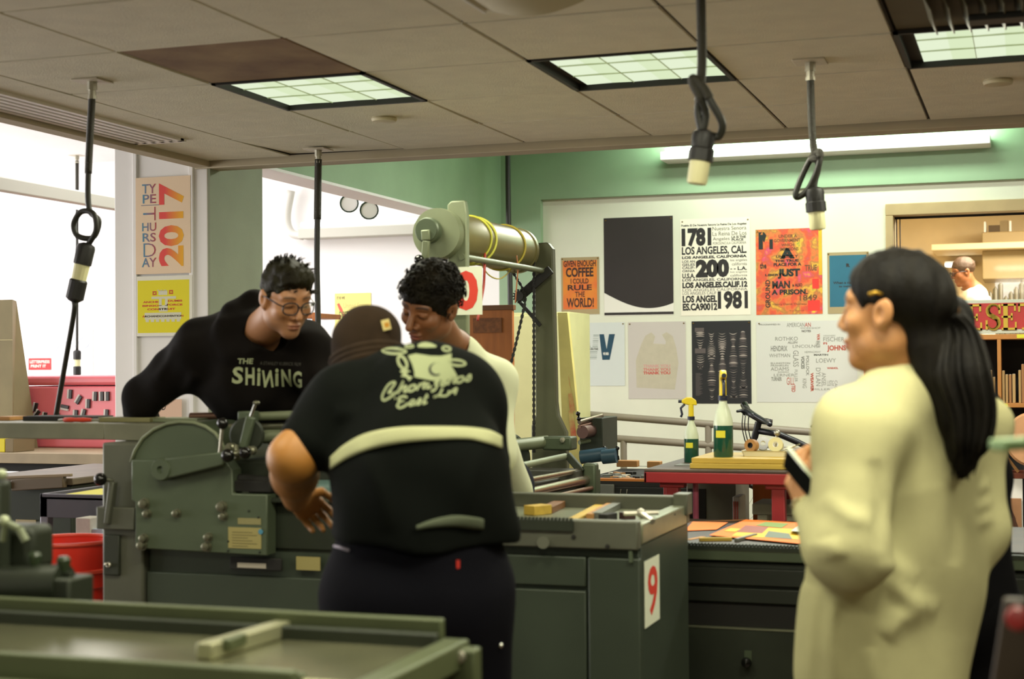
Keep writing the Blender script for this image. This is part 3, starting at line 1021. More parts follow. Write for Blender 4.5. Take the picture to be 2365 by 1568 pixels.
# side room wall
t, sh = poster('poster', 'yellow poster on the bright far wall above the knit cap', 774, 857, 677, 800, mat('pale_yellow_paper', 'EFE28A', 0.8), Y=YB - 0.004, tacks=False)
lay(t, sh, 'lettering', mat('olive_ink', '6A7A3C'), [('DESTABILIZED', 12, 34, 88, 46, .03)], (0, 0, 100, 100))
lay(t, sh, 'fine_lettering', mat('pale_olive', 'C8BE7A'), [('United States', 24, 18, 92, 28)], (0, 0, 100, 100))
lay(t, sh, 'heading', mat('grey_ink', '45403A'), [('IT IS WE', 6, 6, 28, 11, .02)], (0, 0, 100, 100))
mb = MB()
sh.poly(mb, [(.06, .80), (.12, .82), (.20, .72), (.27, .60), (.33, .58), (.30, .55), (.22, .57), (.14, .66)][::-1], .0013)
mb.build('red_figure', mat('figure_red', 'D0604E'), t, smooth=0)
t, sh = poster('poster', 'red sign with two white lines on the bright far left wall', 66, 118, 827, 854, mat('sign_red', 'C83A3A', 0.7), Y=YB - 0.004, tacks=False)
lay(t, sh, 'lettering', PAPER, [('LETTERPRESS', 6, 18, 94, 44, .03), ('PRINT IT', 10, 56, 78, 80, .03)], (0, 0, 100, 100))
t, sh = poster('poster', 'pale print with a round blue drawing on the overexposed far left wall', 122, 215, 745, 868, mat('print_pale', 'F2F0F0', 0.8), Y=YB - 0.004, tacks=False)
mb = MB()
for (cx, cy, r_) in ((.35, .42, .27), (.78, .62, .12)):
    mb.tube([sh.P(cx + r_ * math.cos(a), cy + r_ * .8 * math.sin(a), .001) for a in np.linspace(0, 2 * PI, 24, False)], .004, 4, True)
mb.build('blue_drawing', mat('drawing_blue', 'B8C4DA'), t, smooth=0)

# ---------------------------------------------------------------- back of the room
M_PRESS = mat('press_green', '4E5944', 0.42, metal=0.25, var=0.12, scale=5, bump=0.06, bscale=90)
M_PRESSL = mat('press_green_light', '788064', 0.45, metal=0.2, var=0.12, scale=6)
M_PRESSD = mat('press_green_dark', '2E3428', 0.5, metal=0.3, var=0.2, scale=6)
M_ROLL = mat('polished_roller', 'A89888', 0.22, metal=0.9)
M_COPPER = mat('copper_roller', '8A6A5A', 0.3, metal=0.7)
M_CHROME = mat('chrome', 'D8D8D0', 0.15, metal=1.0)
M_GREY = mat('grey_metal', '6A6C64', 0.5, metal=0.3, var=0.1)
M_BLUE = mat('blue_roller', '2E4A58', 0.4)
M_KNOB = mat('black_knob', '0F0F0D', 0.12)
M_WOOD = mat('board_wood', 'A8642A', 0.55, var=0.18, scale=4, stretch=(6, 6, 0.7))
M_YWOOD = mat('yellow_wood', 'B89A3C', 0.6, var=0.15, scale=5, stretch=(0.7, 6, 6))
M_TANW = mat('tan_wood', 'A87840', 0.6, var=0.15, scale=5, stretch=(0.8, 6, 6))
M_RED = mat('red_enamel', '8E2226', 0.45, var=0.12, scale=5)
M_TUBE = emitter('lamp_tube', 'DCFFE4', 50.0)

# wall light over the posters
a, b = at(1530, 342, Y=11.05), at(2280, 304, Y=11.05)
z = (a.z + b.z) / 2
t = thing('wall_light', 'long white strip light high on the back wall over the posters', 'strip light', (a.x, 11.05, z), 'strip lights')
MB().box(a.x - 0.02, b.x + 0.02, 11.05, YB, z - 0.085, z - 0.022).build('housing', M_WHITE, t, bev=0.006)
m_ = (a.x + b.x) / 2
for (x0, x1) in ((a.x, m_ - 0.02), (m_ + 0.02, b.x)):
    MB().cyl((x0, 11.16, z), (x1, 11.16, z), 0.019, n=14).build('lamp_tube', M_TUBE, t)
MB().box(m_ - 0.02, m_ + 0.02, 11.13, 11.2, z - 0.05, z + 0.02).build('tube_holder', M_WHITE, t)
area('strip_glow', (m_, 10.8, z + 0.06), (2.3, 0.08), 20, (0.84, 1.0, 0.82), (0, 1, -0.12))

# side room: hanging strip, wall strip, spot lamps, pipe
t = thing('hanging_strip_light', 'long white hanging strip light in the bright side room, upper left', 'strip light', (-5.8, 7.6, 2.5), 'strip lights')
MB().box(-5.87, -5.73, 6.2, 10.4, 2.47, 2.56).build('housing', mat('strip_grey', 'C9C8BC', 0.6), t, bev=0.012)
MB().box(-5.83, -5.77, 6.25, 10.35, 2.45, 2.47).build('lamp_tube', emitter('side_tube', 'FFFFFF', 2.0), t)
for y in (7.4, 9.4):
    MB().cyl((-5.8, y, 2.56), (-5.8, y, 3.2), 0.004, n=6).build('hanging_wire', M_STEEL, t)
a, b = at(690, 520, Y=11.15), at(985, 500, Y=11.15)
t = thing('wall_light', 'white strip light on the far wall seen through the opening beside the column', 'strip light', (a.x, 11.2, a.z), 'strip lights')
MB().box(a.x, b.x + 0.3, 11.13, YB, a.z - 0.11, a.z - 0.03).build('housing', mat('strip_grey', 'C9C8BC', 0.6), t, bev=0.006)
MB().cyl((a.x + 0.03, 11.14, a.z), (b.x + 0.28, 11.14, a.z), 0.02, n=12).build('lamp_tube', emitter('side_tube', 'FFFFFF', 2.0), t)
t = thing('drain_pipe', 'bent white pipe on the far wall left of the strip light', 'pipe', at(668, 500, Y=11.2))
pp = [at(x, y, Y=11.2) for x, y in ((672, 440), (663, 490), (664, 520), (676, 540), (700, 545))]
MB().tube(curve_pts(pp, 5), 0.035, 10).build('pipe', mat('pipe_white', 'D8D6CE', 0.4), t, smooth=180)
for (px_, py_, lab) in ((806, 462, 'white spot lamp under the opening beam, nearer the hanging cord'), (852, 478, 'round spot lamp with a dark rim under the opening beam')):
    p = at(px_, py_, Y=10.2)
    t = thing('spot_lamp', lab, 'spot lamp', (p.x, p.y, p.z), 'spot lamps in the side room')
    MB().cyl((p.x, p.y, p.z), (p.x, p.y, 3.2), 0.012, n=8).build('stem', M_WHITE, t)
    MB().lathe((p.x - .06, p.y + .1, p.z + .02), (0.6, -1, -0.4), [(0.03, 0), (0.05, 0.02), (0.062, 0.14)], 18).build('shade', M_WHITE, t)
    MB().lathe((p.x - .06, p.y + .1, p.z + .02), (0.6, -1, -0.4), [(0.060, 0.13), (0.070, 0.13), (0.070, 0.145), (0.06, 0.145), (0.060, 0.13)], 18).build('rim', mat('dark_green_rim', '24382A', 0.4), t)

# straight cord in the far corner
T = at(1173, 340, Y=10.6)
power_cord('straight black cord in the far corner behind the drum', (T.x, T.y, 3.5), [(T.x, T.y, 2.6), (T.x + .01, T.y, 1.9), (T.x, T.y, 1.2)], (0, 0, -1), 0.02, None, None, 3.5)

# brown wooden rack glimpsed beside the hooded man
a = at(690, 722, Y=9.6)
b = at(731, 722, Y=9.6)
t = thing('wooden_rack', 'brown wooden rack end behind the shoulder of the person in glasses', 'rack', ((a.x + b.x) / 2, 9.6, 0))
for x in (a.x, b.x - 0.035):
    MB().box(x, x + 0.035, 9.6, 9.66, 0, a.z).build('upright', M_WOOD, t, bev=0.003)
for k in range(6):
    zz = a.z - 0.04 - k * 0.3
    MB().box(a.x, b.x, 9.605, 10.0, zz, zz + 0.035).build('crosspiece', M_WOOD, t, bev=0.003)

# tall wooden board, cream cabinet, leaning painted plank
a, b = at(1080, 706, Y=8.6), at(1183, 706, Y=8.6)
t = thing('wooden_board', 'tall orange brown wooden board standing behind the drum press', 'board', ((a.x + b.x) / 2, 8.6, 0))
MB().box(a.x, b.x, 8.6, 8.635, 0, a.z).build('board', M_WOOD, t, bev=0.003)
MB().box(a.x, b.x + 0.01, 8.592, 8.64, a.z - 0.03, a.z).build('top_batten', mat('dark_wood', '6A4420', 0.6), t, bev=0.002)
c, d_ = at(1092, 735, Y=8.59), at(1158, 768, Y=8.59)
MB().box(c.x, d_.x, 8.593, 8.6, d_.z, c.z).build('label_stain', mat('label_brown', '7A4A22', 0.7, var=0.3, scale=40), t)
a, b = at(1183, 722, Y=9.9), at(1312, 722, Y=9.9)
t = thing('steel_cabinet', 'pale cream steel cabinet against the back wall behind the drum press', 'cabinet', ((a.x + b.x) / 2, 10.2, 0))
M_CRM = mat('cream_enamel', 'D6D49A', 0.45, var=0.05)
MB().box(a.x, b.x, 9.92, 10.44, 0, a.z).build('body', M_CRM, t, bev=0.006)
MB().box(a.x + 0.004, b.x - 0.004, 9.90, 9.922, 0.1, a.z - 0.022).build('door', M_CRM, t, bev=0.004)
MB().box(b.x - 0.07, b.x - 0.05, 9.885, 9.905, 0.9, 1.02).build('handle', M_STEEL, t, bev=0.003)
t = thing('leaning_plank', 'leaning yellowish plank with red paint marks beside the press upright', 'plank', at(1325, 1060, Y=8.2))
q = [at(1288, 722, Y=8.6), at(1310, 722, Y=8.6), at(1345, 1075, Y=8.3), at(1302, 1075, Y=8.3)]
dz = Vector((0, 0.04, 0))
q = [v.copy() for v in q]
low = lambda u, v: u + (v - u) * (u.z / (u.z - v.z))
q[2], q[3] = low(q[1], q[2]), low(q[0], q[3])
mb = MB().add(q + [v + dz for v in q], [(0, 3, 2, 1), (4, 5, 6, 7), (0, 1, 5, 4), (1, 2, 6, 5), (2, 3, 7, 6), (3, 0, 4, 7)])
mb.build('plank', mat('painted_plank', 'C0B468', 0.6, var=0.15, scale=5), t)
mb = MB()
fr_ = lambda u, v: (q[0] + (q[1] - q[0]) * u) * (1 - v) + (q[3] + (q[2] - q[3]) * u) * v - Vector((0, .002, 0))
for (p0, p1, w0, w1) in ((.30, .38, .62, .75), (.38, .46, .5, .9), (.46, .6, .45, .85)):
    p0, p1 = p0 * .72, p1 * .72
    mb.add([fr_(w0, p0), fr_(w1 - .1, p0), fr_(w1, p1), fr_(w0 + .05, p1)], [(0, 3, 2, 1)])
mb.build('paint_mark', mat('mark_red', 'B23A2A', 0.6, h2='C0B468', scale=9), t)

# ---- drum press behind the young man
Y0, Y1 = 5.55, 6.5
c0 = at(1018, 541, Y=Y0)
XD, ZD = c0.x, c0.z
c1 = at(1192, 582, Y=Y1)
t = thing('proof_press', 'tall green proof press with a large drum and hand crank behind the curly haired person', 'printing press', (XD, (Y0 + Y1) / 2, 0))
DP = t
R_ = 0.096
MB().lathe((XD, Y0 - .03, ZD), (0, 1, 0), [(0, 0), (R_ * .97, 0), (R_, .01), (R_, Y1 - Y0), (R_ * 1.06, Y1 - Y0), (R_ * 1.06, Y1 - Y0 + .03), (0, Y1 - Y0 + .03)], 48).build('drum', mat('drum_olive', '7E784C', 0.4, metal=0.3, var=0.12, scale=4), t)
MB().lathe((XD, Y0 - .05, ZD), (0, 1, 0), [(0, 0), (R_ * 1.02, 0), (R_ * 1.04, .02), (R_ * 1.04, .045)], 48).build('drum_flange', M_PRESSL, t)
hub = at(993, 533, Y=Y0 - .06)
MB().lathe(hub, (0, -1, 0), [(.05, 0), (.05, .03), (.044, .036), (.044, .042), (0, .042)], 28).build('crank_hub', M_PRESS, t)
kb = at(968, 600, Y=Y0 - .12)
ca = at(985, 555, Y=Y0 - .1)
cr = MB().bar(hub + Vector((0, -.045, 0)), ca, .034, .022, (0, 1, 0)).bar(ca, kb + Vector((.012, .03, 0)), .028, .02, (0, 1, 0)).build('crank_arm', M_PRESSL, t, bev=.004)
MB().ball(kb, .02, 16).cyl(kb, kb + Vector((0, .04, 0)), .008).build('crank_knob', M_KNOB, cr)
# uprights (plates seen edge on): near and far side frames
pn0, pn1 = at(1032, 600, Y=Y0), at(1077, 600, Y=Y0)
mb = MB()
w_ = pn1.x - pn0.x
mb.prism([(0, -1.0), (w_, -1.0), (w_, .52), (w_ * .9, .575), (w_ * .2, .575), (0, .56)], (pn0.x, Y0 + .005, 1.52 - 0.03), (1, 0, 0), (0, 0, 1), -.035)
mb.build('near_upright', M_PRESSL, t, bev=.006)
pf0, pf1 = at(1236, 700, Y=Y1 + .06), at(1281, 700, Y=Y1 + .06)
zt = at(1258, 560, Y=Y1 + .06).z
w_ = pf1.x - pf0.x
mb = MB()
mb.prism([(-.02, .6), (w_ + .06, .6), (w_ + .05, at(1270, 1000, Y=6.5).z), (w_ + .012, at(1270, 960, Y=6.5).z), (w_ + .005, at(1270, 930, Y=6.5).z), (w_ - .006, zt - .03), (w_ - .03, zt), (0, zt - .002), (0, at(1270, 960, Y=6.5).z), (-.02, at(1270, 985, Y=6.5).z)], (pf0.x, Y1 + .1, 0), (1, 0, 0), (0, 0, 1), .05)
mb.build('far_upright', mat('press_olive', '4E5038', 0.5, metal=.2, var=.12), t, bev=.006)
MB().cyl((pn1.x - .02, Y0, at(1062, 593, Y=Y0).z), (pf0.x + .05, Y1 + .05, at(1268, 624, Y=Y1).z), .013, n=14).build('tie_bar', M_PRESSL, t)
# chain with tensioner
def chain(pts, name='chain', s=.0075):
    mb = MB()
    P = curve_pts(pts, 24) if len(pts) > 2 else [Vector(pts[0]).lerp(Vector(pts[1]), k / 60) for k in range(61)]
    L = sum((P[i + 1] - P[i]).length for i in range(len(P) - 1))
    acc, nxt, k = 0, 0, 0
    for i in range(len(P) - 1):
        seg = (P[i + 1] - P[i])
        while nxt <= acc + seg.length and seg.length > 0:
            p = P[i] + seg * ((nxt - acc) / seg.length)
            x, y, z_ = basis(seg, (0, 1, 0))
            mb.obox(p, (s * (1.7 if k % 2 else 1.0), s * .8, s * 1.9), x, y)
            nxt += s * 1.7
            k += 1
        acc += seg.length
    return mb.build(name, M_BLACK, t, smooth=0)


YC_ = Y1 - .02
chain([at(1233, 600, Y=YC_), at(1233, 1045, Y=YC_)])
chain([at(1184, 628, Y=YC_), at(1206, 664, Y=YC_), at(1213, 690, Y=YC_), at(1206, 730, Y=YC_), at(1190, 800, Y=YC_), at(1170, 880, Y=YC_)])
sp = at(1200, 684, Y=YC_)
mb = MB().lathe(sp - Vector((0, .015, 0)), (0, 1, 0), [(0, 0), (.022, 0), (.022, .03), (0, .03)], 20)
for k in range(14):
    a_ = 2 * PI * k / 14
    mb.obox(sp + Vector((.026 * math.cos(a_), 0, .026 * math.sin(a_))), (.012, .012, .006), (math.cos(a_), 0, math.sin(a_)), (0, 1, 0))
mb.build('sprocket', M_BLACK, t)
MB().bar(at(1272, 622, Y=YC_ + .03), at(1200, 686, Y=YC_ + .03), .012, .042, (1, 0, 0)).build('tension_arm', M_BLACK, t, bev=.003)
MB().bar(at(1200, 696, Y=YC_ + .03), at(1248, 752, Y=YC_ + .03), .012, .016, (1, 0, 0)).build('strut', M_BLACK, t)
# rubber bands and hoses round the drum
for (yy, hx, nm) in ((5.84, 'B8B83C', 'yellow_band'), (5.90, 'C8C850', 'yellow_band'), (6.28, 'B8A83C', 'yellow_band')):
    MB().tube([(XD + (R_ + .004) * math.cos(a_), yy + .03 * math.sin(a_ + 1), ZD + (R_ + .004) * math.sin(a_)) for a_ in np.linspace(0, 2 * PI, 40, False)], .005, 6, True).build(nm, mat('band_' + hx, hx, .5), t, smooth=180)
MB().tube(curve_pts([at(1120, 585, Y=5.85), at(1119, 620, Y=5.8), at(1117, 660, Y=5.8), at(1112, 690, Y=5.75), at(1103, 740, Y=5.7)], 6), .0055, 8).build('red_hose', mat('hose_red', 'A83C30', .5), t, smooth=180)
MB().tube(curve_pts([at(1108, 605, Y=5.8), at(1128, 634, Y=5.9), at(1152, 644, Y=6.0), at(1172, 632, Y=6.15), at(1186, 612, Y=6.2)], 6), .003, 6).build('yellow_cord', mat('band_B8A83C', 'B8A83C', .5), t, smooth=180)
MB().tube(curve_pts([at(1193, 590, Y=6.2), at(1196, 620, Y=6.2), at(1193, 660, Y=6.2), at(1190, 700, Y=6.2)], 6), .003, 6).build('orange_cord', mat('hose_orange', 'B06A3A', .5), t, smooth=180)
# body, big side tube, ink rollers and side blocks
bx0, bx1 = -2.55, pf1.x + .28
MB().box(bx0, bx1 - .18, Y0 - .12, Y1 + .12, 0, .84).build('base_cabinet', M_PRESS, t, bev=.01)
MB().box(bx0, bx1 - .10, Y0 - .14, Y0 - .08, .84, .92).box(bx0, bx1 - .1, Y1 + .1, Y1 + .16, .84, .95).build('bed_rail', M_PRESS, t, bev=.005)
MB().cyl(at(1150, 1033, Y=6.1), at(1262, 1020, Y=6.45), .028, n=20).build('guide_tube', M_PRESSL, t)
e0, e1 = at(1255, 1008, Y=6.42), at(1322, 1040, Y=6.42)
MB().box(e0.x, e1.x, 6.4, 6.5, e1.z, e0.z).build('end_block', M_PRESS, t, bev=.008)
bo = at(1300, 1016, Y=6.4)
MB().lathe(bo, (0, -1, 0), [(.012, 0), (.012, .01), (0, .012)], 6).build('bolt', M_STEEL, t)
for (x0, y0, x1, y1, r_, m_) in ((1185, 1080, 1305, 1054, .014, M_PRESSL), (1205, 1112, 1335, 1088, .012, M_ROLL), (1208, 1142, 1352, 1109, .021, M_ROLL), (1236, 1158, 1366, 1127, .010, M_COPPER), (1203, 1124, 1300, 1104, .009, M_GREY)):
    MB().cyl(at(x0, y0, Y=5.55), at(x1, y1, Y=6.3), r_, n=20).build('ink_roller', m_, t)
g0 = at(1345, 1070, Y=6.3)
g1 = at(1376, 1165, Y=6.3)
MB().box(g0.x, g1.x, 6.3, 6.36, g1.z, g0.z).build('side_block', M_PRESS, t, bev=.01)
MB().bar(at(1310, 1050, Y=6.3), at(1345, 1090, Y=6.3), .03, .03).build('roller_bracket', M_PRESSD, t, bev=.003)
g0, g1 = at(1195, 1085, Y=6.25), at(1235, 1105, Y=6.25)
MB().box(g0.x, g1.x + .2, 6.2, 6.4, g1.z - .05, g0.z).build('ink_tray', mat('ink_dark', '3A3A30', .5), t)
MB().lathe(at(1160, 1060, Y=6.3), (0, 1, 0), [(.09, 0), (.12, 0), (.12, .03), (.09, .03), (.09, 0)], 32).build('gear_ring', M_PRESSD, t)
# number sheet taped to the near upright
sx0, sx1 = at(978, 700, Y=Y0 - .05).x, at(1113, 700, Y=Y0 - .05).x
sz0, sz1 = at(1075, 727, Y=Y0 - .05).z, at(1075, 616, Y=Y0 - .05).z
sh = Sheet((sx0, Y0 - .045, sz0), (sx1 - sx0, 0, 0), (0, 0, sz1 - sz0))
t = thing('number_sign', 'white sheet with a large red number ten on the drum press', 'sign', (sx0, Y0 - .045, sz0))
mb = MB()
sh.slab(mb)
mb.build('paper', mat('sign_paper', 'D8DCC4', .7), t, smooth=0)
mb = MB()
sh.text(mb, '1', .16, .09, .40, .9, .03)
sh.text(mb, '0', .52, .09, .93, .92, .045)
mb.build('lettering', mat('sign_red_ink', 'D03A28', .6), t, smooth=0)

# ---- small roller press and cluttered bed behind
t = thing('roller_press', 'small dark roller press with black ball levers by the handrail', 'printing press', at(1370, 1060, Y=7.6))
def pbox(x0, y0, x1, y1, Y, dep, name, m, bev=.004, tt=None):
    a_, b_ = at(x0, y0, Y=Y), at(x1, y1, Y=Y)
    return MB().box(a_.x, b_.x, Y, Y + dep, b_.z, a_.z).build(name, m, tt or t, bev=bev)


pbox(1338, 965, 1392, 1060, 7.6, .3, 'side_frame', M_PRESSD)
for (y0, y1, r_, m_) in ((975, 960, .012, M_ROLL), (985, 972, .01, M_COPPER)):
    MB().cyl(at(1338, y0, Y=7.5), at(1390, y1, Y=7.7), r_, n=14).build('ink_roller', m_, t)
MB().cyl(at(1345, 998, Y=7.5), at(1392, 990, Y=7.75), .033, n=24).build('large_roller', mat('brown_roller', '6A5048', .4, metal=.4), t)
MB().cyl(at(1338, 1022, Y=7.55), at(1380, 1014, Y=7.65), .012, n=12).build('ink_roller', M_PRESSL, t)
for (x0, y0, x1, y1) in ((1335, 955, 1345, 990), (1337, 967, 1346, 1000)):
    p0, p1 = at(x0, y0, Y=7.5), at(x1, y1, Y=7.55)
    MB().cyl(p1, p0, .006).ball(p0, .012, 12).build('ball_lever', M_KNOB, t)
MB().cyl(at(1342, 1056, Y=7.5), at(1402, 1048, Y=7.5), .035, n=24).cyl(at(1392, 1055, Y=7.48), at(1424, 1052, Y=7.48), .037, n=24).build('blue_roller', M_BLUE, t)
for x in (1396, 1426):
    p0, p1 = at(x, 1035, Y=7.5), at(x, 1062, Y=7.5)
    MB().cyl(p1, p0, .005).ball(p0, .011, 12).lathe(p1, (0, 0, 1), [(.012, 0), (.009, .02), (.005, .024)], 10).build('thumb_screw', M_KNOB, t)
a, b = at(1330, 1068, Y=7.3), at(1640, 1115, Y=7.3)
MB().box(a.x, b.x, 7.3, 8.2, 0, .82).build('cabinet', mat('black_cabinet', '12130F', .5), t, bev=.006)
MB().box(a.x, b.x, 7.3, 7.34, b.z, b.z + .012).build('orange_edge', mat('orange_edge', 'B06A24', .6), t)
MB().box(a.x, b.x, 7.3, 8.2, .82, b.z).build('bed', M_DARK, t)
MB().box(a.x, b.x, 8.16, 8.2, .86, at(1400, 1075, Y=8.2).z).build('back_rail', M_PRESSD, t)
p = at(1440, 1140, Y=7.29)
MB().tube([p + Vector(v) for v in ((-.016, .012, .02), (-.016, 0, 0), (.016, 0, 0), (.016, .012, .02))], .0035, 8).build('drawer_handle', M_CHROME, t)
pbox(1376, 1118, 1418, 1142, 7.28, .02, 'grey_panel', M_GREY)
for k in range(22):
    p = at(1380 + 110 * rnd.random(), 1092 + 16 * rnd.random(), Y=7.45)
    o = MB().obox((p.x, 7.36 + .5 * rnd.random(), .875), (.03 + .05 * rnd.random(), .02, .014), (math.cos(k), math.sin(k), 0), (-math.sin(k), math.cos(k), 0)).build(
        'type_scrap', [M_GREY, M_TANW, M_STEEL, M_DARK][k % 4], loc=(p.x, p.y, .875), bev=.002)
    tag(o, 'small loose metal or wood scrap on the dark bed behind the rollers', 'scrap', 'scraps on the dark bed')
    o.location.z = b.z + .007
for (x0, x1, y) in ((1428, 1475, 1070), (1498, 1528, 1072)):
    a_, b_ = at(x0, y + 7, Y=8.1), at(x1, y - 7, Y=8.1)
    o = MB().box(a_.x, b_.x, 8.06, 8.12, a_.z, b_.z).build('wood_block', M_TANW, loc=((a_.x + b_.x) / 2, 8.09, a_.z), bev=.003)
    tag(o, 'orange wood block on the far rail left of the red table' if x0 < 1450 else 'orange wood block nearest the red table on the far rail', 'wood block', 'wood blocks on the far rail')

# ---- handrail
t = thing('handrail', 'grey pipe handrail with two rails sloping along the back wall', 'handrail', at(1600, 1000, Y=10.5))
M_RAIL = mat('rail_paint', '857C6C', .5, var=.08)
r0, r1 = at(1340, 956, Y=10.5), at(1915, 1001, Y=10.5)
r2, r3 = at(1385, 1010, Y=10.5), at(1915, 1047, Y=10.5)
r1 = r0 + (r1 - r0) * 1.6
r3 = r2 + (r3 - r2) * 1.7
MB().cyl(r0, r1, .026, n=14).build('rail', M_RAIL, t)
MB().cyl(r2, r3, .026, n=14).build('rail', M_RAIL, t)
for px_ in (1440, 1636, 1990):
    p = at(px_, 1000, Y=10.5)
    q_ = (p.x - r0.x) / (r1.x - r0.x)
    zt = (r0 + (r1 - r0) * q_).z
    if px_ == 1440:
        zt = (r2 + (r3 - r2) * ((p.x - r2.x) / (r3.x - r2.x))).z
    MB().cyl((p.x, 10.5, 0), (p.x, 10.5, zt), .024, n=14).build('post', M_RAIL, t)

# ---- bicycle
t = thing('bicycle', 'black bicycle parked against the handrail, handlebar and frame showing', 'bicycle', at(1790, 1100, Y=9.6))
YK = 9.6
Pk = lambda x, y, dy=0: at(x, y, Y=YK + dy)
M_BIKE = mat('bike_black', '16161A', .35)
hd0, hd1 = Pk(1752, 975), Pk(1735, 1040)
MB().cyl(hd0, hd1, .022, n=14).build('head_tube', M_BIKE, t)
tt0 = Pk(1752, 995)
tt1 = Pk(1890, 1045)
MB().tube([tt0, Pk(1800, 1003), Pk(1840, 1020), tt1, Pk(1930, 1060)], [.02, .02, .02, .019, .018], 12).build('top_tube', M_BIKE, t, smooth=180)
MB().cyl(Pk(1740, 1030), Pk(1830, 1200), .022, n=12).build('down_tube', M_BIKE, t)
MB().cyl(Pk(1930, 1050), Pk(1835, 1205), .018, n=12).build('seat_tube', M_BIKE, t)
MB().tube([Pk(1782, 975, -.02), Pk(1760, 972, -.01), Pk(1740, 960), Pk(1722, 950, .05)], .021, 12).build('stem', M_BIKE, t, smooth=180)
MB().tube(curve_pts([Pk(1778, 980, -.28), Pk(1772, 976, -.1), Pk(1742, 958, 0), Pk(1720, 940, .12), Pk(1722, 932, .3)], 6), .016, 12).build('handlebar', M_BIKE, t, smooth=180)
MB().tube([Pk(1722, 955, .05), Pk(1712, 948, .03), Pk(1702, 950, 0)], [.016, .011, .008], 8).build('brake_lever', M_BIKE, t, smooth=180)
MB().cyl(Pk(1718, 934, .15), Pk(1728, 952, .1), .024, n=14).build('grip', M_KNOB, t)
for k, x in enumerate((1716, 1722, 1730)):
    MB().tube(curve_pts([Pk(x, 955, .02), Pk(x - 2, 985, -.02), Pk(x + 4, 1015, -.03), Pk(x + 12, 1035, 0)], 5), .0035, 6).build('brake_cable', M_KNOB, t, smooth=180)
for (cx, cy) in ((1690, 1150), (2010, 1150)):
    c_ = Pk(cx, cy)
    c_.z = .345
    MB().tube([c_ + Vector((.33 * math.cos(a_), 0, .33 * math.sin(a_))) for a_ in np.linspace(0, 2 * PI, 48, False)], .017, 8, True).build('tyre', M_KNOB, t, smooth=180)
    MB().cyl(c_ - Vector((0, .05, 0)), c_ + Vector((0, .05, 0)), .02).build('wheel_hub', M_STEEL, t)
    mb = MB()
    for k in range(18):
        a_ = 2 * PI * k / 18
        mb.cyl(c_, c_ + Vector((.32 * math.cos(a_), 0, .32 * math.sin(a_))), .0015, n=4)
    mb.build('spokes', M_STEEL, t)
c_ = Pk(1690, 1150)
c_.z = .345
MB().cyl(hd1, c_ + Vector((0, .06, 0)), .014).cyl(hd1, c_ - Vector((0, .06, 0)), .014).build('fork', M_BIKE, t)
MB().ball(Pk(1908, 985), .07, 14, (1.4, .7, .35)).build('saddle', M_KNOB, t)

# ---- red work table with its load
ZT = 1.0
a = at(1487, 1083, Z=ZT)
Yt = a.y
b = at(1905, 1098, Y=Yt)
yb = 6.88
M_TTOP = mat('table_top', '5A4A3E', .6, h2='3A2E26', scale=5)
t = thing('work_table', 'red steel work table with a worn brown top holding spray bottles', 'table', ((a.x + b.x) / 2, (Yt + yb) / 2, 0))
MB().box(a.x, b.x, Yt, yb, ZT - .012, ZT).build('table_top', M_TTOP, t, bev=.003)
MB().box(a.x, b.x, Yt, Yt + .012, ZT - .055, ZT - .012).box(a.x, a.x + .012, Yt, yb, ZT - .055, ZT - .012).box(b.x - .012, b.x, Yt, yb, ZT - .055, ZT - .012).box(a.x, b.x, yb - .012, yb, ZT - .055, ZT - .012).build('apron', M_RED, t, bev=.003)
for (px_, yy) in ((1552, Yt + .03), (1797, Yt + .03), (1545, yb - .1), (1820, yb - .1)):
    x = at(px_, 1150, Y=yy).x
    MB().box(x - .026, x + .026, yy, yy + .052, 0, ZT - .05).build('leg', M_RED, t, bev=.004)
    if yy < Yt + .1:
        MB().box(x - .05, x + .05, yy - .005, yy + .06, ZT - .075, ZT - .05).build('bracket', M_RED, t, bev=.004)
x = at(1607, 1150, Y=Yt + .1).x
MB().cyl((x, Yt + .1, 0), (x, Yt + .1, ZT - .05), .012, n=12).build('pipe_leg', mat('pink_pipe', 'A85068', .4), t)
MB().box(a.x + .08, a.x + .2, Yt + .2, Yt + .32, ZT, ZT + .004).build('steel_plate', M_GREY, t)
# two yellow boards stacked
y0 = Yt + .06
c0, c1 = at(1593, 1080, Y=y0).x, at(1862, 1080, Y=y0).x
for k in range(2):
    o = MB().box(c0 + .006 * k, c1 - .004 * k, y0 + .005 * k, y0 + .42, ZT + .001 + k * .0215, ZT + .0215 + k * .0215).build('wooden_plank', M_YWOOD, loc=((c0 + c1) / 2, y0 + .2, ZT + k * .0215), bev=.002)
    tag(o, ('lower' if k == 0 else 'upper') + ' yellow wooden board of the pair on the red table', 'board', 'yellow boards on the red table')
ZB = ZT + .0432


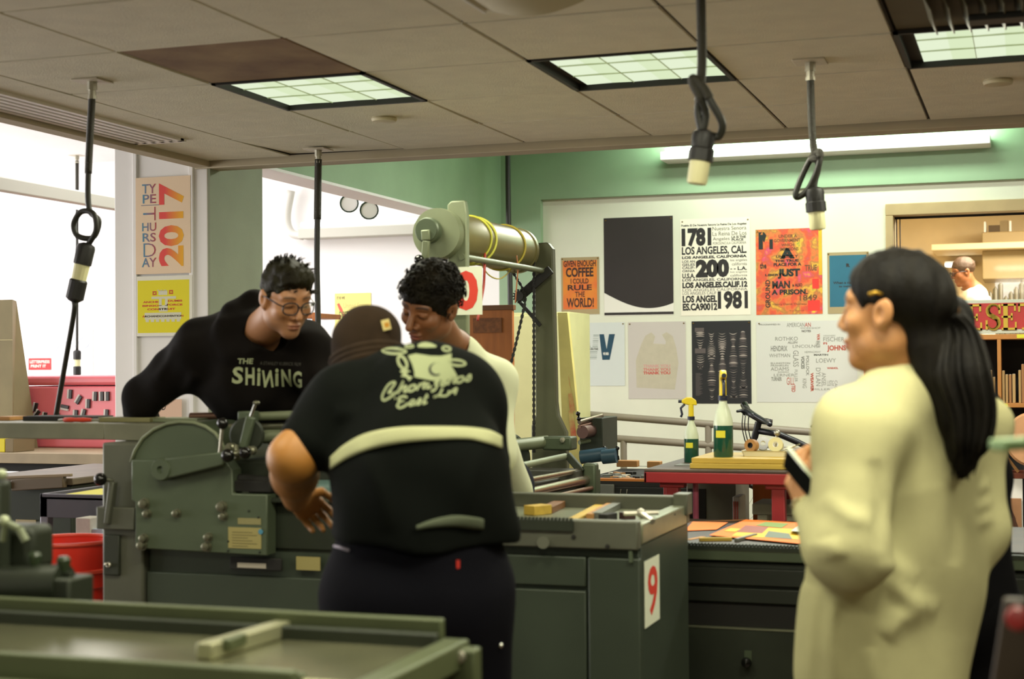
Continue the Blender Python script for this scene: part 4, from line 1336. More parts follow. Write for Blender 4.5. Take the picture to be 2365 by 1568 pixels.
def spray_bottle(px_, py_, yy, s, side, label):
    p = at(px_, py_, Y=yy)
    o = Vector((p.x, yy, ZB if px_ > 1620 else ZT))
    t = thing('spray_bottle', label, 'spray bottle', o, 'spray bottles on the red table')
    L = MB().lathe(o, (0, 0, 1), [(.0, 0), (.034 * s, 0), (.036 * s, .004), (.036 * s, .118 * s)], 24)
    L.build('cleaning_fluid', mat('green_fluid', '1C4A38', .12), t, smooth=50)
    M_PL = mat('clear_plastic', 'C8D2B8', .25, var=.03)
    MB().lathe(o, (0, 0, 1), [(.0363 * s, .116 * s), (.035 * s, .135 * s), (.026 * s, .17 * s), (.0155 * s, .195 * s), (.0145 * s, .21 * s)], 24).build('bottle_shoulder', M_PL, t, smooth=60)
    MB().lathe(o, (0, 0, 1), [(.018 * s, .208 * s), (.018 * s, .226 * s), (.0, .226 * s)], 18).build('collar', mat('navy_plastic', '1A2034', .4), t)
    YEL = mat('yellow_plastic', 'D8C020', .4)
    f = Vector(side).normalized()
    r = f.cross(Vector((0, 0, 1)))
    h = o + Vector((0, 0, .226 * s))
    MB().lathe(h, (0, 0, 1), [(.014 * s, 0), (.013 * s, .06 * s)], 12).build('neck', YEL, t)
    k = h + Vector((0, 0, .06 * s))
    mb = MB()
    prof = [(-.030, -.006), (-.026, .018), (-.004, .034), (.022, .034), (.046, .020), (.046, .006), (.016, -.004)]
    mb.prism([(u * s, v * s) for u, v in prof], k - r * (.0115 * s), f, (0, 0, 1), -.023 * s if f.cross(Vector((0, 0, 1))).dot(r) < 0 else .023 * s)
    mb.build('spray_head', YEL, t, bev=.005 * s, seg=3)
    NAV = mat('navy_plastic', '1A2034', .4)
    MB().tube([k + f * (.030 * s), k + f * (.05 * s) - Vector((0, 0, .02 * s)), k + f * (.044 * s) - Vector((0, 0, .05 * s)), k + f * (.05 * s) - Vector((0, 0, .064 * s))], .006 * s, 8).build('trigger', NAV, t, smooth=180)
    MB().cyl(k + f * (.044 * s) + Vector((0, 0, .014 * s)), k + f * (.062 * s) + Vector((0, 0, .014 * s)), .008 * s).build('nozzle', NAV, t)
    sd = (CAM - o)
    sd.z = 0
    ang = math.atan2(sd.y, sd.x)
    P, F = [], []
    n = 8
    for q in range(n + 1):
        a_ = ang - .55 + 1.0 * q / n - .25
        for zz in (.072, .098):
            P.append(o + Vector((.0372 * s * math.cos(a_), .0372 * s * math.sin(a_), zz * s)))
    for q in range(n):
        F.append((q * 2, q * 2 + 2, q * 2 + 3, q * 2 + 1))
    MB().add(P, F).build('label', mat('yellow_label', 'CFC82C', .6), t)
    return t


spray_bottle(1671, 1061, Yt + .15, 1.10, (.25, -.9, 0), 'large spray bottle of green fluid with a tall yellow neck on the yellow boards')
spray_bottle(1597, 1062, Yt + .45, .87, (-.9, -.2, 0), 'small spray bottle with a yellow head and navy trigger left of the larger one')
# enamel tray with odds and ends
p0, p1 = at(1712, 1060, Y=Yt + .2).x, at(1820, 1060, Y=Yt + .2).x
cx, cy = (p0 + p1) / 2, Yt + .27
t = thing('tray', 'shallow cream enamel tray on the yellow boards, holding tape and odds', 'tray', (cx, cy, ZB))
w_, d_ = (p1 - p0) / 2, .075
P, F = [], []
ring = lambda s, z_: [(cx + s * w_ * u, cy + s * d_ * v, ZB + z_) for (u, v) in ((-1, -.8), (-.92, -1), (.92, -1), (1, -.8), (1, .8), (.92, 1), (-.92, 1), (-1, .8))]
mb = MB()
rs = [ring(.93, 0), ring(1.0, .022), ring(1.03, .023), ring(.96, .021), ring(.9, .004)]
for r in rs:
    P += r
for k in range(4):
    for i in range(8):
        F.append((k * 8 + i, k * 8 + (i + 1) % 8, k * 8 + 8 + (i + 1) % 8, k * 8 + 8 + i))
F += [tuple(range(7, -1, -1)), tuple(range(32, 40))]
mb.add(P, F).build('tray_shell', mat('cream_enamel_tray', 'D8D2B4', .3), t)


def tape(x, y, z_, r0, r1, h, ax, label, m, m2=None):
    o = Vector((x, y, z_))
    t = thing('tape_roll', label, 'tape roll', o, 'tape rolls in the enamel tray')
    MB().lathe(o, ax, [(r0, 0), (r1, 0), (r1, h), (r0, h), (r0, 0)], 28).build('tape_body', m, t)
    MB().lathe(o, ax, [(r0 * .9, 0.001), (r0 * 1.02, 0.001), (r0 * 1.02, h - .001), (r0 * .9, h - .001), (r0 * .9, 0.001)], 24).build('core', m2 or M_TANW, t)


Mtape = mat('clear_tape', 'C8BE8C', .25)
tape(at(1793, 1035, Y=cy - .03).x, cy - .03, ZB + .042, .012, .03, .022, (0, -1, .35), 'cream tape roll standing on edge at the right of the tray', Mtape, PAPER)
tape(at(1740, 1040, Y=cy).x, cy, ZB + .04, .012, .026, .03, (-.3, -1, .1), 'brown tape roll standing on edge at the left of the tray', M_TANW, M_DARK)
tape(at(1762, 1032, Y=cy + .05).x, cy + .05, ZB + .045, .01, .028, .025, (.2, -1, .2), 'black tape roll behind the others in the tray', M_KNOB, Mtape)
o = MB().box(cx - .085, cx - .03, cy - .03, cy, ZB + .02, ZB + .034).build('wood_block', M_TANW, loc=(cx - .06, cy, ZB + .02), bev=.003)
tag(o, 'small tan wood block at the left end of the enamel tray', 'wood block')
o.location.z = ZB + .005
k0 = Vector((cx + .06, cy - .045, ZB + .022))
t = thing('craft_knife', 'thin craft knife leaning out of the right end of the tray', 'knife', k0)
MB().cyl(k0, k0 + Vector((.06, .01, .022)), .004).build('handle', M_STEEL, t)
MB().bar(k0 + Vector((.06, .01, .022)), k0 + Vector((.078, .013, .0285)), .001, .006).build('blade', M_CHROME, t)
# silver lamp clamp behind tray
p = at(1795, 1000, Y=Yt + .5)
t = thing('clamp', 'silver clamp stem standing behind the tape rolls', 'clamp', (p.x, p.y, ZT))
MB().cyl((p.x - .02, p.y, ZT), p, .006).build('stem', M_STEEL, t)
MB().ball(p, .014, 12).build('clamp_head', M_STEEL, t)

# things under the table
t = thing('storage_cabinet', 'grey metal cabinet under the red table', 'cabinet', at(1670, 1150, Y=6.9))
a_, b_ = at(1585, 1108, Y=6.9), at(1700, 1200, Y=6.9)
MB().box(a_.x, b_.x, 6.9, 7.25, 0, a_.z).build('body', mat('cabinet_grey', '6E6C5E', .5, var=.08), t, bev=.006)
MB().box(a_.x + .01, a_.x + .09, 6.89, 6.9, .1, a_.z - .04).build('door', M_DARK, t)
a_, b_ = at(1692, 1147, Y=6.5), at(1708, 1200, Y=6.5)
t = thing('carton', 'small white carton with red stripes under the red table', 'box', ((a_.x + b_.x) / 2, 6.55, 0))
MB().box(a_.x, b_.x, 6.5, 6.65, 0, a_.z).build('carton_body', PAPER, t, bev=.003)
mb = MB()
for k in range(3):
    mb.box(a_.x + .003 + k * .008, a_.x + .007 + k * .008, 6.498, 6.5, .4, a_.z - .02)
mb.build('red_stripe', INKR, t)
a_, b_ = at(1738, 1108, Y=7.0), at(1800, 1165, Y=7.0)
o = MB().box(a_.x, b_.x + .1, 7.0, 7.03, 0, a_.z).build('plywood_sheet', M_WOOD, loc=((a_.x + b_.x) / 2, 7, 0), bev=.003)
tag(o, 'brown wooden panel standing under the red table', 'panel')
a_, b_ = at(1737, 1163, Y=6.3), at(1850, 1180, Y=6.3)
t = thing('bench', 'low whitewashed wooden bench under the red table', 'bench', ((a_.x + b_.x) / 2, 6.4, 0))
M_BW = mat('bench_white', 'A8A48A', .6, var=.15, scale=7)
MB().box(a_.x, b_.x, 6.3, 6.55, a_.z - .045, a_.z).build('seat', M_BW, t, bev=.004)
for x in (a_.x + .02, b_.x - .06):
    for y in (6.31, 6.5):
        MB().box(x, x + .04, y, y + .04, 0, a_.z - .045).build('leg', M_BW, t, bev=.003)

# ---- type shelf with sign
a, b = at(2245, 771, Y=11.0), at(2500, 690, Y=11.0)
xl = at(2030, 771, Y=11.0).x
t = thing('shop_sign', 'red sign board with tall yellow serif letters above the bookshelf', 'sign', ((xl + b.x) / 2, 11.0, a.z))
sz0, sz1 = a.z, at(2300, 692, Y=11.0).z
MB().box(xl, b.x, 11.0, 11.03, sz0, sz1).build('sign_board', mat('sign_border', 'B8BCA8', .6), t, bev=.003)
hh = sz1 - sz0
MB().box(xl + .03, b.x - .03, 10.996, 11.0, sz0 + hh * .13, sz1 - hh * .1).build('red_field', mat('sign_field', 'A82C26', .6, var=.08), t)
# slab letters R E S E T drawn as strokes
mb = MB()
gz0, gz1 = at(2300, 762, Y=10.99).z, at(2300, 702, Y=10.99).z


def R_(x0, z0, x1, z1):
    mb.box(x0, x1, 10.990, 10.996, gz0 + (gz1 - gz0) * z0, gz0 + (gz1 - gz0) * z1)


lw = [at(x, 730, Y=10.99).x for x in (2184, 2231, 2268, 2276, 2311, 2313, 2348, 2352, 2392)]
def glyph_E(x0, x1):
    w_ = x1 - x0
    R_(x0 + w_ * .12, 0, x0 + w_ * .42, 1)
    R_(x0, 0, x1, .08)
    R_(x0, .92, x1 - w_ * .05, 1)
    R_(x0, .46, x0 + w_ * .72, .54)
    R_(x1 - w_ * .12, 0, x1, .3)
    R_(x1 - w_ * .17, .72, x1 - w_ * .05, 1)
    R_(x0 + w_ * .62, .36, x0 + w_ * .74, .64)


def strokeS(x0, x1):
    w_ = x1 - x0
    pts = []
    H_ = gz1 - gz0
    ctrl = [(.92, .78), (.72, .95), (.40, .96), (.17, .82), (.22, .63), (.5, .52), (.8, .40), (.86, .2), (.64, .05), (.34, .05), (.08, .2)]
    P_ = curve_pts([Vector((x0 + w_ * u, 10.993, gz0 + H_ * v)) for u, v in ctrl], 6)
    n = len(P_)
    for i in range(n - 1):
        q = i / (n - 1)
        w2 = .012 + .020 * math.sin(PI * q) ** 2
        d = (P_[i + 1] - P_[i])
        mb.obox((P_[i] + P_[i + 1]) / 2, (d.length * 1.6, .006, w2), d, (0, 1, 0))
    R_(x0 + w_ * .86, .62, x1, .98)
    R_(x0, .02, x0 + w_ * .14, .38)


def glyph_T(x0, x1):
    w_ = x1 - x0
    R_(x0 + w_ * .36, 0, x0 + w_ * .64, 1)
    R_(x0, .9, x1, 1)
    R_(x0 + w_ * .2, 0, x0 + w_ * .8, .08)
    R_(x0, .68, x0 + w_ * .1, 1)
    R_(x1 - w_ * .1, .68, x1, 1)


glyph_E(lw[1], lw[2])
strokeS(lw[3], lw[4])
glyph_E(lw[5], lw[6])
glyph_T(lw[7], lw[8])
x0, x1 = lw[0], lw[1] - .02
w_ = x1 - x0
R_(x0 + w_ * .12, 0, x0 + w_ * .4, 1)
R_(x0, 0, x0 + w_ * .52, .08)
R_(x0, .92, x0 + w_ * .7, 1)
R_(x0 + w_ * .4, .48, x0 + w_ * .7, .56)
R_(x0 + w_ * .62, .54, x0 + w_ * .86, .94)
R_(x0 + w_ * .6, .1, x0 + w_ * .84, .5)
R_(x0 + w_ * .8, 0, x1, .1)
mb.build('lettering', mat('sign_yellow', 'B89A2C', .6), t, smooth=0)

SX0, SX1, SY = xl + .02, 1.0, 10.85
zt = at(2300, 772, Y=SY).z
zs = at(2300, 931, Y=SY).z
zb = at(2330, 1093, Y=SY).z
t = thing('bookcase', 'orange wood bookcase below the red sign, packed with tan spines', 'bookcase', ((SX0 + SX1) / 2, SY, 0))
M_SH = mat('shelf_wood', 'B07434', .55, var=.12, scale=4)
MB().box(SX0, SX1, SY, 11.2, zt - .035, zt).build('top_board', M_SH, t, bev=.003)
MB().box(SX0, SX1, SY, 11.2, zs - .03, zs).build('shelf_board', M_SH, t, bev=.003)
MB().box(SX0, SX1, SY, 11.2, zb - .035, zb).build('bottom_board', mat('shelf_red_wood', '7A3A22', .5), t, bev=.003)
MB().box(SX0, SX1, 11.2, 11.22, .0, zt).build('back_panel', M_DARK, t)
dx = at(2308, 850, Y=SY).x
for x in (SX0, dx, SX1 - .025):
    MB().box(x - .0125, x + .0125, SY, 11.2, zs if x == dx else 0, zt - .035).build('divider', M_SH, t, bev=.003)
for (px_, zz) in ((2315, zs - .015), (2362, zt - .015)):
    x = at(px_, 900, Y=SY).x
    MB().box(x - .033, x + .033, SY - .002, SY, zz - .012, zz + .012).build('shelf_label', mat('yellow_label', 'CFC82C', .6), t)
bk = [(2270, 6, 867), (2277, 6, 862), (2283.5, 7, 855), (2292, 6, 871), (2299, 6, 826), (2314, 6, 856), (2322, 6, 865), (2330, 6, 865), (2338, 7, 864), (2352, 6, 855), (2359, 6, 841), (2366, 6, 838), (2374, 7, 850), (2383, 6, 846), (2262, 6, 860), (2254, 6, 868)]
for k, (px_, w_, py_) in enumerate(bk):
    a_, b_ = at(px_, py_, Y=SY + .02), at(px_ + w_, py_, Y=SY + .02)
    if abs((a_.x + b_.x) / 2 - dx) < .024:
        continue
    t = thing('book', 'tan spined book standing in the bookcase row under the red sign', 'book', ((a_.x + b_.x) / 2, SY + .02, zs), 'tan books in the bookcase')
    MB().box(a_.x, b_.x, SY + .02, SY + .2, zs + .0005, a_.z).build('cover', mat('spine_%d' % (k % 3), ('A88450', '9A6A3C', 'B08C58')[k % 3], .7), t, bev=.002)
    MB().box(a_.x + .002, b_.x - .002, SY + .03, SY + .198, a_.z - .003, a_.z + .0004).build('pages', PAPER, t)
# leaning pieces on the lower shelf
for k, (x0, y0, x1, y1, w_) in enumerate(((2300, 965, 2350, 1003, .012), (2320, 1050, 2352, 1090, .012), (2322, 1070, 2334, 1090, .03))):
    a_, b_ = at(x0, y0, Y=SY + .1), at(x1, y1, Y=SY + .1)
    o = MB().bar(a_, b_, .02, w_, (0, 1, 0)).build('wood_strip', M_TANW, loc=(b_.x, b_.y, b_.z))
    tag(o, ('thin tan strip slanting in the upper part of the lower shelf', 'thin tan strip slanting down to the lower shelf board', 'short wide tan strip on the lower shelf board')[k], 'wood strip', 'strips on the lower shelf')
c_ = at(2388, 1015, Y=SY - .12)
o = MB().lathe((c_.x, SY - .12, c_.z), (0, -1, .1), [(0, 0), (.17, 0), (.185, .01), (.17, .025), (0, .025)], 40).build('wooden_disc', mat('disc_tan', 'BE8A5C', .6, var=.1), loc=(c_.x, SY - .12, c_.z))
tag(o, 'rounded tan wooden disc at the right edge in front of the bookcase', 'disc')
# stained panel and white card under the bookcase
a_, b_ = at(2284, 1150, Y=10.8), at(2361, 1283, Y=10.8)
t = thing('stained_panel', 'tan wooden panel with a dark brown stain leaning under the bookcase', 'panel', ((a_.x + b_.x) / 2, 10.8, 0))
MB().box(a_.x, b_.x, 10.8, 10.83, .0, a_.z).build('panel', mat('panel_tan', 'A87850', .6, var=.15), t, bev=.003)
mb = MB()
w_, h_ = b_.x - a_.x, a_.z
pp = [(.5 + .36 * (1 + .12 * math.sin(5 * q) + .08 * math.sin(11 * q)) * math.cos(q), .5 + .44 * (1 + .06 * math.sin(7 * q)) * math.sin(q)) for q in np.linspace(0, 2 * PI, 40, False)]
mb.add([(a_.x + w_ * u, 10.798, h_ * v) for u, v in pp], [tuple(range(40))])
mb.build('stain', mat('stain_brown', '4E2E1C', .5, var=.2, scale=8), t)
a_, b_ = at(2296, 1105, Y=10.84), at(2362, 1152, Y=10.84)
o = MB().box(a_.x, b_.x, 10.84, 10.86, 0, a_.z).build('white_card', PAPER, loc=((a_.x + b_.x) / 2, 10.85, 0))
tag(o, 'plain white card behind the stained panel under the bookcase', 'card')

# ---- office behind the window
t = thing('strip_light', 'short bright tube lamp behind the person in the window', 'strip light', at(2188, 613, Y=15.0), 'strip lights')
a_, b_ = at(2182, 613, Y=15.0), at(2200, 613, Y=15.0)
MB().cyl(a_, b_ + Vector((.2, 0, 0)), .02, n=10).build('lamp_tube', emitter('office_tube', 'FFFFF0', 3.0), t)
MB().box(a_.x, b_.x + .2, 15.02, 15.2, a_.z - .01, a_.z + .04).build('housing', M_WHITE, t)
a_, b_ = at(2267, 490, Y=14.5), at(2500, 640, Y=14.5)
t = thing('wall_cupboard', 'beige wall cupboard in the office behind the window', 'cupboard', (a_.x, 14.6, b_.z))
z1, z2 = at(2300, 563, Y=14.5).z, at(2300, 578, Y=14.5).z
MB().box(a_.x, b_.x, 14.5, 15.2, z1, at(2300, 535, Y=14.5).z).build('upper_cupboard', mat('cupboard_beige', 'A8946A', .6), t, bev=.01)
MB().box(at(2150, 570, Y=14.3).x, b_.x, 14.3, 15.2, z2, z1).build('ledge', mat('office_ledge', 'EAD8B0', .6), t, bev=.01)
MB().box(a_.x, b_.x, 14.5, 15.2, b_.z, z2).build('lower_cupboard', mat('cupboard_beige', 'A8946A', .6), t, bev=.01)
a_, b_ = at(2268, 500, Y=14.0), at(2335, 538, Y=14.0)
t = thing('wire_basket', 'white wire basket on top of the office cupboard', 'basket', ((a_.x + b_.x) / 2, 14.6, b_.z))
MB().box(a_.x, b_.x, 14.52, 14.8, b_.z, b_.z + .02).box(a_.x, a_.x + .02, 14.52, 14.8, b_.z, a_.z).box(b_.x - .02, b_.x, 14.52, 14.8, b_.z, a_.z).build('basket_frame', M_WHITE, t, bev=.004)
MB().box(a_.x + .04, (a_.x + b_.x) / 2 + .02, 14.55, 14.75, b_.z + .02, b_.z + .12).build('folded_cloth', mat('dark_cloth', '5A4A36', .8), t)
MB().box(b_.x - .1, b_.x - .03, 14.55, 14.75, b_.z + .02, b_.z + .16).build('carton', mat('grey_carton', '8A7A5A', .8), t)
a_, b_ = at(2298, 637, Y=15.1), at(2500, 700, Y=15.1)
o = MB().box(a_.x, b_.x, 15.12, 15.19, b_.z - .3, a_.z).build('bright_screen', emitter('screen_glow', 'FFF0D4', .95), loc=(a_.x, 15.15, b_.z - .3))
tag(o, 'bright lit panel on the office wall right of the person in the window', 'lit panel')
for k in range(9):
    p = at(2275 + k * 12, 690, Y=13.9)
    o = MB().lathe((p.x, 13.9, .9), (0, 0, 1), [(.0, 0), (.019, 0), (.021, .3 + p.z - 1.2 + .04 * ((k * 5) % 4)), (.0, .33 + p.z - 1.2 + .04 * ((k * 5) % 4))], 8).build('bottle', mat('dark_bottle', '4A4430', .4), loc=(p.x, 13.9, .9))
    tag(o, 'dark bottle in the row on the office counter behind the window', 'bottle', 'bottles on the office counter')
o = MB().box(at(2230, 700, Y=13.8).x, 3, 13.75, 14.3, .82, .9).build('counter', mat('cupboard_beige', 'A8946A', .6), loc=(0, 14, .82))
tag(o, 'beige office counter behind the window', 'counter')
o.location.z = .82
MB().box(at(2230, 700, Y=13.8).x, 3, 13.8, 14.3, 0, .82).build('counter_base', mat('cupboard_beige', 'A8946A', .6), o)

# ---------------------------------------------------------------- main proof press
M_GREEN = mat('machine_green', '525D48', 0.42, metal=0.2, var=0.10, scale=4, bump=0.04, bscale=70)
M_GREENB = mat('machine_green_base', '3C4538', 0.45, metal=0.2, var=0.14, scale=3, bump=0.04, bscale=70)
M_GREYB = mat('machine_grey', '5C5E50', 0.45, metal=0.25, var=0.12, scale=5)
M_BED = mat('bed_steel', '8C9078', 0.32, metal=0.6, var=0.15, scale=7)
PC = at(1475, 1205, Z=0.97)
YF, XR = PC.y, PC.x
XL = at(235, 1250, Y=YF).x
YK2 = YF + 0.66
mp = thing('proof_press', 'large green proof press numbered nine, which the three people lean over', 'printing press', ((XL + XR) / 2, (YF + YK2) / 2, 0))
A = lambda x, y, dy=0.0: at(x, y, Y=YF + dy)


def fbox(x0, y0, x1, y1, f, b, name, m, par=None, bev=.004):
    """box from front plane YF+f to YF+b covering a pixel rectangle on its front"""
    p, q = at(x0, y0, Y=YF + f), at(x1, y1, Y=YF + f)
    return MB().box(p.x, q.x, YF + f, YF + b, q.z, p.z).build(name, m, par or mp, bev=bev)


zb = A(1300, 1270).z
zl = A(400, 1315).z
x331 = A(331, 1300).x
MB().box(x331, XR - .004, YF + .03, YK2, 0, zb + .01).build('base_cabinet', M_GREENB, mp, bev=.006)
p0, p1 = A(331, 1318, .012), A(745, 1400, .012)
MB().box(p0.x + .012, A(1205, 1300).x - .35, YF + .012, YF + .03, 0.06, zl - .012).build('front_panel', M_GREENB, mp, bev=.004)
xs = A(1353, 1300).x
zs_ = A(1280, 1359).z
MB().box(A(1160, 1300).x, xs - .004, YF + .012, YF + .03, zs_ + .006, zb - .02).build('drawer', M_GREENB, mp, bev=.004)
MB().box(A(1160, 1300).x, xs - .004, YF + .012, YF + .03, .06, zs_ - .006).build('front_door', M_GREENB, mp, bev=.004)
MB().box(xs + .004, XR, YF + .008, YF + .03, .0, zb - .02).build('corner_panel', M_GREENB, mp, bev=.004)
# left column
fbox(235, 1022, 331, 1568, 0, .6, 'left_column', M_GREYB, bev=.008)
fbox(238, 1235, 275, 1330, -.012, 0, 'switch_plate', mat('switch_dark', '33372C', .5, metal=.2), bev=.004)
p = A(252, 1305, -.012)
MB().lathe(p, (0, -1, .3), [(.009, 0), (.009, .006), (.004, .008), (.005, .022), (0, .024)], 10).build('toggle', M_STEEL, mp)
# left lever with ball
k = A(232, 1107, -.06)
MB().bar(A(262, 1112, -.03), A(250, 1210, -.03), .02, .028, (0, 1, 0)).bar(A(262, 1110, -.03), k + Vector((.01, .01, 0)), .012, .014, (0, 1, 0)).build('side_lever', M_GREYB, mp, bev=.004)
MB().ball(k, .021, 18).build('lever_ball', M_KNOB, mp)
fbox(222, 1170, 310, 1225, -.03, .0, 'lever_bracket', M_GREYB)
# guard dome and cheek plate
dome = [(303, 1068), (312, 1040), (330, 1012), (355, 992), (385, 979), (415, 974), (448, 976), (475, 985), (497, 1000), (512, 1020), (520, 1050), (520, 1075)]
o = A(303, 1068, -.02)
pl = [((A(x, y, -.02).x - o.x), (A(x, y, -.02).z - o.z)) for x, y in dome]
MB().prism(pl[::-1], o, (1, 0, 0), (0, 0, 1), -.30).build('cylinder_guard', M_GREEN, mp, bev=.006)
MB().tube([A(x, y, -.024) for x, y in dome[:-1]], .006, 8).build('guard_rim', M_PRESSL, mp, smooth=180)
ck = [(303, 1062), (520, 1062), (536, 1085), (537, 1140), (617, 1142), (617, 1284), (342, 1268), (312, 1266), (312, 1160), (303, 1155)]
o = A(303, 1284, -.045)
pl = [((A(x, y, -.045).x - o.x), (A(x, y, -.045).z - o.z)) for x, y in ck]
MB().prism(pl[::-1], o, (1, 0, 0), (0, 0, 1), -.06).build('cheek_plate', M_GREEN, mp, bev=.004)
M_BOLT = mat('oiled_bolt', '7A7A66', .3, metal=.7)
for (x, y, r) in ((335, 1163, .014), (342, 1186, .011), (410, 1185, .011), (514, 1170, .014), (518, 1192, .011), (334, 1243, .012), (330, 1259, .013), (483, 1240, .011), (479, 1262, .013)):
    p = A(x, y, -.045)
    MB().lathe(p, (0, -1, 0), [(r * 1.3, 0), (r * 1.3, .004), (r, .004), (r, .018), (r * .6, .02), (0, .02)], 12).build('bolt', M_BOLT, mp)
for (x, y) in ((528, 1250), (597, 1195), (575, 1180), (600, 1275), (527, 1272)):
    MB().lathe(A(x, y, -.045), (0, -1, 0), [(.004, 0), (.0035, .003), (0, .004)], 8).build('rivet', M_PRESSD, mp)
# hub and crank arm with ball handles
h = A(384, 1083, -.05)
MB().lathe(h, (0, -1, 0), [(.036, 0), (.036, .03), (.032, .036), (.012, .036), (.011, .028), (0, .028)], 28).build('hub', M_GREEN, mp)
e = A(520, 1058, -.075)
x, y, z = basis(e - h - Vector((0, -.025, 0)), (0, 1, 0))
hh = h + Vector((0, -.02, 0))
MB().add([hh + Vector(v) for v in ((0, -.012, .034), (0, -.012, -.034), (0, .012, -.034), (0, .012, .034))] + [e + Vector(v) for v in ((0, -.008, .022), (0, -.008, -.022), (0, .008, -.022), (0, .008, .022))],
         [(0, 1, 2, 3), (7, 6, 5, 4), (0, 4, 5, 1), (1, 5, 6, 2), (2, 6, 7, 3), (3, 7, 4, 0)]).build('crank_arm', M_GREEN, mp, bev=.006)
MB().lathe(A(412, 1078, -.085), (1, 0, .18), [(.0335, 0), (.0335, .012)], 20).build('arm_band', M_STEEL, mp) if False else None
for (x, y, dy, r) in ((526, 1052, -.13, .021), (566, 1046, -.12, .019), (514, 978, -.09, .018)):
    MB().ball(A(x, y, dy), r, 18).build('ball_handle', M_KNOB, mp)
MB().cyl(A(514, 980, -.09), A(506, 1066, -.07), .006, n=10).build('lever_stem', M_STEEL, mp)
MB().cyl(A(530, 1050, -.11), A(580, 1042, -.06), .010, n=12).cyl(A(545, 1030, -.06), A(548, 1060, -.08), .009).build('lever_joint', M_BOLT, mp)
for (x, y, r) in ((538, 1033, .015), (585, 1040, .014)):
    MB().lathe(A(x, y, -.05), (0, -1, 0), [(r, 0), (r, .02), (r * .7, .024), (r * .7, .035), (0, .036)], 14).build('boss', M_BOLT, mp)
# round trip lever and chrome handle
d0 = A(570, 1005, -.02)
MB().lathe(d0, (.25, -1, 0), [(0, -.02), (.052, -.02), (.056, 0), (.05, .008), (0, .01)], 28).build('cam_disc', M_PRESSD, mp)
MB().bar(A(562, 1035, -.05), A(580, 962, -.05), .03, .018, (0, 1, 0)).build('trip_lever', M_GREEN, mp, bev=.005)
MB().cyl(A(578, 966, -.05), A(589, 934, -.05), .0055, n=10).build('handle_stem', M_CHROME, mp)
MB().ball(A(592, 930, -.05), .009, 12, (1.3, 1, .8)).build('handle_tip', M_BOLT, mp)
fbox(548, 950, 578, 975, .02, .08, 'gripper_block', M_GREEN)
# carriage bars and rollers over the bed (towards the people)
for (x0, y0, x1, y1, dy, r, m_) in ((440, 961, 700, 957, .30, .012, M_COPPER), (590, 962, 760, 955, .10, .014, M_PRESSL), (530, 985, 780, 982, .12, .010, M_BOLT), (520, 1010, 780, 1004, .12, .022, M_PRESSL), (500, 1000, 760, 998, .2, .02, M_PRESSD)):
    MB().cyl(A(x0, y0, dy), A(x1, y1, dy), r, n=16).build('carriage_bar', m_, mp)
fbox(540, 1062, 780, 1140, .02, .3, 'carriage_body', M_PRESSD, bev=.01)
fbox(537, 1110, 625, 1138, -.03, .02, 'roller_bracket', M_DARK)
MB().cyl(A(540, 1105, -.0), A(700, 1118, -.0), .016, n=14).build('ink_roller', M_DARK, mp)
MB().cyl(A(690, 1132, .03), A(800, 1132, .03), .034, n=24).build('teal_roller', mat('teal_roller', '5E7A74', .35), mp)
fbox(617, 1142, 1060, 1284, .02, .2, 'bed_side', M_PRESSD, bev=.006)
fbox(620, 1150, 760, 1165, -.02, .02, 'rail', M_PRESSD)
# labels
MB().build if False else None
fbox(549, 1196, 602, 1212, -.047, -.045, 'maker_plate', mat('plate_olive', '8A8458', .5), bev=0)
lb = fbox(527, 1217, 603, 1268, -.047, -.045, 'instruction_label', mat('label_tan', '9A9058', .6), bev=0)
mb = MB()
sh = Sheet(A(527, 1268, -.0475), (A(603, 1268, -.0475).x - A(527, 1268, -.0475).x, 0, 0), (0, 0, A(527, 1217, -.0475).z - A(527, 1268, -.0475).z))
for k in range(6):
    sh.rect(mb, .12, .14 + k * .125, .6 + .28 * ((k * 5) % 3) / 2, .17 + k * .125, .0004)
mb.build('label_lines', mat('label_line', '6E683C', .7), lb, smooth=0)
q = A(602, 1228, -.048)
MB().lathe(q, (0, -1, 0), [(.008, 0), (.008, .001), (0, .0012)], 14).build('blue_dot', mat('dot_blue', '4A86A0', .5), mp)
fbox(530, 1286, 650, 1320, -.012, .0, 'black_plate', M_DARK)
fbox(548, 1299, 614, 1313, -.014, -.012, 'white_strip', mat('strip_white', 'A8A090', .6), bev=0)
fbox(684, 1285, 739, 1318, .008, .012, 'paper_label', mat('label_tan', '9A9058', .6), bev=0)

# bed and rails at the right end
ZBED = .945
xb0 = A(1180, 1200).x
MB().box(xb0 - .9, XR - .03, YF + .03, YK2 - .03, zb + .01, ZBED).build('bed', M_BED, mp, bev=.004)
MB().box(xb0 - .3, XR, YF - .012, YF + .03, A(1400, 1268).z, .972).build('front_rail', M_GREYB, mp, bev=.005)
mb = MB()
gx0, gx1 = A(1226, 1200).x, A(1328, 1200).x
mb.box(gx0 - .3, gx1, YF - .022, YF - .012, .94, .97)
for k in range(44):
    x = gx1 - .004 - k * .0115
    mb.box(x - .0058, x, YF - .022, YF - .010, .97, .978)
mb.build('gear_rack', M_PRESSD, mp, smooth=0)
zk = at(1590, 1162, X=XR).z
MB().box(xb0 - .9, XR + .004, YK2 - .03, YK2 + .01, .9, .99).build('back_rail', M_GREYB, mp, bev=.005)
MB().box(XR - .045, XR + .004, YF + .03, YK2 - .03, .90, .962).build('end_rail', M_BED, mp, bev=.005)
MB().box(XR - .035, XR + .012, YK2 - .06, YK2 + .02, .93, 1.0).build('corner_stop', M_GREYB, mp, bev=.004)
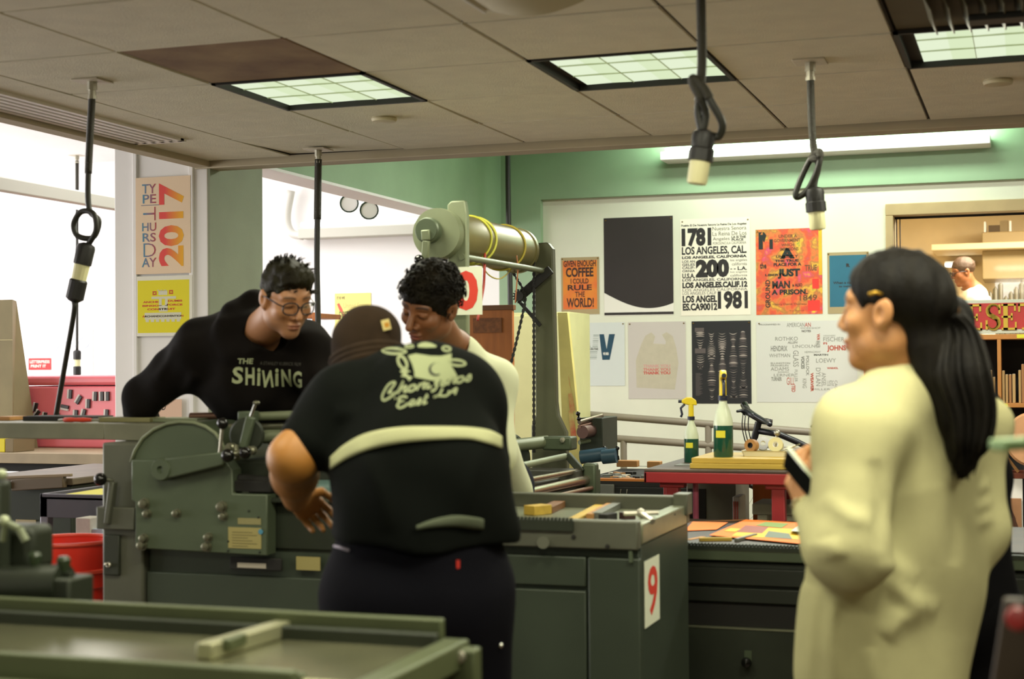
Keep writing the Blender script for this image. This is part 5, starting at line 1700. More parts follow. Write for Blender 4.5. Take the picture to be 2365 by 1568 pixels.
for px_ in (1325, 1403):
    MB().lathe(A(px_, 1240 + (px_ - 1325) * .28, -.012), (0, -1, 0), [(.007, 0), (.006, .004), (0, .005)], 8).build('rail_bolt', M_DARK, mp)
MB().cyl(A(1254, 1253, -.012), A(1254, 1253, -.04), .018, n=18).build('round_stop', M_GREYB, mp)
fbox(1452, 1272, 1460, 1300, -.006, .01, 'small_bracket', M_GREEN, bev=.001)
MB().box(XR - .004, XR, YF + .03, YK2, 0, .90).build('end_panel', M_GREENB, mp, bev=.002)
# number sheet on the end face
c0, c1 = at(1489, 1452, X=XR + .002), at(1523, 1433, X=XR + .002)
c2 = at(1488, 1297, X=XR + .002)
sh = Sheet((XR + .0025, c0.y, c0.z), (0, c1.y - c0.y, 0), (0, 0, c2.z - c0.z))
t = thing('number_sign', 'white sheet with a red number nine on the end of the press', 'sign', (XR, c0.y, c0.z))
mb = MB()
sh.slab(mb)
mb.build('paper', mat('sign_paper', 'D8DCC4', .7), t, smooth=0)
mb = MB()
sh.text(mb, '9', .20, .13, .86, .88, .02)
mb.build('lettering', mat('sign_red_ink', 'D03A28', .6), t, smooth=0)


# loose things on the bed
def on_bed(px_, py_, Z=ZBED):
    return at(px_, py_, Z=Z)


def bar_thing(name, label, p, q, w, h, m, cat, group=None, Z=ZBED):
    p, q = Vector(p), Vector(q)
    p.z = q.z = Z
    up = Vector((0, 0, h / 2 + .0004))
    o = MB().bar(p + up, q + up, w, h).build(name, m, loc=(p + q) / 2, bev=.0015)
    return tag(o, label, cat, group)


x, y, z = 0, 0, 0
bar_thing('wood_furniture', 'yellow wooden spacer block at the left of the press bed, by the black trouser side', on_bed(1222, 1190), on_bed(1262, 1186), .05, .03, M_YWOOD, 'wood block')
bar_thing('wood_furniture', 'brown wooden spacer right of the yellow block on the press bed', on_bed(1262, 1186), on_bed(1292, 1172), .04, .022, mat('dark_wood', '6A4420'), 'wood block')
bar_thing('lockup_bar', 'long pale yellow bar lying across the press bed', on_bed(1322, 1207), on_bed(1392, 1169), .03, .012, M_YWOOD, 'bar')
bar_thing('lockup_bar', 'grey bar with a yellow edge right of the long pale bar', on_bed(1378, 1199), on_bed(1432, 1170), .03, .02, M_GREY, 'bar')
bar_thing('wood_furniture', 'orange wooden strip against the grey bar on the bed', on_bed(1362, 1200), on_bed(1412, 1172), .022, .018, M_TANW, 'wood block')
bar_thing('quoin', 'dark steel quoin block at the end of the grey bar', on_bed(1392, 1205), on_bed(1416, 1200), .03, .022, M_DARK, 'block')
bar_thing('quoin', 'dark red quoin block under the steel key', on_bed(1436, 1200), on_bed(1462, 1198), .03, .022, mat('quoin_red', '3A2420', .5), 'block')
bar_thing('steel_strip', 'thin dark steel strip at the right end of the bed', on_bed(1482, 1208), on_bed(1556, 1190), .014, .006, M_DARK, 'strip')
p, q = on_bed(1440, 1186, .975), on_bed(1520, 1184, .975)
t = thing('quoin_key', 'steel T shaped quoin key lying on the press bed', 'key', ((p + q) / 2).to_tuple()[:2] + (ZBED,))
for v in (p, q):
    v.z = ZBED + .03
MB().cyl(p, q, .0065, n=10).build('handle_bar', M_STEEL, t)
m_ = (p + q) / 2
MB().cyl(m_ - Vector((0, 0, .0)), Vector((m_.x + .05, m_.y - .06, ZBED + .012)), .009, n=10).ball(m_, .015, 12).build('key_shank', M_STEEL, t)

# feed board at the left with its load
ZFB = at(100, 977, Y=YF + .1).z
bt = at(100, 1014, Y=YF + .1).z
xa, xb = at(-120, 990, Y=YF + .1).x, at(480, 990, Y=YF + .1).x
mb = MB().box(xa, at(240, 990, Y=YF + .1).x, YF + .1, YF + .42, bt, ZFB)
o = A(240, 1018, .1)
x1 = at(330, 1018, Y=YF + .1).x
mb.prism([(0, bt - o.z), (x1 - o.x, bt - o.z - .004), (xb - o.x, ZFB - o.z - .02), (xb - o.x, ZFB - o.z), (0, ZFB - o.z)], o, (1, 0, 0), (0, 0, 1), -.32)
mb.build('feed_board', mat('board_grey', '74745E', .5, metal=.2, var=.18, scale=7), mp, bev=.003)


def on_board(x, Z=0):
    return at(x, 972, Y=YF + .16)


def board_box(name, label, x0, x1, y0, d0, d1, m, cat, group=None):
    a_, b_ = at(x0, y0, Y=YF + d0), at(x1, y0, Y=YF + d0)
    o = MB().box(a_.x, b_.x, YF + d0, YF + d1, ZFB + .0004, max(a_.z, ZFB + .008)).build(name, m, loc=((a_.x + b_.x) / 2, YF + d0, ZFB), bev=.002)
    return tag(o, label, cat, group)


board_box('galley_tray', 'black galley tray at the left on the grey feed board', 52, 213, 961, .27, .40, M_DARK, 'tray')
board_box('wood_furniture', 'long olive wooden block on the feed board right of the red handled tool', 226, 346, 964, .2, .3, mat('olive_wood', '7E7A50', .6, var=.2), 'wood block')
board_box('metal_plate', 'flat olive plate on the feed board near the guard dome', 348, 455, 966, .22, .36, M_PRESSL, 'plate')
board_box('wood_furniture', 'small tan wooden block at the far left end of the feed board', -10, 22, 962, .28, .38, M_TANW, 'wood block')
a_, b_ = at(146, 969, Y=YF + .16), at(212, 969, Y=YF + .16)
za = ZFB + .009
t = thing('screwdriver', 'red handled screwdriver lying on the feed board edge', 'screwdriver', (a_.x, a_.y, ZFB))
MB().lathe((a_.x, a_.y, za), (1, 0, 0), [(.004, 0), (.008, .006), (.0085, .03), (.007, .05), (.0085, .08), (.006, b_.x - a_.x)], 12).build('handle', mat('tool_red', 'C23A20', .35), t)
MB().cyl((a_.x, a_.y, za), (a_.x - .018, a_.y, za - .002), .0045).build('shank', M_CHROME, t)
MB().cyl((b_.x, a_.y, za), (b_.x + .03, a_.y, za), .004).build('tip', M_STEEL, t)

# ---------------------------------------------------------------- second press bed with prints, right of the main press
YS = 5.06
s0 = at(1583, 1268, Y=YS)
ZS = at(1700, 1258, Y=YS).z
x1s = .1
x0s = s0.x - .25
t = thing('proof_press', 'dark green proof press bed carrying orange prints, beyond the numbered press', 'printing press', ((x0s + x1s) / 2, YS + .35, 0))
G_ = lambda y: at(1700, y, Y=YS).z
yE = at(1640, 1199, Z=ZS).y
MB().box(x0s, x1s, YS + .02, yE, 0, G_(1300)).build('cabinet', mat('press_black_green', '1E231A', .5, metal=.1, var=.15), t, bev=.004)
MB().box(x0s, x1s, YS, yE, G_(1296), ZS - .012).build('bed_body', M_PRESS, t, bev=.004)
MB().box(x0s, x1s, YS - .002, YS + .002, G_(1273), G_(1271)).build('bright_edge', M_BED, t)
MB().box(x0s, x1s, YS + .03, yE, ZS - .012, ZS).build('bed', mat('bed_dark', '33281C', .5, h2='1C1812', scale=9), t)
mb = MB().box(x0s, x1s, YS - .004, YS + .03, ZS - .02, ZS - .006)
for k in range(80):
    x = s0.x + k * .0115
    mb.box(x, x + .006, YS - .006, YS + .03, ZS - .006, ZS + .001)
mb.build('gear_rack', M_PRESSD, t, smooth=0)
M_PBK = mat('press_black_green', '23281E', .45)
for (y0, y1, d_, nm, m_) in ((1312, 1352, .0, 'drawer', M_PBK), (1358, 1392, .0, 'drawer', M_PBK), (1450, 1700, .0, 'door', M_PRESSD)):
    MB().box(x0s + .2, x1s, YS + d_, YS + .03, G_(y1), G_(y0)).build(nm, m_, t, bev=.004)
MB().box(x0s + .2, x1s, YS - .004, YS + .03, G_(1453), G_(1449)).build('door_edge', M_BED, t)
MB().box(x0s + .2, x1s, YS + .015, YS + .03, G_(1448), G_(1396)).build('dark_gap', M_DARK, t)
kp = at(1728, 1528, Y=YS - .02)
MB().lathe(at(1728, 1526, Y=YS), (0, -1, 0), [(.006, 0), (.006, .02), (.014, .024), (.018, .034), (.014, .046), (0, .05)], 18).build('door_knob', M_KNOB, t)
p = at(1728, 1516, Y=YS)
MB().box(p.x - .012, p.x + .012, YS - .004, YS, p.z - .02, p.z + .02).build('lock_plate', M_PRESS, t)


def print_sheet(name, label, px, m, Z, group=None):
    P_ = [at(x, y, Z=Z) for x, y in px]
    n = len(P_)
    mb = MB().add(P_ + [v + Vector((0, 0, .001)) for v in P_], [tuple(range(n - 1, -1, -1)), tuple(range(n, 2 * n))] + [(i, (i + 1) % n, n + (i + 1) % n, n + i) for i in range(n)])
    t = thing(name, label, 'print', sum(P_, Vector()) / n, group)
    mb.build('sheet', m, t, smooth=0)
    return t, P_


M_OR = mat('print_orange', 'F07A2C', .7)
print_sheet('print_sheet', 'plain orange sheet at the left end of the dark press bed', [(1581, 1226), (1600, 1205), (1681, 1207), (1655, 1223)], M_OR, ZS + .003, 'orange prints')
t, P_ = print_sheet('print_sheet', 'bright orange print with coloured blocks lying on the dark press bed', [(1638, 1236), (1722, 1200), (1860, 1208), (1860, 1257)], M_OR, ZS + .006, 'orange prints')
for (nm, px, m_) in (('yellow_field', [(1690, 1237), (1720, 1216), (1850, 1222), (1850, 1246)], mat('field_yellow', 'D8B020')), ('green_block', [(1744, 1213), (1768, 1205), (1822, 1209), (1805, 1219)], mat('block_green', '6A8A2C')),
                     ('red_block', [(1701, 1228), (1722, 1213), (1775, 1217), (1760, 1231)], mat('block_maroon', '8E4A3C')), ('grey_block', [(1765, 1240), (1775, 1226), (1822, 1232), (1830, 1245)], mat('block_grey', '5E6A5A')),
                     ('yellow_stripe', [(1672, 1226), (1688, 1219), (1712, 1221), (1698, 1228)], mat('field_yellow', 'D8B020'))):
    dz = .0016 if nm == 'yellow_field' else .0022
    MB().add([at(x, y, Z=ZS + .006 + dz) for x, y in px], [(0, 1, 2, 3)]).build(nm, m_, t, smooth=0)
for (nm, lab, a_, b_, w_, m_) in (('wood_furniture', 'brown wooden strip along the front of the dark press bed', (1590, 1247), (1625, 1240), .02, M_TANW), ('wood_furniture', 'yellow wooden strip on the front of the dark press bed', (1615, 1250), (1690, 1249), .016, M_YWOOD),
                                  ('lockup_bar', 'grey metal bar by the yellow strip on the dark bed', (1700, 1252), (1745, 1240), .014, M_GREY), ('wood_furniture', 'long dark wood strip at the back of the dark bed', (1590, 1207), (1720, 1201), .03, mat('dark_wood', '6A4420'))):
    bar_thing(nm, lab, at(*a_, Z=ZS), at(*b_, Z=ZS), w_, .0018 if 'long' in lab else .012, m_, 'wood strip' if 'wood' in lab else 'bar', Z=ZS)
p_ = [(1826, 1226), (1846, 1212), (1862, 1214), (1862, 1230)]
tag(MB().add([at(x, y, Z=ZS + .012) for x, y in p_] + [at(x, y, Z=ZS + .02) for x, y in p_], [(3, 2, 1, 0), (4, 5, 6, 7), (0, 1, 5, 4), (1, 2, 6, 5), (2, 3, 7, 6), (3, 0, 4, 7)]).build('folded_rag', mat('rag_white', 'C8CEC0', .9), loc=at(1845, 1220, Z=ZS), bev=.003),
    'white folded rag on the prints next to the cream sweater', 'rag')

# ---------------------------------------------------------------- foreground press, out of focus
FZ = .92
fc = at(1085, 1475, Z=FZ)
FX, FYb = fc.x, fc.y
t = thing('proof_press', 'blurred green proof press bed in the near left foreground', 'printing press', (FX - .7, 2.35, 0))
fy1 = at(500, 1420, Z=FZ + .02).y
fy0 = at(500, 1545, Z=FZ).y
XF0 = -2.75
M_FG = mat('press_fore_green', '545C3E', .42, metal=.25, var=.12, scale=6)
MB().box(XF0, FX - .05, fy0 + .02, fy1 - .01, 0, FZ - .06).build('base_cabinet', M_GREENB, t, bev=.01)
MB().box(XF0, FX - .03, fy0 + .02, fy1 - .02, FZ - .06, FZ - .012).build('bed', mat('bed_polished', '8A8A6C', .22, metal=.7, var=.25, scale=4), t, bev=.003)
for (dy, z_, h_) in ((0, FZ + .035, .09), (-.03, FZ + .013, .05)):
    MB().box(XF0, FX - .05, fy1 + dy - .012, fy1 + dy + .008, z_ - h_, z_).build('back_rail', M_FG if dy == 0 else M_PRESSD, t, bev=.004)  # lower rail darker, standing in for the dark reflection under the rail
for (dy, z_, h_) in ((0, FZ + .006, .06), (-.05, FZ - .03, .05), (.03, FZ - .004, .04)):
    MB().box(XF0, FX - .16, fy0 + dy - .012, fy0 + dy + .012, z_ - h_, z_).build('front_rail', M_FG, t, bev=.004)
MB().box(FX - .05, FX, fy0 - .3, fc.y, FZ - .05, FZ).build('end_rail', M_FG, t, bev=.005)
MB().box(FX - .10, FX - .05, fy0 - .1, fy1 - .01, FZ - .07, FZ - .015).build('end_ledge', M_GREENB, t, bev=.005)
e0 = at(1062, 1520, Y=fc.y - .02)
MB().box(e0.x - .03, e0.x + .04, fc.y - .05, fc.y - .01, FZ - .10, FZ - .01).build('end_block', M_FG, t, bev=.006)
MB().lathe(at(1062, 1517, Y=fc.y - .05), (0, -1, 0), [(.012, 0), (.01, .008), (0, .01)], 12).build('bolt', M_STEEL, t)
p, q = at(655, 1450, Z=FZ + .003), at(470, 1505, Z=FZ + .003)
MB().bar(p, q, .035, .03).build('lockup_bar', mat('bar_steel', 'A0A080', .35, metal=.5), t, bev=.004)
MB().bar(at(560, 1475, Z=FZ + .01), at(520, 1490, Z=FZ + .01), .02, .02).build('lock_catch', M_FG, t, bev=.003)
# ink roller head at the far left of this press
YH = fy1 + .10
H = lambda x, y, dy=0: at(x, y, Y=YH + dy)
MB().cyl(H(-120, 1360), H(150, 1352), .045, n=28).build('ink_roller', mat('roller_dark', '2C3226', .4, metal=.2), t)
a_, b_ = H(135, 1330), H(186, 1400)
MB().box(a_.x, b_.x, YH - .04, YH + .05, FZ - .06, a_.z).build('roller_block', M_PRESSD, t, bev=.006)
a_, b_ = H(-60, 1215), H(70, 1330)
MB().box(a_.x, b_.x - .02, YH + .03, YH + .12, b_.z, a_.z).build('side_frame', M_PRESSD, t, bev=.02, seg=3)
for (x, y) in ((80, 1282), (147, 1292)):
    p0, p1 = H(x, y), H(x, y + 50)
    MB().lathe(p1, (0, 0, 1), [(.008, 0), (.007, .02), (.014, .034), (.015, .045), (.01, .052), (0, .053)], 14).build('thumb_screw', mat('screw_green', '2E3A26', .3), t)
MB().bar(H(95, 1330), H(165, 1328), .02, .012).build('screw_bridge', M_PRESSD, t)
for (x0, y0, x1, y1, r_) in ((10, 1205, 45, 1222, .008), (45, 1222, 60, 1250, .009), (12, 1205, 6, 1250, .007)):
    MB().cyl(H(x0, y0, -.02), H(x1, y1, -.02), r_, n=10).build('lever_rod', M_PRESSL, t)
MB().ball(H(10, 1203, -.02), .013, 12).build('lever_tip', mat('tip_green', 'A8B090', .3, metal=.4), t)
MB().box(H(-90, 1300).x, H(8, 1300).x, YH - .02, YH + .03, FZ, H(8, 1110).z).build('tall_frame', M_PRESSD, t, bev=.01)
MB().ball(H(4, 1096), .012, 10).build('frame_knob', mat('tip_green', 'A8B090', .3, metal=.4), t)

# ---------------------------------------------------------------- far left: cabinet, box, benches, cart, bin
M_RC = mat('flare_paled_red', 'EE7882', .35, var=.06, scale=2)  # red paled to pink, the flare haze put into the colour
Yc = 8.0
a_, b_ = at(31, 868, Y=Yc), at(275, 1046, Y=Yc)
ZBT = at(100, 1047, Y=7.45).z
zt_, zb_ = a_.z, ZBT
t = thing('tool_chest', 'red metal tool chest at the far left holding dark magnets', 'cabinet', ((a_.x + b_.x) / 2, Yc + .3, zb_))
zl_ = at(100, 890, Y=Yc).z
MB().box(a_.x, b_.x + .3, Yc, Yc + .55, zb_, zl_ - .006).build('body', M_RC, t, bev=.012)
MB().box(a_.x, b_.x + .3, Yc, Yc + .55, zl_, zt_).build('lid', M_RC, t, bev=.02, seg=3)
mg = [(41, 944, 0), (57, 962, 8), (82, 940, -14), (85, 955, -40), (103, 962, -12), (162, 910, -4), (182, 922, -35), (204, 932, -2), (151, 942, 80), (220, 915, -3), (235, 915, 0), (248, 915, 0), (175, 957, -4), (193, 955, -15), (246, 956, -4), (132, 964, 0), (140, 966, 60)]
lab_ = ['leftmost dark magnet on the red chest', 'dark magnet low at the left of the red chest', 'tall dark magnet left of the slanting cord', 'dark slanted magnet low behind the galley tray', 'small dark magnet left of the cord foot', 'upper dark magnet right of the cord, set upright',
        'black magnet tilted at the middle of the red chest', 'dark magnet below and right of the tilted black one', 'thin magnet lying flat right of the cord', 'first of three dark magnets in the upper right row', 'middle of three dark magnets in the upper right row', 'last of three dark magnets beside the column',
        'low dark magnet above the screwdriver', 'low dark magnet right of the screwdriver handle', 'low dark magnet by the column edge', 'low magnet partly behind the board left of the handle', 'lowest magnet lying beside the cord foot']
m0 = None
for k, (x, y, r_) in enumerate(mg):
    p = at(x, y, Y=Yc)
    if m0 is None:
        m0 = thing('magnet', lab_[0], 'magnet', (p.x, Yc - .001, p.z), 'dark magnets on the red chest')
        MB().box(p.x - .002, p.x + .018, Yc - .013, Yc - .001, p.z - .028, p.z + .028).build('magnet_body', mat('magnet_black', '2A2422', .4), m0, bev=.002)
        MB().box(p.x - .014, p.x - .002, Yc - .013, Yc - .001, p.z - .028, p.z + .028).build('steel_edge', mat('magnet_edge', 'D8D0CC', .5), m0, bev=.001)
    else:
        o = copy_tree(m0)
        o.location = (p.x, Yc - .001, p.z)
        o.rotation_euler = (0, -math.radians(r_), 0)
        o['label'] = lab_[k]
a_, b_ = at(-60, 1046, Y=7.45), at(280, 1076, Y=7.45)
t = thing('bench', 'beige topped bench under the red tool chest', 'bench', ((a_.x + b_.x) / 2, 8.1, 0))
zbt = ZBT
MB().box(a_.x, b_.x, 7.45, 8.7, zbt - .06, zbt - .0).build('bench_top', mat('bench_beige', '9A8A6C', .6, var=.12), t, bev=.003)
MB().box(a_.x, b_.x, 7.5, 8.7, zbt - .11, zbt - .06).build('bench_frame', M_DARK, t)
for x in (a_.x + .05, b_.x - .5, b_.x - .1):
    MB().box(x, x + .05, 7.8, 7.85, 0, zbt - .1).build('leg', M_DARK, t)
# sloped box
Yx = 8.06
a_ = at(-60, 700, Y=Yx)
b_ = at(30, 1040, Y=Yx)
t = thing('wooden_case', 'tall tan case with a sloping brown side at the left edge', 'case', ((a_.x + b_.x) / 2, Yx, zbt))
c_, d_ = at(38, 697, Y=Yx + .2), at(68, 872, Y=Yx + .2)
zc0, zc1 = zbt, at(15, 698, Y=Yx).z
xf1 = at(29, 900, Y=Yx - .3).x
xt, xbm = at(38, 697, Y=Yx - .1).x, at(88, 1020, Y=Yx - .1).x
P_ = [(a_.x, Yx, zc0), (xf1, Yx, zc0), (xf1, Yx, zc1), (a_.x, Yx, zc1), (a_.x, Yx + .2, zc0), (xbm, Yx + .2, zc0), (xt, Yx + .2, zc1), (a_.x, Yx + .2, zc1)]
P_ = [(x, y - .3, z) for x, y, z in P_]
M_CASE = mat('case_tan', '857A56', .7, var=.08)
MB().add(P_, [(0, 1, 2, 3), (4, 7, 6, 5), (1, 5, 6, 2), (3, 2, 6, 7), (0, 3, 7, 4), (0, 4, 5, 1)]).build('case_body', M_CASE, t, smooth=0)
zz = at(15, 785, Y=Yx - .3).z
MB().box(a_.x, xf1, Yx - .302, Yx - .3, zz - .002, zz + .002).build('seam', mat('seam_light', 'C0B484', .7), t)
for (x0, x1, h_, nm, lab) in ((-40, 11, 'D8C828', 'carton', 'yellow carton at the left edge under the feed board'), (12, 31, '7A6A4A', 'carton', 'brown carton beside the yellow one at the left edge')):
    a_, b_ = at(x0, 1012, Y=7.5), at(x1, 1046, Y=7.5)
    o = MB().box(a_.x, b_.x, 7.5, 7.7, zbt + .0005, zbt + .08).build(nm, mat('carton_' + h_, h_, .7), loc=((a_.x + b_.x) / 2, 7.8, zbt), bev=.003)
    tag(o, lab, 'box')

# dark press bed left of the main press
Yd = 5.6
t = thing('proof_press', 'dark press bed at the left edge seen under the feed board', 'printing press', at(60, 1120, Y=Yd + .3))
a_, b_ = at(-60, 1100, Y=Yd), at(168, 1112, Y=Yd)
MB().box(a_.x, b_.x, Yd, Yd + .9, a_.z - .03, a_.z).build('bed', mat('bed_brown', '6A5C48', .5, var=.2, scale=7), t, bev=.004)
MB().box(a_.x, b_.x - .02, Yd + .02, Yd + .9, 0, a_.z - .03).build('base_cabinet', M_PRESSD, t, bev=.006)
MB().bar(at(30, 1120, Y=Yd - .02), at(150, 1113, Y=Yd - .02), .03, .05).build('side_rail', mat('rail_brown', '5E4E38', .5), t, bev=.004)
MB().bar(at(5, 1103, Y=Yd - .02), at(165, 1097, Y=Yd - .02), .02, .012).build('top_rail', mat('rail_tan', '8A7658', .5), t, bev=.002)
MB().box(at(5, 1110, Y=Yd - .03).x, at(27, 1110, Y=Yd - .03).x, Yd - .05, Yd, at(5, 1128, Y=Yd - .03).z, at(5, 1112, Y=Yd - .03).z).build('end_block', M_GREYB, t, bev=.003)
# grey cart with yellow sheet
Yg = 4.95
a_, b_ = at(92, 1142, Y=Yg), at(245, 1142, Y=Yg)
t = thing('cart', 'grey metal cart with a lipped tray left of the main press', 'cart', ((a_.x + b_.x) / 2 + .2, Yg + .3, 0))
M_CART = mat('cart_grey', '5A5860', .4, metal=.3, var=.1)
ze = at(92, 1140, Y=Yg).z
MB().box(a_.x, b_.x + .25, Yg, Yg + .55, ze - .02, ze - .012).build('tray', M_CART, t)
mb = MB().box(a_.x, b_.x + .25, Yg, Yg + .012, ze - .09, ze).box(a_.x, a_.x + .012, Yg, Yg + .55, ze - .09, ze).box(a_.x, b_.x + .25, Yg + .54, Yg + .55, ze - .09, ze)
mb.build('tray_side', M_CART, t, bev=.002)
for (x, y) in ((a_.x, Yg), (b_.x + .21, Yg), (a_.x, Yg + .51), (b_.x + .21, Yg + .51)):
    MB().box(x, x + .036, y, y + .036, .06, ze - .01).build('leg', mat('cart_leg', '7E7C86', .4, metal=.4), t, bev=.004)
    MB().cyl((x + .018, y + .005, .03), (x + .018, y + .035, .03), .03).build('caster', M_KNOB, t)
MB().box(a_.x + .04, b_.x + .2, Yg + .03, Yg + .5, .2, ze - .2).build('inner_bin', M_DARK, t)
tag(MB().add([at(x, y, Z=ze - .008) for x, y in ((150, 1141), (232, 1128), (290, 1128), (290, 1143))], [(0, 1, 2, 3)]).build('paper_sheet', mat('sheet_yellow', 'D0C84A', .7), loc=at(220, 1136, Z=ze - .008)), 'yellow sheet lying in the grey cart tray', 'sheet')
a_, b_ = at(175, 1196, Y=Yg - .12), at(208, 1245, Y=Yg - .12)
t = thing('carton', 'white carton with a pale blue side between the red bin and the cart', 'box', ((a_.x + b_.x) / 2, Yg - .08, 0))
MB().box(a_.x, b_.x, Yg - .12, Yg - .03, 0, a_.z).build('carton_body', mat('carton_white', 'C8C4BC', .7, var=.08, scale=30), t, bev=.002)
MB().box(b_.x, b_.x + .045, Yg - .11, Yg - .03, 0, at(200, 1222, Y=Yg - .12).z).build('carton_flap', mat('carton_blue', 'B8C8DC', .7), t, bev=.002)
# small sheet with red figure
a_, b_ = at(32, 1200, Y=5.3), at(78, 1242, Y=5.3)
t = thing('notice', 'tan notice with red marks on the dark press base at the left', 'notice', ((a_.x + b_.x) / 2, 5.58, a_.z))
a_, b_ = at(32, 1200, Y=5.6), at(78, 1245, Y=5.6)
MB().box(a_.x, b_.x, 5.612, 5.618, b_.z, a_.z).build('paper', mat('notice_tan', 'B0A078', .7), t)
MB().box(a_.x + .03, b_.x - .02, 5.610, 5.612, b_.z + .015, b_.z + .04).build('red_mark', INKR, t)

# red waste bin
Yw = 4.5
c0, c1 = at(65, 1245, Y=Yw), at(250, 1245, Y=Yw)
cx, rw = (c0.x + c1.x) / 2, (c1.x - c0.x) / 2
zr = c0.z
t = thing('waste_bin', 'round red plastic waste bin left of the main press', 'bin', (cx, Yw, 0))
M_BIN = mat('bin_red', 'EE3A2A', .35, var=.08, scale=3)
MB().lathe((cx, Yw, 0), (0, 0, 1), [(rw * .78, 0), (rw * .92, zr - .16), (rw * .98, zr - .15), (rw * .98, zr - .10), (rw * 1.0, zr - .095), (rw, zr), (rw * .97, zr), (rw * .9, zr - .16), (rw * .76, .01), (0, .01)], 48).build('bin_shell', M_BIN, t, smooth=40)
MB().tube([(cx + rw * math.cos(a_), Yw + rw * math.sin(a_), zr) for a_ in np.linspace(0, 2 * PI, 48, False)], .008, 8, True).build('rim', mat('bin_rim', 'E0503C', .3), t, smooth=180)
MB().lathe((cx, Yw, zr - .105), (0, 0, 1), [(rw * .99, 0), (rw * 1.03, .004), (rw * 1.03, .014), (rw * .99, .018)], 48).build('band', mat('bin_rim', 'E0503C', .3), t)

# ---------------------------------------------------------------- near machine at the right edge
p = at(2299, 1028, d=2.0)
t = thing('machine_guard', 'blurred pale green machine rail with a dark frame and red knob at the right edge', 'machine', (p.x + .25, p.y + .1, 0))
gp = at(2352, 1300, d=2.0)
a0 = at(2303, 1028, d=2.0)
a1 = at(2500, 1024, d=2.0)
MB().bar(a0, a1 + Vector((0, 0.1, 0)), .03, .016).build('rail', mat('rail_pale_green', '7E9A68', .4, metal=.2), t, bev=.004)
MB().box(gp.x + .012, gp.x + .3, gp.y, gp.y + .35, 0, a0.z - .01).build('frame', mat('frame_dark', '33281C', .5, metal=.2), t, bev=.01)
MB().prism([(0, 0), (.09, 0), (.09, .35), (.055, .35)], (gp.x - .075, gp.y + .05, .75), (1, 0, 0), (0, 0, 1), -.03).build('foot_brace', mat('frame_dark', '33281C', .5), t, bev=.004)
kp = at(2364, 1435, d=1.9)
MB().lathe(kp + Vector((0, .03, 0)), (-.25, -1, .1), [(.006, 0), (.006, .015), (.014, .018), (.016, .028), (.012, .034), (0, .036)], 24).build('red_knob', mat('knob_red', '7E1C1A', .35), t)

# ---------------------------------------------------------------- people: smooth distance fields turned into one continuous skin
f32 = np.float32


def nv(v):
    return np.array(v, f32)


def rc(a, b, ra, rb, flat=None, side=None):
    """tapered limb; flat < 1 thins it across the direction `side`"""
    a, b = nv(a), nv(b)
    ba = b - a
    L = max(float(ba @ ba), 1e-9)
    if flat is not None:
        s = nv(side) - ba * float(nv(side) @ ba) / L
        s /= np.linalg.norm(s)

    def f(P):
        q = P - a
        t = np.clip(q @ ba / L, 0, 1)
        d = q - t[:, None] * ba
        if flat is not None:
            c = d @ s
            d = d + np.outer(c * (1 / flat - 1), s)
            return (np.sqrt((d * d).sum(1)) - (ra + (rb - ra) * t)) * (0.5 + 0.5 * flat)
        return np.sqrt((d * d).sum(1)) - (ra + (rb - ra) * t)
    return f


def el(c, r, B=None):
    c, r = nv(c), nv(r)
    B = None if B is None else np.array(B, f32)

    def f(P):
        q = P - c
        if B is not None:
            q = q @ B.T
        k0 = np.sqrt(((q / r) ** 2).sum(1))
        k1 = np.sqrt(((q / (r * r)) ** 2).sum(1)) + 1e-9
        return k0 * (k0 - 1) / k1
    return f


def hs(p, n):
    p, n = nv(p), nv(Vector(n).normalized())
    return lambda P: (P - p) @ n


def comb(items, P):
    """items: (op, fn, k); op u = union, s = subtract, i = intersect, w = add a wrinkle field"""
    d = None
    for op, fn, k in items:
        e = fn(P)
        if d is None:
            d = e
        elif op == 'u':
            h = np.clip(.5 + .5 * (d - e) / k, 0, 1)
            d = d * (1 - h) + e * h - k * h * (1 - h)
        elif op == 's':
            h = np.clip(.5 - .5 * (d + e) / k, 0, 1)
            d = d * (1 - h) - e * h + k * h * (1 - h)
        elif op == 'i':
            h = np.clip(.5 - .5 * (d - e) / k, 0, 1)
            d = d * (1 - h) + e * h + k * h * (1 - h)
        elif op == 'w':
            d = d + e
    return d


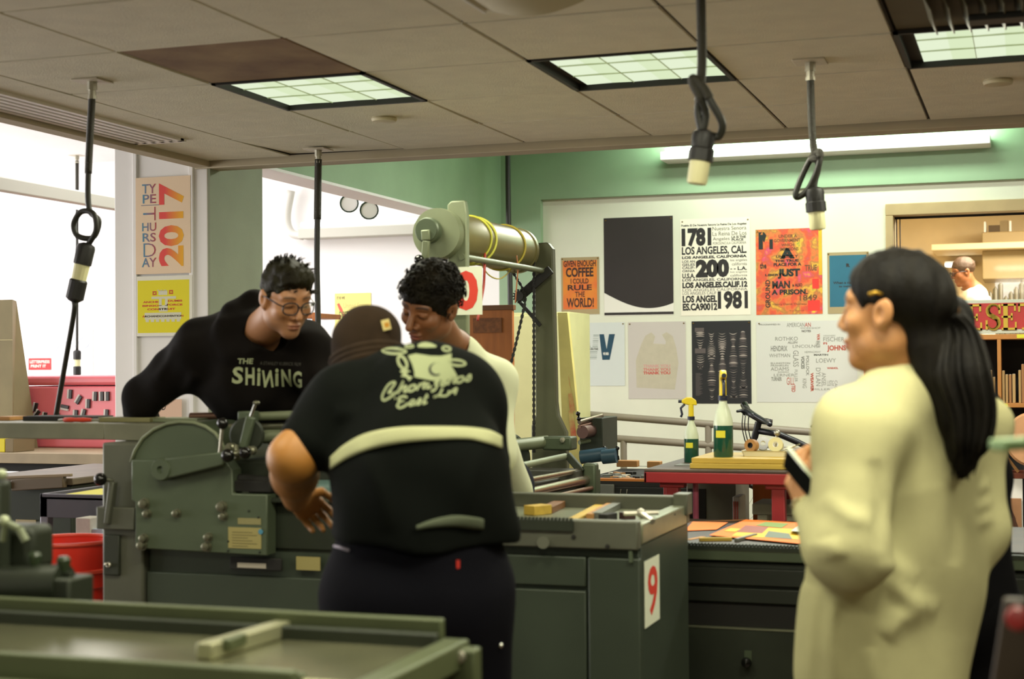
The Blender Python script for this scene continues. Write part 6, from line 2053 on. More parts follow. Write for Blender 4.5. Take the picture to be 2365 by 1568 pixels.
def nets(items, lo, hi, h, B=8, proj=False):
    """naive surface nets over the blocks that the surface crosses"""
    lo, hi = nv(lo), nv(hi)
    nb = np.maximum(1, np.ceil((hi - lo) / (B * h)).astype(int))
    n = nb * B + 1
    g = np.stack(np.meshgrid(*[np.arange(k) for k in nb], indexing='ij'), -1).reshape(-1, 3)
    cen = (lo + (g + .5) * (B * h)).astype(f32)
    dc = comb(items, cen)
    V = np.empty(tuple(n), f32)
    R = B * h * 0.95 + .02
    act = np.abs(dc) < R
    sg = np.where(dc > 0, 1, -1).astype(f32).reshape(tuple(nb))
    V[...] = 1
    V[:-1, :-1, :-1] = np.repeat(np.repeat(np.repeat(sg, B, 0), B, 1), B, 2)
    off = np.stack(np.meshgrid(*[np.arange(B + 1)] * 3, indexing='ij'), -1).reshape(-1, 3)
    ga = g[act] * B
    ca = cen[act]
    E_ = [fn(ca) for op, fn, k in items]
    for s in range(0, len(ga), 120):
        keep = [it for it, e in zip(items, E_) if (np.abs(e[s:s + 120]).max() > 1e-5 if it[0] == 'w' else e[s:s + 120].min() < 2 * R + it[2])]
        if not keep or keep[0][0] != 'u':
            keep = [items[0]] + keep
        idx = (ga[s:s + 120, None, :] + off[None]).reshape(-1, 3)
        V[idx[:, 0], idx[:, 1], idx[:, 2]] = comb(keep, (lo + idx * h).astype(f32))
    for ax in range(3):      # closed at the border of the box
        for e in (0, -1):
            sl = [slice(None)] * 3
            sl[ax] = e
            V[tuple(sl)] = np.maximum(V[tuple(sl)], 1e-3)
    ins = V < 0
    m = n - 1
    cell = np.zeros(tuple(m), np.int8)
    for c in np.ndindex(2, 2, 2):
        cell += ins[c[0]:m[0] + c[0], c[1]:m[1] + c[1], c[2]:m[2] + c[2]]
    C = np.argwhere((cell > 0) & (cell < 8))
    vid = np.full(tuple(m), -1, np.int32)
    vid[C[:, 0], C[:, 1], C[:, 2]] = np.arange(len(C))
    acc, cnt = np.zeros((len(C), 3)), np.zeros(len(C))
    cs = list(np.ndindex(2, 2, 2))
    for i, a in enumerate(cs):
        for b in cs[i + 1:]:
            if sum(x != y for x, y in zip(a, b)) != 1:
                continue
            va = V[C[:, 0] + a[0], C[:, 1] + a[1], C[:, 2] + a[2]]
            vb = V[C[:, 0] + b[0], C[:, 1] + b[1], C[:, 2] + b[2]]
            x = (va < 0) != (vb < 0)
            t = np.where(x, va / np.where(np.abs(va - vb) < 1e-9, 1e-9, va - vb), 0)
            acc += np.where(x[:, None], np.array(a) + t[:, None] * (np.array(b) - np.array(a)), 0)
            cnt += x
    X = lo + (C + acc / cnt[:, None]) * h
    F = []
    for ax in range(3):
        sl0, sl1 = [slice(None)] * 3, [slice(None)] * 3
        sl0[ax], sl1[ax] = slice(0, -1), slice(1, None)
        A_, B_ = ins[tuple(sl0)], ins[tuple(sl1)]
        E_ = np.argwhere(A_ != B_)
        u, v = (ax + 1) % 3, (ax + 2) % 3
        E_ = E_[(E_[:, u] > 0) & (E_[:, v] > 0) & (E_[:, u] < m[u]) & (E_[:, v] < m[v])]
        q = []
        for du, dv in ((1, 1), (0, 1), (0, 0), (1, 0)):
            c = E_.copy()
            c[:, u] -= du
            c[:, v] -= dv
            q.append(vid[c[:, 0], c[:, 1], c[:, 2]])
        q = np.stack(q, 1)
        fl = ~A_[E_[:, 0], E_[:, 1], E_[:, 2]]
        q[fl] = q[fl][:, ::-1]
        F.append(q[(q >= 0).all(1)])
    F = np.concatenate(F)
    if proj:      # a projection step pulls the vertices onto the surface
        Xf = X.astype(f32)
        d = comb(items, Xf)
        e = h * .4
        G = np.stack([comb(items, Xf + nv(np.eye(3)[k] * e)) - d for k in range(3)], 1) / e
        gl = (G * G).sum(1) + 1e-6
        X = X - np.clip(d / gl, -h * .5, h * .5)[:, None] * G
    return X, F


def folds(amp, freq, seed, stretch=(1, 1, 1), n=9, sharp=1.0):
    r = np.random.RandomState(seed)
    K = r.normal(size=(n, 3)) * np.array(stretch) * freq
    ph = r.uniform(0, 6.28, n)
    W = r.uniform(.5, 1, n)
    K, ph = K.astype(f32), ph.astype(f32)

    def f(P):
        s = 0
        for k in range(n):
            s = s + W[k] * np.sin(P @ K[k] + ph[k] + .6 * np.sin(P @ K[(k + 1) % n] * .5))
        return (amp / n ** .5) * s
    return f


def crease(pts, amp, w):
    """raised fold along a polyline"""
    Q = np.stack([nv(R2), nv(U2)], 1)
    dm = max(float(nv(p) @ nv(_F)) for p in pts) + .12
    S_ = [(nv(pts[i]) @ Q, nv(pts[i + 1]) @ Q) for i in range(len(pts) - 1)]

    def f(P):
        best = None
        X = P @ Q
        n = len(S_)
        for i, (a, b) in enumerate(S_):
            ba = b - a
            q = X - a
            t = np.clip(q @ ba / float(ba @ ba), 0, 1)
            dd = ((q - t[:, None] * ba) ** 2).sum(1)
            s_ = (i + t) / n
            if best is None:
                best, sb = dd, s_
            else:
                sb = np.where(dd < best, s_, sb)
                best = np.minimum(best, dd)
        return -.9 * amp * np.exp(-best / (w * w)) * (4 * sb * (1 - sb)) ** .7 * (P @ nv(_F) < dm)
    return f


def bounds(pts, pad):
    P = np.array([tuple(p) for p in pts])
    return P.min(0) - pad, P.max(0) + pad


def soft(name, items, lo, hi, h, m, parent, colour=None):
    X, F = nets(items, lo, hi, h)
    o = mesh_obj(name, X, F.tolist(), m, parent, smooth=180)
    if colour is not None:
        ca = o.data.color_attributes.new('tint', 'FLOAT_COLOR', 'POINT')
        c = np.ones((len(X), 4), f32)
        c[:, :3] = colour(X.astype(f32))
        ca.data.foreach_set('color', c.ravel())
    return o


def skin_mat(name, rough=.5):
    m = bpy.data.materials.new(name)
    m.use_nodes = True
    nt = m.node_tree
    b = nt.nodes['Principled BSDF']
    b.inputs['Roughness'].default_value = rough
    b.inputs['Subsurface Weight'].default_value = .12
    b.inputs['Subsurface Radius'].default_value = (.012, .005, .003)
    b.inputs['Subsurface Scale'].default_value = .5
    a = nt.nodes.new('ShaderNodeAttribute')
    a.attribute_name = 'tint'
    nt.links.new(a.outputs['Color'], b.inputs['Base Color'])
    return m


def cloth(name, h, bump=.25, bscale=350, var=.06, rough=.9):
    return mat(name, h, rough, var=var, scale=6, bump=bump, bscale=bscale, spec=.08)


def vdir(r, u, f):
    return (R2 * r + U2 * u + _F * f).normalized()


class Head:
    """local x = the person's right-hand side as seen facing us, y = forward, z = up"""

    def __init__(s, c, fwd, up, sc=.9):
        s.c = Vector(c)
        s.y = Vector(fwd).normalized()
        u = Vector(up)
        s.x = s.y.cross(u).normalized()
        s.z = s.x.cross(s.y)
        s.s = sc
        s.B = np.array([s.x, s.y, s.z], f32)

    def w(s, x, y, z):
        return s.c + (s.x * x + s.y * y + s.z * z) * s.s

    def loc(s, P):
        return ((P - nv(s.c)) @ s.B.T) / s.s

    def E(s, c, r):
        return el(s.w(*c), [q * s.s for q in r], s.B)

    def C(s, a, b, ra, rb):
        return rc(s.w(*a), s.w(*b), ra * s.s, rb * s.s)

    def prims(s, nose=1.0, chin=1.0, jaw=1.0):
        I = [('u', s.E((0, -.012, .045), (.075, .096, .084)), .01),
             ('u', s.E((0, .030, -.030), (.060 * jaw, .058, .088)), .03),
             ('u', s.E((0, .062, -.104), (.026 * jaw, .020, .020 * chin)), .03)]
        for q in (-1, 1):
            I += [('u', s.E((q * .044 * jaw, .002, -.068), (.024, .034, .028)), .03), ('u', s.E((q * .040, .058, -.022), (.026, .026, .024)), .02)]
        I += [('u', s.E((0, .072, .030), (.054, .020, .016)), .02)]
        for q in (-1, 1):
            I += [('s', s.E((q * .031, .104, .006), (.021, .020, .015)), .014), ('u', s.E((q * .031, .075, .004), (.0155, .0145, .0125)), .004),
                  ('u', s.C((q * .016, .088, .012), (q * .046, .078, .010), .0035, .003), .006)]
        I += [('u', s.C((0, .086, .016), (0, .086 + .026 * nose, -.030), .008, .0115 * nose), .014)]
        for q in (-1, 1):
            I += [('u', s.E((q * .012, .092, -.036), (.010, .012, .009)), .006), ('s', s.E((q * .007, .098, -.046), (.0035, .006, .004)), .004)]
        I += [('u', s.E((0, .086, -.064), (.024, .012, .0065)), .008), ('u', s.E((0, .084, -.077), (.020, .012, .0075)), .007),
              ('s', s.E((0, .104, -.0705), (.026, .012, .0016)), .004), ('s', s.E((0, .100, -.089), (.016, .009, .005)), .01)]
        for q in (-1, 1):
            I += [('u', s.E((q * .078, -.010, -.004), (.010, .021, .034)), .008), ('u', s.E((q * .085, -.018, .004), (.006, .017, .028)), .006),
                  ('s', s.E((q * .090, -.004, -.002), (.009, .010, .016)), .005)]
        return I

    def tint(s, base, lip, brow, stubble=None, open_eyes=False):
        base, lip, brow = [nv(rgb(q)[:3]) for q in (base, lip, brow)]
        st = None if stubble is None else nv(rgb(stubble)[:3])

        def f(X):
            L = s.loc(X)
            x, y, z = L[:, 0], L[:, 1], L[:, 2]
            near = (np.abs(x) < .12) & (np.abs(y) < .16) & (np.abs(z) < .2)
            c = np.tile(base, (len(X), 1))
            sm = lambda a, b, v: np.clip((v - a) / (b - a), 0, 1)
            if st is not None:
                k = sm(-.045, -.075, z) * sm(.0, .02, y) * .5 * near
                c = c * (1 - k[:, None]) + st * k[:, None]
            k = np.clip(1.5 - ((x / .024) ** 2 + ((z + .0705) / .0125) ** 2) * 1.2, 0, 1) * (y > .075) * near
            c = c * (1 - k[:, None]) + lip * k[:, None]
            zb_ = .031 + .004 * (1 - ((np.abs(x) - .032) / .022) ** 2)
            k = np.clip(1.4 - np.abs(z - zb_) / .0045, 0, 1) * sm(.010, .015, np.abs(x)) * sm(.056, .05, np.abs(x)) * (y > .03) * near
            c = c * (1 - .85 * k[:, None]) + brow * .85 * k[:, None]
            ex, ez = (np.abs(x) - .031) / .0145, (z - (.001 if not open_eyes else .004))
            k = np.clip(1.4 - np.abs(ez + .003 * ex * ex) / .0024, 0, 1) * (np.abs(ex) < 1) * (y > .06) * near
            c = c * (1 - .9 * k[:, None]) + nv((.012, .009, .008)) * .9 * k[:, None]
            return c
        return f


def hand_prims(wr, d, up, side, curl=.6, s=1.0, spread=.12, thumb=.5):
    """palm and five bent fingers; d = along the forearm, up = back of the hand, side = +1 puts the thumb on d x up"""
    d, up = Vector(d).normalized(), Vector(up)
    up = (up - d * up.dot(d)).normalized()
    r = d.cross(up) * side
    wr = Vector(wr)
    I = []
    k0 = wr + d * (.088 * s)
    for j in range(4):
        o = (.030 - .020 * j) * s
        I.append(('u', rc(wr + r * (o * .55) + d * (.012 * s), k0 + r * o - d * (.012 * s * abs(j - 1) * .5), .015 * s, .0115 * s), .014))
    for j, L in enumerate((.073, .082, .076, .060)):
        p = k0 + r * ((.030 - .020 * j) * s) - d * (.006 * s * abs(j - 1))
        dirn = (d + r * (spread * (1.2 - j) * .6)).normalized()
        a = curl * .55
        for q, (fr, rad) in enumerate(((.46, .0092), (.30, .0083), (.24, .0075))):
            dv = dirn * math.cos(a) - up * math.sin(a)
            p2 = p + dv * (L * fr * s)
            I.append(('u', rc(p, p2, rad * s, (rad - .0008) * s), .004))
            p, a = p2, a + curl * (.75 if q == 0 else .6)
    p = wr + r * (.022 * s) + d * (.022 * s)
    tv = (r * .75 + d * .65 - up * .25 * thumb).normalized()
    p2 = p + tv * (.042 * s)
    I.append(('u', rc(p, p2, .015 * s, .0115 * s), .012))
    tv = (r * (.35 - .3 * thumb) + d * .85 - up * .6 * thumb).normalized()
    p3 = p2 + tv * (.033 * s)
    I.append(('u', rc(p2, p3, .0105 * s, .0092 * s), .005))
    tv = (r * (.1 - .4 * thumb) + d * .85 - up * .7 * thumb).normalized()
    I.append(('u', rc(p3, p3 + tv * (.026 * s), .0092 * s, .0078 * s), .004))
    return I


def legs(hipc, side, fwd, foot_y, spread=.11, r=(.095, .062, .045), step=(0, 0)):
    """trouser legs and shoes standing on the floor under hipc"""
    hipc, side, fwd = Vector(hipc), Vector(side).normalized(), Vector(fwd).normalized()
    tr, sh = [], []
    for q, st in ((-1, step[0]), (1, step[1])):
        h_ = hipc + side * (q * spread * .8)
        f_ = Vector((hipc.x, hipc.y, 0)) + side * (q * spread) + fwd * (foot_y + st)
        k = (h_ + f_) / 2 + fwd * .03
        an = Vector((f_.x, f_.y, .09))
        tr += [('u', rc(h_, k, r[0], r[1]), .04), ('u', rc(k, an, r[1], r[2]), .03)]
        sh += [('u', rc((f_.x, f_.y, .045) + Vector() if False else Vector((f_.x, f_.y, .048)), Vector((f_.x, f_.y, .040)) + fwd * .15, .045, .038), .02),
               ('u', rc(Vector((f_.x, f_.y, .05)), an, .045, .042), .02)]
    sh.append(('i', lambda P: -P[:, 2] + .001, .004))
    return tr, sh


def stamp(target, pieces, name, m, origin, ux, uy, ray, parent, lift=.002, cut=.012):
    """lay flat lettering onto a garment: 2-D triangles in frame origin,ux,uy dropped along ray"""
    tree = BVHTree.FromObject(target, bpy.context.evaluated_depsgraph_get()) if False else None
    off = ORG[target.name]
    me = target.data
    tree = BVHTree.FromPolygons([v.co for v in me.vertices], [tuple(p.vertices) for p in me.polygons])
    bm = bmesh.new()
    for V, F in pieces:
        vs = [bm.verts.new((x, y, 0)) for x, y in V]
        for f in F:
            try:
                bm.faces.new([vs[i] for i in f])
            except ValueError:
                pass
    bmesh.ops.triangulate(bm, faces=bm.faces[:])
    for _ in range(5):
        ed = [e for e in bm.edges if e.calc_length() > cut]
        if not ed:
            break
        bmesh.ops.subdivide_edges(bm, edges=ed, cuts=1)
        bmesh.ops.triangulate(bm, faces=bm.faces[:])
    ray = Vector(ray).normalized()
    out = []
    for v in bm.verts:
        p = Vector(origin) + Vector(ux) * v.co.x + Vector(uy) * v.co.y - off
        h = tree.ray_cast(p - ray * .4, ray)
        q = h[0] if h[0] is not None else tree.find_nearest(p)[0]
        out.append(q - ray * lift + off)
    F = [tuple(v.index for v in f.verts) for f in bm.faces]
    bm.verts.index_update()
    F = [tuple(v.index for v in f.verts) for f in bm.faces]
    bm.free()
    return mesh_obj(name, out, F, m, parent, smooth=0)


def fit_text(t, x0, y0, x1, y1, bold=0.0, shear=0.0, slope=0.0):
    V, F = text2d(t, bold, shear)
    return [(x0 + (x1 - x0) * a, y0 + (y1 - y0) * b + slope * (x1 - x0) * a) for a, b in V], F


# ================================================================ person in the hooded sweatshirt and glasses
D0 = lambda x, y, d: at(x, y, d=d)
hc = D0(661, 690, 4.75)
t = thing('person', 'person in glasses and a black hooded sweatshirt leaning over the press, elbow out', 'person', (hc.x, 5.3, 0))
H1 = Head(hc, vdir(.52, -.34, -.72), vdir(.18, .88, -.32), .90)
nb = D0(590, 775, 5.02)
shR, shL = D0(478, 800, 5.06), D0(705, 815, 5.0)
elR, wrR = D0(328, 922, 5.2), D0(345, 1060, 5.5)
elL, wrL = D0(770, 960, 4.95), D0(770, 965, 4.62)
ch, pv = D0(592, 880, 5.1), Vector((D0(560, 1000, 5.35).x, 5.2, .98))
sd1 = (shL - shR).normalized()
fw1 = sd1.cross(Vector((0, 0, 1))).normalized()
if fw1.y > 0:
    fw1 = -fw1
body = H1.prims(jaw=1.02) + [('u', rc(H1.w(0, -.02, -.05), nb, .055, .062), .03), ('u', rc(nb, ch, .07, .12, .7, fw1), .05), ('u', rc(ch, pv, .12, .13, .7, fw1), .05),
        ('u', rc(shR, elR, .045, .038), .03), ('u', rc(elR, wrR, .038, .026), .02), ('u', rc(shL, elL, .045, .038), .03), ('u', rc(elL, wrL, .038, .026), .02)]
body += hand_prims(wrR, (.3, -.2, -.9), (-1, 0, 0), 1, .5) + hand_prims(wrL, wrL - elL, (0, 0, 1), -1, .5)
SK = skin_mat('skin')
lo, hi = bounds([H1.w(0, 0, .16), H1.w(0, 0, -.16), nb, pv, elR, elL, wrR, wrL], .15)
soft('body', body, lo, hi, .0034, SK, t, H1.tint('AE7A52', '96604A', '33241A', '7E5E48'))
# sweatshirt
M_HOOD = cloth('black_fleece', '151210', .2, 300)
hood = [('u', rc(nb + Vector((0, 0, -.04)), ch, .13, .19, .72, fw1), .05), ('u', rc(ch, pv, .19, .20, .75, fw1), .06),
        ('u', rc(shR, elR, .088, .060), .06), ('u', rc(elR, wrR, .062, .050), .03), ('u', rc(shL, elL, .088, .066), .06), ('u', rc(elL, wrL, .07, .05), .03),
        ('u', rc(nb + Vector((0, 0, -.02)), shR, .085, .09), .06), ('u', rc(nb + Vector((0, 0, -.02)), shL, .085, .09), .06)]
# hood rolled round the neck, opened in front
nc = D0(585, 768, 5.02)
axn = (hc - nb).normalized()
x_, y_, z_ = basis(axn)
rim = []
for k in range(9):
    a_ = 2 * PI * k / 8
    rim.append(nc + x_ * (.088 * math.cos(a_)) + y_ * (.088 * math.sin(a_)) + axn * (.0))
for k in range(8):
    a, b = rim[k], rim[k + 1]
    back = 1 if (a + b).dot(R2) / 2 < nc.dot(R2) + .03 else .55
    lift = axn * (.018 * back)
    hood.append(('u', rc(a + lift, b + lift, .030 + .014 * back, .030 + .014 * back), .03))
hood += [('u', rc(D0(520, 742, 5.08), D0(560, 750, 5.12), .03, .035), .02), ('u', rc(D0(505, 765, 5.1), D0(530, 800, 5.1), .045, .06), .04)]
hood += [('s', rc(H1.w(0, .02, -.10), nb + Vector((0, 0, -.0)), .068, .060), .02), ('s', el(H1.w(0, .0, -.02), (.085, .085, .11)), .02)]
hood += [('w', folds(.010, 20, 3, (1.2, 1, 1.6)), 0), ('w', crease([D0(400, 800, 4.98), D0(350, 880, 5.0)], .012, .02), 0), ('w', crease([D0(450, 860, 4.95), D0(400, 920, 4.98)], .012, .02), 0), ('w', crease([D0(640, 790, 4.86), D0(560, 815, 4.9)], .008, .016), 0)]
lo, hi = bounds([nb, pv, elR, elL, wrR, wrL, shR, shL, nc], .26)
hd = soft('sweatshirt', hood, lo, hi, .006, M_HOOD, t)
# print on the chest
PR = mat('print_pale_green', 'A8B088', .8)
o0 = D0(525, 895, 4.85)
sx = (D0(695, 895, 4.85) - o0) / 170
sy = Vector((0, 0, 1)) * sx.length
pc = [fit_text('THE', 18, 54, 56, 67, .03, .2), fit_text('A STANLEY KUBRICK FILM', 70, 52, 166, 60, .0, .2, -.03)]
x = 0
for chn, w_, yy in (('S', 28, 6), ('H', 25, 2), ('i', 10, 1), ('N', 24, -6), ('i', 10, 1), ('N', 25, -2), ('G', 24, -6)):
    V, F = text2d(chn, .03, .12)
    if chn == 'N' and yy == -6:
        V = [(1 - a, b) for a, b in V]
        F = [f[::-1] for f in F]
    pc.append(([(x + w_ * 1.0 * a, 4 + yy * .5 + (42 - abs(yy) * .3) * b - .03 * x) for a, b in V], F))
    x += w_ + 3.6
stamp(hd, pc[:1] + pc[2:], 'chest_print', PR, o0, sx, sy, _F, t, .003)
stamp(hd, pc[1:2], 'chest_small_print', mat('print_dim', '4E4C44', .8), o0, sx, sy, _F, t, .003)
M_JEAN = cloth('dark_denim', '20222A', .3, 400)
tr, sho = legs(pv, sd1, -Vector((0, 1, 0)), .0)
tr += [('u', rc(pv + Vector((0, 0, .02)), pv - Vector((0, 0, .08)), .16, .15, .8, fw1), .05), ('w', folds(.004, 25, 5), 0)]
soft('trousers', tr, (pv.x - .3, pv.y - .25, .05), (pv.x + .3, pv.y + .25, pv.z + .12), .01, M_JEAN, t)
soft('shoes', sho, (pv.x - .3, pv.y - .4, 0), (pv.x + .3, pv.y + .3, .2), .008, M_KNOB, t)
# short hair, swept forward
M_HAIR = mat('brown_black_hair', '18140C', .6, bump=.6, bscale=160, h2='2A2816', scale=14, spec=.12, stretch=(1, 1, .4))
hr = [('u', H1.E((0, -.014, .052), (.083, .104, .090)), .01), ('u', H1.E((.0, .055, .105), (.058, .045, .030)), .03), ('u', H1.E((.02, .075, .085), (.045, .028, .022)), .02),
      ('s', hs(H1.w(0, .078, .058), H1.y), .012), ('s', H1.E((0, .075, -.03), (.085, .07, .086)), .012), ('s', hs(H1.w(0, .0, -.045), H1.z + H1.y * .25), .012)]
hr[3] = ('s', lambda P, f=hs(H1.w(0, .080, .060), H1.y * .75 - H1.z * .75): -f(P), .012)
hr += [('w', folds(.005, 95, 8, (1, 1, 1), 12), 0)]
lo, hi = bounds([H1.w(0, 0, .2), H1.w(0, 0, -.1), H1.w(.1, .14, 0), H1.w(-.1, -.14, 0), H1.w(.1, -.14, 0), H1.w(-.1, .14, .1)], .03)
soft('hair', hr, lo, hi, .0035, M_HAIR, t)
mb = MB()
for k in range(46):
    u, v = rnd.uniform(-.06, .06), rnd.uniform(-.06, .09)
    z = .052 + .088 * math.sqrt(max(0, 1 - (u / .083) ** 2 - ((v + .014) / .104) ** 2))
    a = H1.w(u, v, z)
    n_ = (a - H1.c).normalized()
    mb.tube([a - n_ * .004, a + n_ * .010 + H1.y * .004, a + n_ * .018 + H1.y * rnd.uniform(.006, .02) + H1.x * rnd.uniform(-.01, .01)], [.0035, .003, .0008], 5)
mb.build('hair_tufts', M_HAIR, t, smooth=180)
# glasses
gs = []
MG = mat('glasses_black', '14121A', .25)
for q in (-1, 1):
    pts = []
    for k in range(24):
        a_ = 2 * PI * k / 24
        rx, rz = .0262, .0215
        cx_, cz_ = math.cos(a_), math.sin(a_)
        pts.append(H1.w(q * .0325 + rx * np.sign(cx_) * abs(cx_) ** .75, .108 - abs(q * .0325 + rx * cx_) ** 2 * 3.2, .0005 + rz * np.sign(cz_) * abs(cz_) ** .75))
    gs.append(pts)
gl_ = MB()
for pts in gs:
    gl_.tube(pts, .0024, 8, True)
gl_.tube([H1.w(-.008, .108, .006), H1.w(0, .111, .009), H1.w(.008, .108, .006)], .0022, 8)
for q in (-1, 1):
    gl_.tube([H1.w(q * .058, .096, .008), H1.w(q * .070, .080, .010), H1.w(q * .083, .0, .012), H1.w(q * .086, -.03, -.004)], .0022, 8)
go = gl_.build('glasses', MG, t, smooth=180)
lm = MB()
for pts in gs:
    c_ = sum(pts, Vector()) / 24
    lm.add([c_] + pts, [(0, i + 1, (i + 1) % 24 + 1) for i in range(24)])
lm.build('lens', M_GLASS, go, smooth=180)

# ================================================================ curly haired person in white
hc = D0(992, 708, 4.8)
t = thing('person', 'person with curly black hair in a white shirt looking down at the press', 'person', (hc.x, 5.35, 0))
H2 = Head(hc, vdir(-.52, -.36, -.74), vdir(.02, .88, -.36), .98)
nb = D0(1050, 815, 5.05)
shL, shR = D0(1135, 880, 5.1), D0(985, 880, 5.05)
ch, pv = D0(1062, 960, 5.15), Vector((D0(1062, 1000, 5.3).x, 5.22, .98))
elL, wrL = D0(1150, 1060, 5.0), D0(1060, 1090, 4.75)
elR, wrR = D0(950, 1060, 4.95), D0(940, 1090, 4.75)
sd2 = (shL - shR).normalized()
fw2 = Vector((0, -1, 0))
body = H2.prims(jaw=.94, nose=1.1) + [('u', rc(H2.w(0, -.02, -.05), nb, .052, .056), .03), ('u', rc(nb, ch, .07, .11, .7, fw2), .05), ('u', rc(ch, pv, .11, .12, .7, fw2), .05),
        ('u', rc(shR, elR, .042, .036), .03), ('u', rc(elR, wrR, .036, .025), .02), ('u', rc(shL, elL, .042, .036), .03), ('u', rc(elL, wrL, .036, .025), .02)]
body += hand_prims(wrR, wrR - elR, (0, 0, 1), 1, .6) + hand_prims(wrL, wrL - elL, (0, 0, 1), -1, .6)
lo, hi = bounds([H2.w(0, 0, .16), nb, pv, elR, elL, wrR, wrL], .15)
soft('body', body, lo, hi, .0034, SK, t, H2.tint('7E5030', '784234', '140E0C', '5A3A26'))
M_WSH = cloth('white_cotton', 'C4C8A8', .15, 300)
ws = [('u', rc(nb + Vector((0, 0, -.05)), ch, .11, .16, .75, fw2), .05), ('u', rc(ch, pv, .16, .17, .75, fw2), .06), ('u', rc(nb + Vector((0, 0, -.02)), shL, .07, .075), .05), ('u', rc(nb + Vector((0, 0, -.02)), shR, .07, .075), .05),
      ('u', rc(shL, shL.lerp(elL, .95), .074, .062), .05), ('u', rc(shR, shR.lerp(elR, .95), .074, .062), .05), ('s', rc(H2.w(0, 0, -.06), nb + Vector((0, 0, -.01)), .064, .064), .015), ('w', folds(.006, 24, 11, (1, 1, .6)), 0)]
lo, hi = bounds([nb, pv, elR, elL, shL, shR], .22)
soft('shirt', ws, lo, hi, .007, M_WSH, t)
x_, y_, z_ = basis((H2.w(0, 0, -.06) - nb).normalized())
MB().tube([nb + z_ * .022 + x_ * (.066 * math.cos(a_)) + y_ * (.066 * math.sin(a_)) for a_ in np.linspace(0, 2 * PI, 28, False)], .010, 8, True).build('collar', cloth('black_collar', '1A1C18'), t, smooth=180)
tr, sho = legs(pv, sd2, (0, -1, 0), 0)
tr += [('u', rc(pv + Vector((0, 0, .02)), pv - Vector((0, 0, .08)), .145, .14, .8, fw2), .05)]
soft('trousers', tr, (pv.x - .3, pv.y - .25, .05), (pv.x + .3, pv.y + .25, pv.z + .12), .011, M_JEAN, t)
soft('shoes', sho, (pv.x - .3, pv.y - .4, 0), (pv.x + .3, pv.y + .3, .2), .009, M_KNOB, t)
M_CURL = mat('black_curls', '0F0C09', .6, bump=.5, bscale=150, spec=.12, h2='1C180E', scale=20)
cut_face = H2.E((0, .085, -.045), (.078, .075, .090))
hr = [('u', H2.E((0, -.016, .054), (.090, .112, .092)), .01), ('s', cut_face, .012), ('s', hs(H2.w(0, .0, -.055), H2.z + H2.y * .35) if False else (lambda P, f=hs(H2.w(0, 0, -.05), H2.z + H2.y * .2): f(P)), .012), ('w', folds(.006, 80, 9, (1, 1, 1), 12), 0)]
lo, hi = bounds([H2.w(a, b, c) for a in (-.11, .11) for b in (-.14, .12) for c in (-.1, .17)], .02)
soft('hair', hr, lo, hi, .0045, M_CURL, t)
mb = MB()
k = 0
while k < 230:
    n_ = Vector((rnd.gauss(0, 1), rnd.gauss(0, 1), rnd.gauss(0, 1))).normalized()
    p = Vector((n_.x * .092, n_.y * .114 - .016, n_.z * .094 + .054))
    if p.z < -.045 or (p.y > .035 and p.z < .058 + .02 * rnd.random()) or (p.y > .005 and p.z < .02 and abs(p.x) > .05) or (p.y > -.02 and p.z < -.01):
        continue
    a = H2.w(*p)
    nn = (H2.x * n_.x + H2.y * n_.y + H2.z * n_.z).normalized()
    t1, t2, _z = basis(nn, (rnd.random(), rnd.random(), rnd.random() + .1))
    R_c, L_ = rnd.uniform(.006, .011), rnd.uniform(.012, .03)
    ph = rnd.uniform(0, 6.28)
    pts, rr = [], []
    for q in range(10):
        s_ = q / 9
        a_ = ph + s_ * 7.5
        pts.append(a + nn * (-.006 + L_ * .7 * math.sin(s_ * 1.6)) + t1 * (R_c * math.cos(a_)) + t2 * (R_c * math.sin(a_)) - Vector((0, 0, .010 * s_ * s_)))
        rr.append(.0045 * (1 - .75 * s_))
    mb.tube(pts, rr, 5)
    k += 1
mb.build('curls', M_CURL, t, smooth=180)

# ================================================================ person in the knit cap bending over the press, seen from behind
hc = D0(850, 850, 3.85)
t = thing('person', 'person in a brown knit cap and black printed shirt bending over, back turned', 'person', (D0(965, 1260, 3.5).x, 3.5, 0))
H3 = Head(hc, vdir(-.35, -.55, .75), vdir(-.25, .75, .55), .99)
nb = D0(930, 888, 3.74)
shL, shR = D0(782, 930, 3.64), D0(1072, 918, 3.68)
elL, wrL = D0(678, 1058, 3.58), D0(684, 1148, 3.86)
elR, wrR = D0(1120, 1085, 3.78), D0(1060, 1150, 4.05)
up3, pv = D0(962, 945, 3.64), D0(965, 1250, 3.55)
mid = D0(972, 1095, 3.56)
sd3 = (shR - shL).normalized()
bk = -_F
body = H3.prims() + [('u', rc(H3.w(0, -.02, -.05), nb, .064, .07), .03), ('u', rc(nb, up3, .09, .13), .05), ('u', rc(up3, mid, .12, .12), .05), ('u', rc(mid, pv, .12, .11), .05),
        ('u', rc(shL, elL, .066, .056), .03), ('u', rc(elL, elL.lerp(wrL, .45), .060, .054), .02), ('u', rc(elL.lerp(wrL, .4), wrL, .056, .036), .02), ('u', rc(shR, elR, .06, .054), .03), ('u', rc(elR, wrR, .055, .036), .02)]
body += hand_prims(wrL, vdir(.35, -.45, .8), vdir(-.5, .6, -.5), 1, 1.0, .98) + hand_prims(wrR, wrR - elR, (0, 0, 1), -1, .8, 1.05)
lo, hi = bounds([H3.w(0, 0, .16), nb, pv, elR, elL, wrR, wrL, hc], .17)
soft('body', body, lo, hi, .0045, SK, t, H3.tint('A06C2C', '9A5A4A', '2A1C14'))
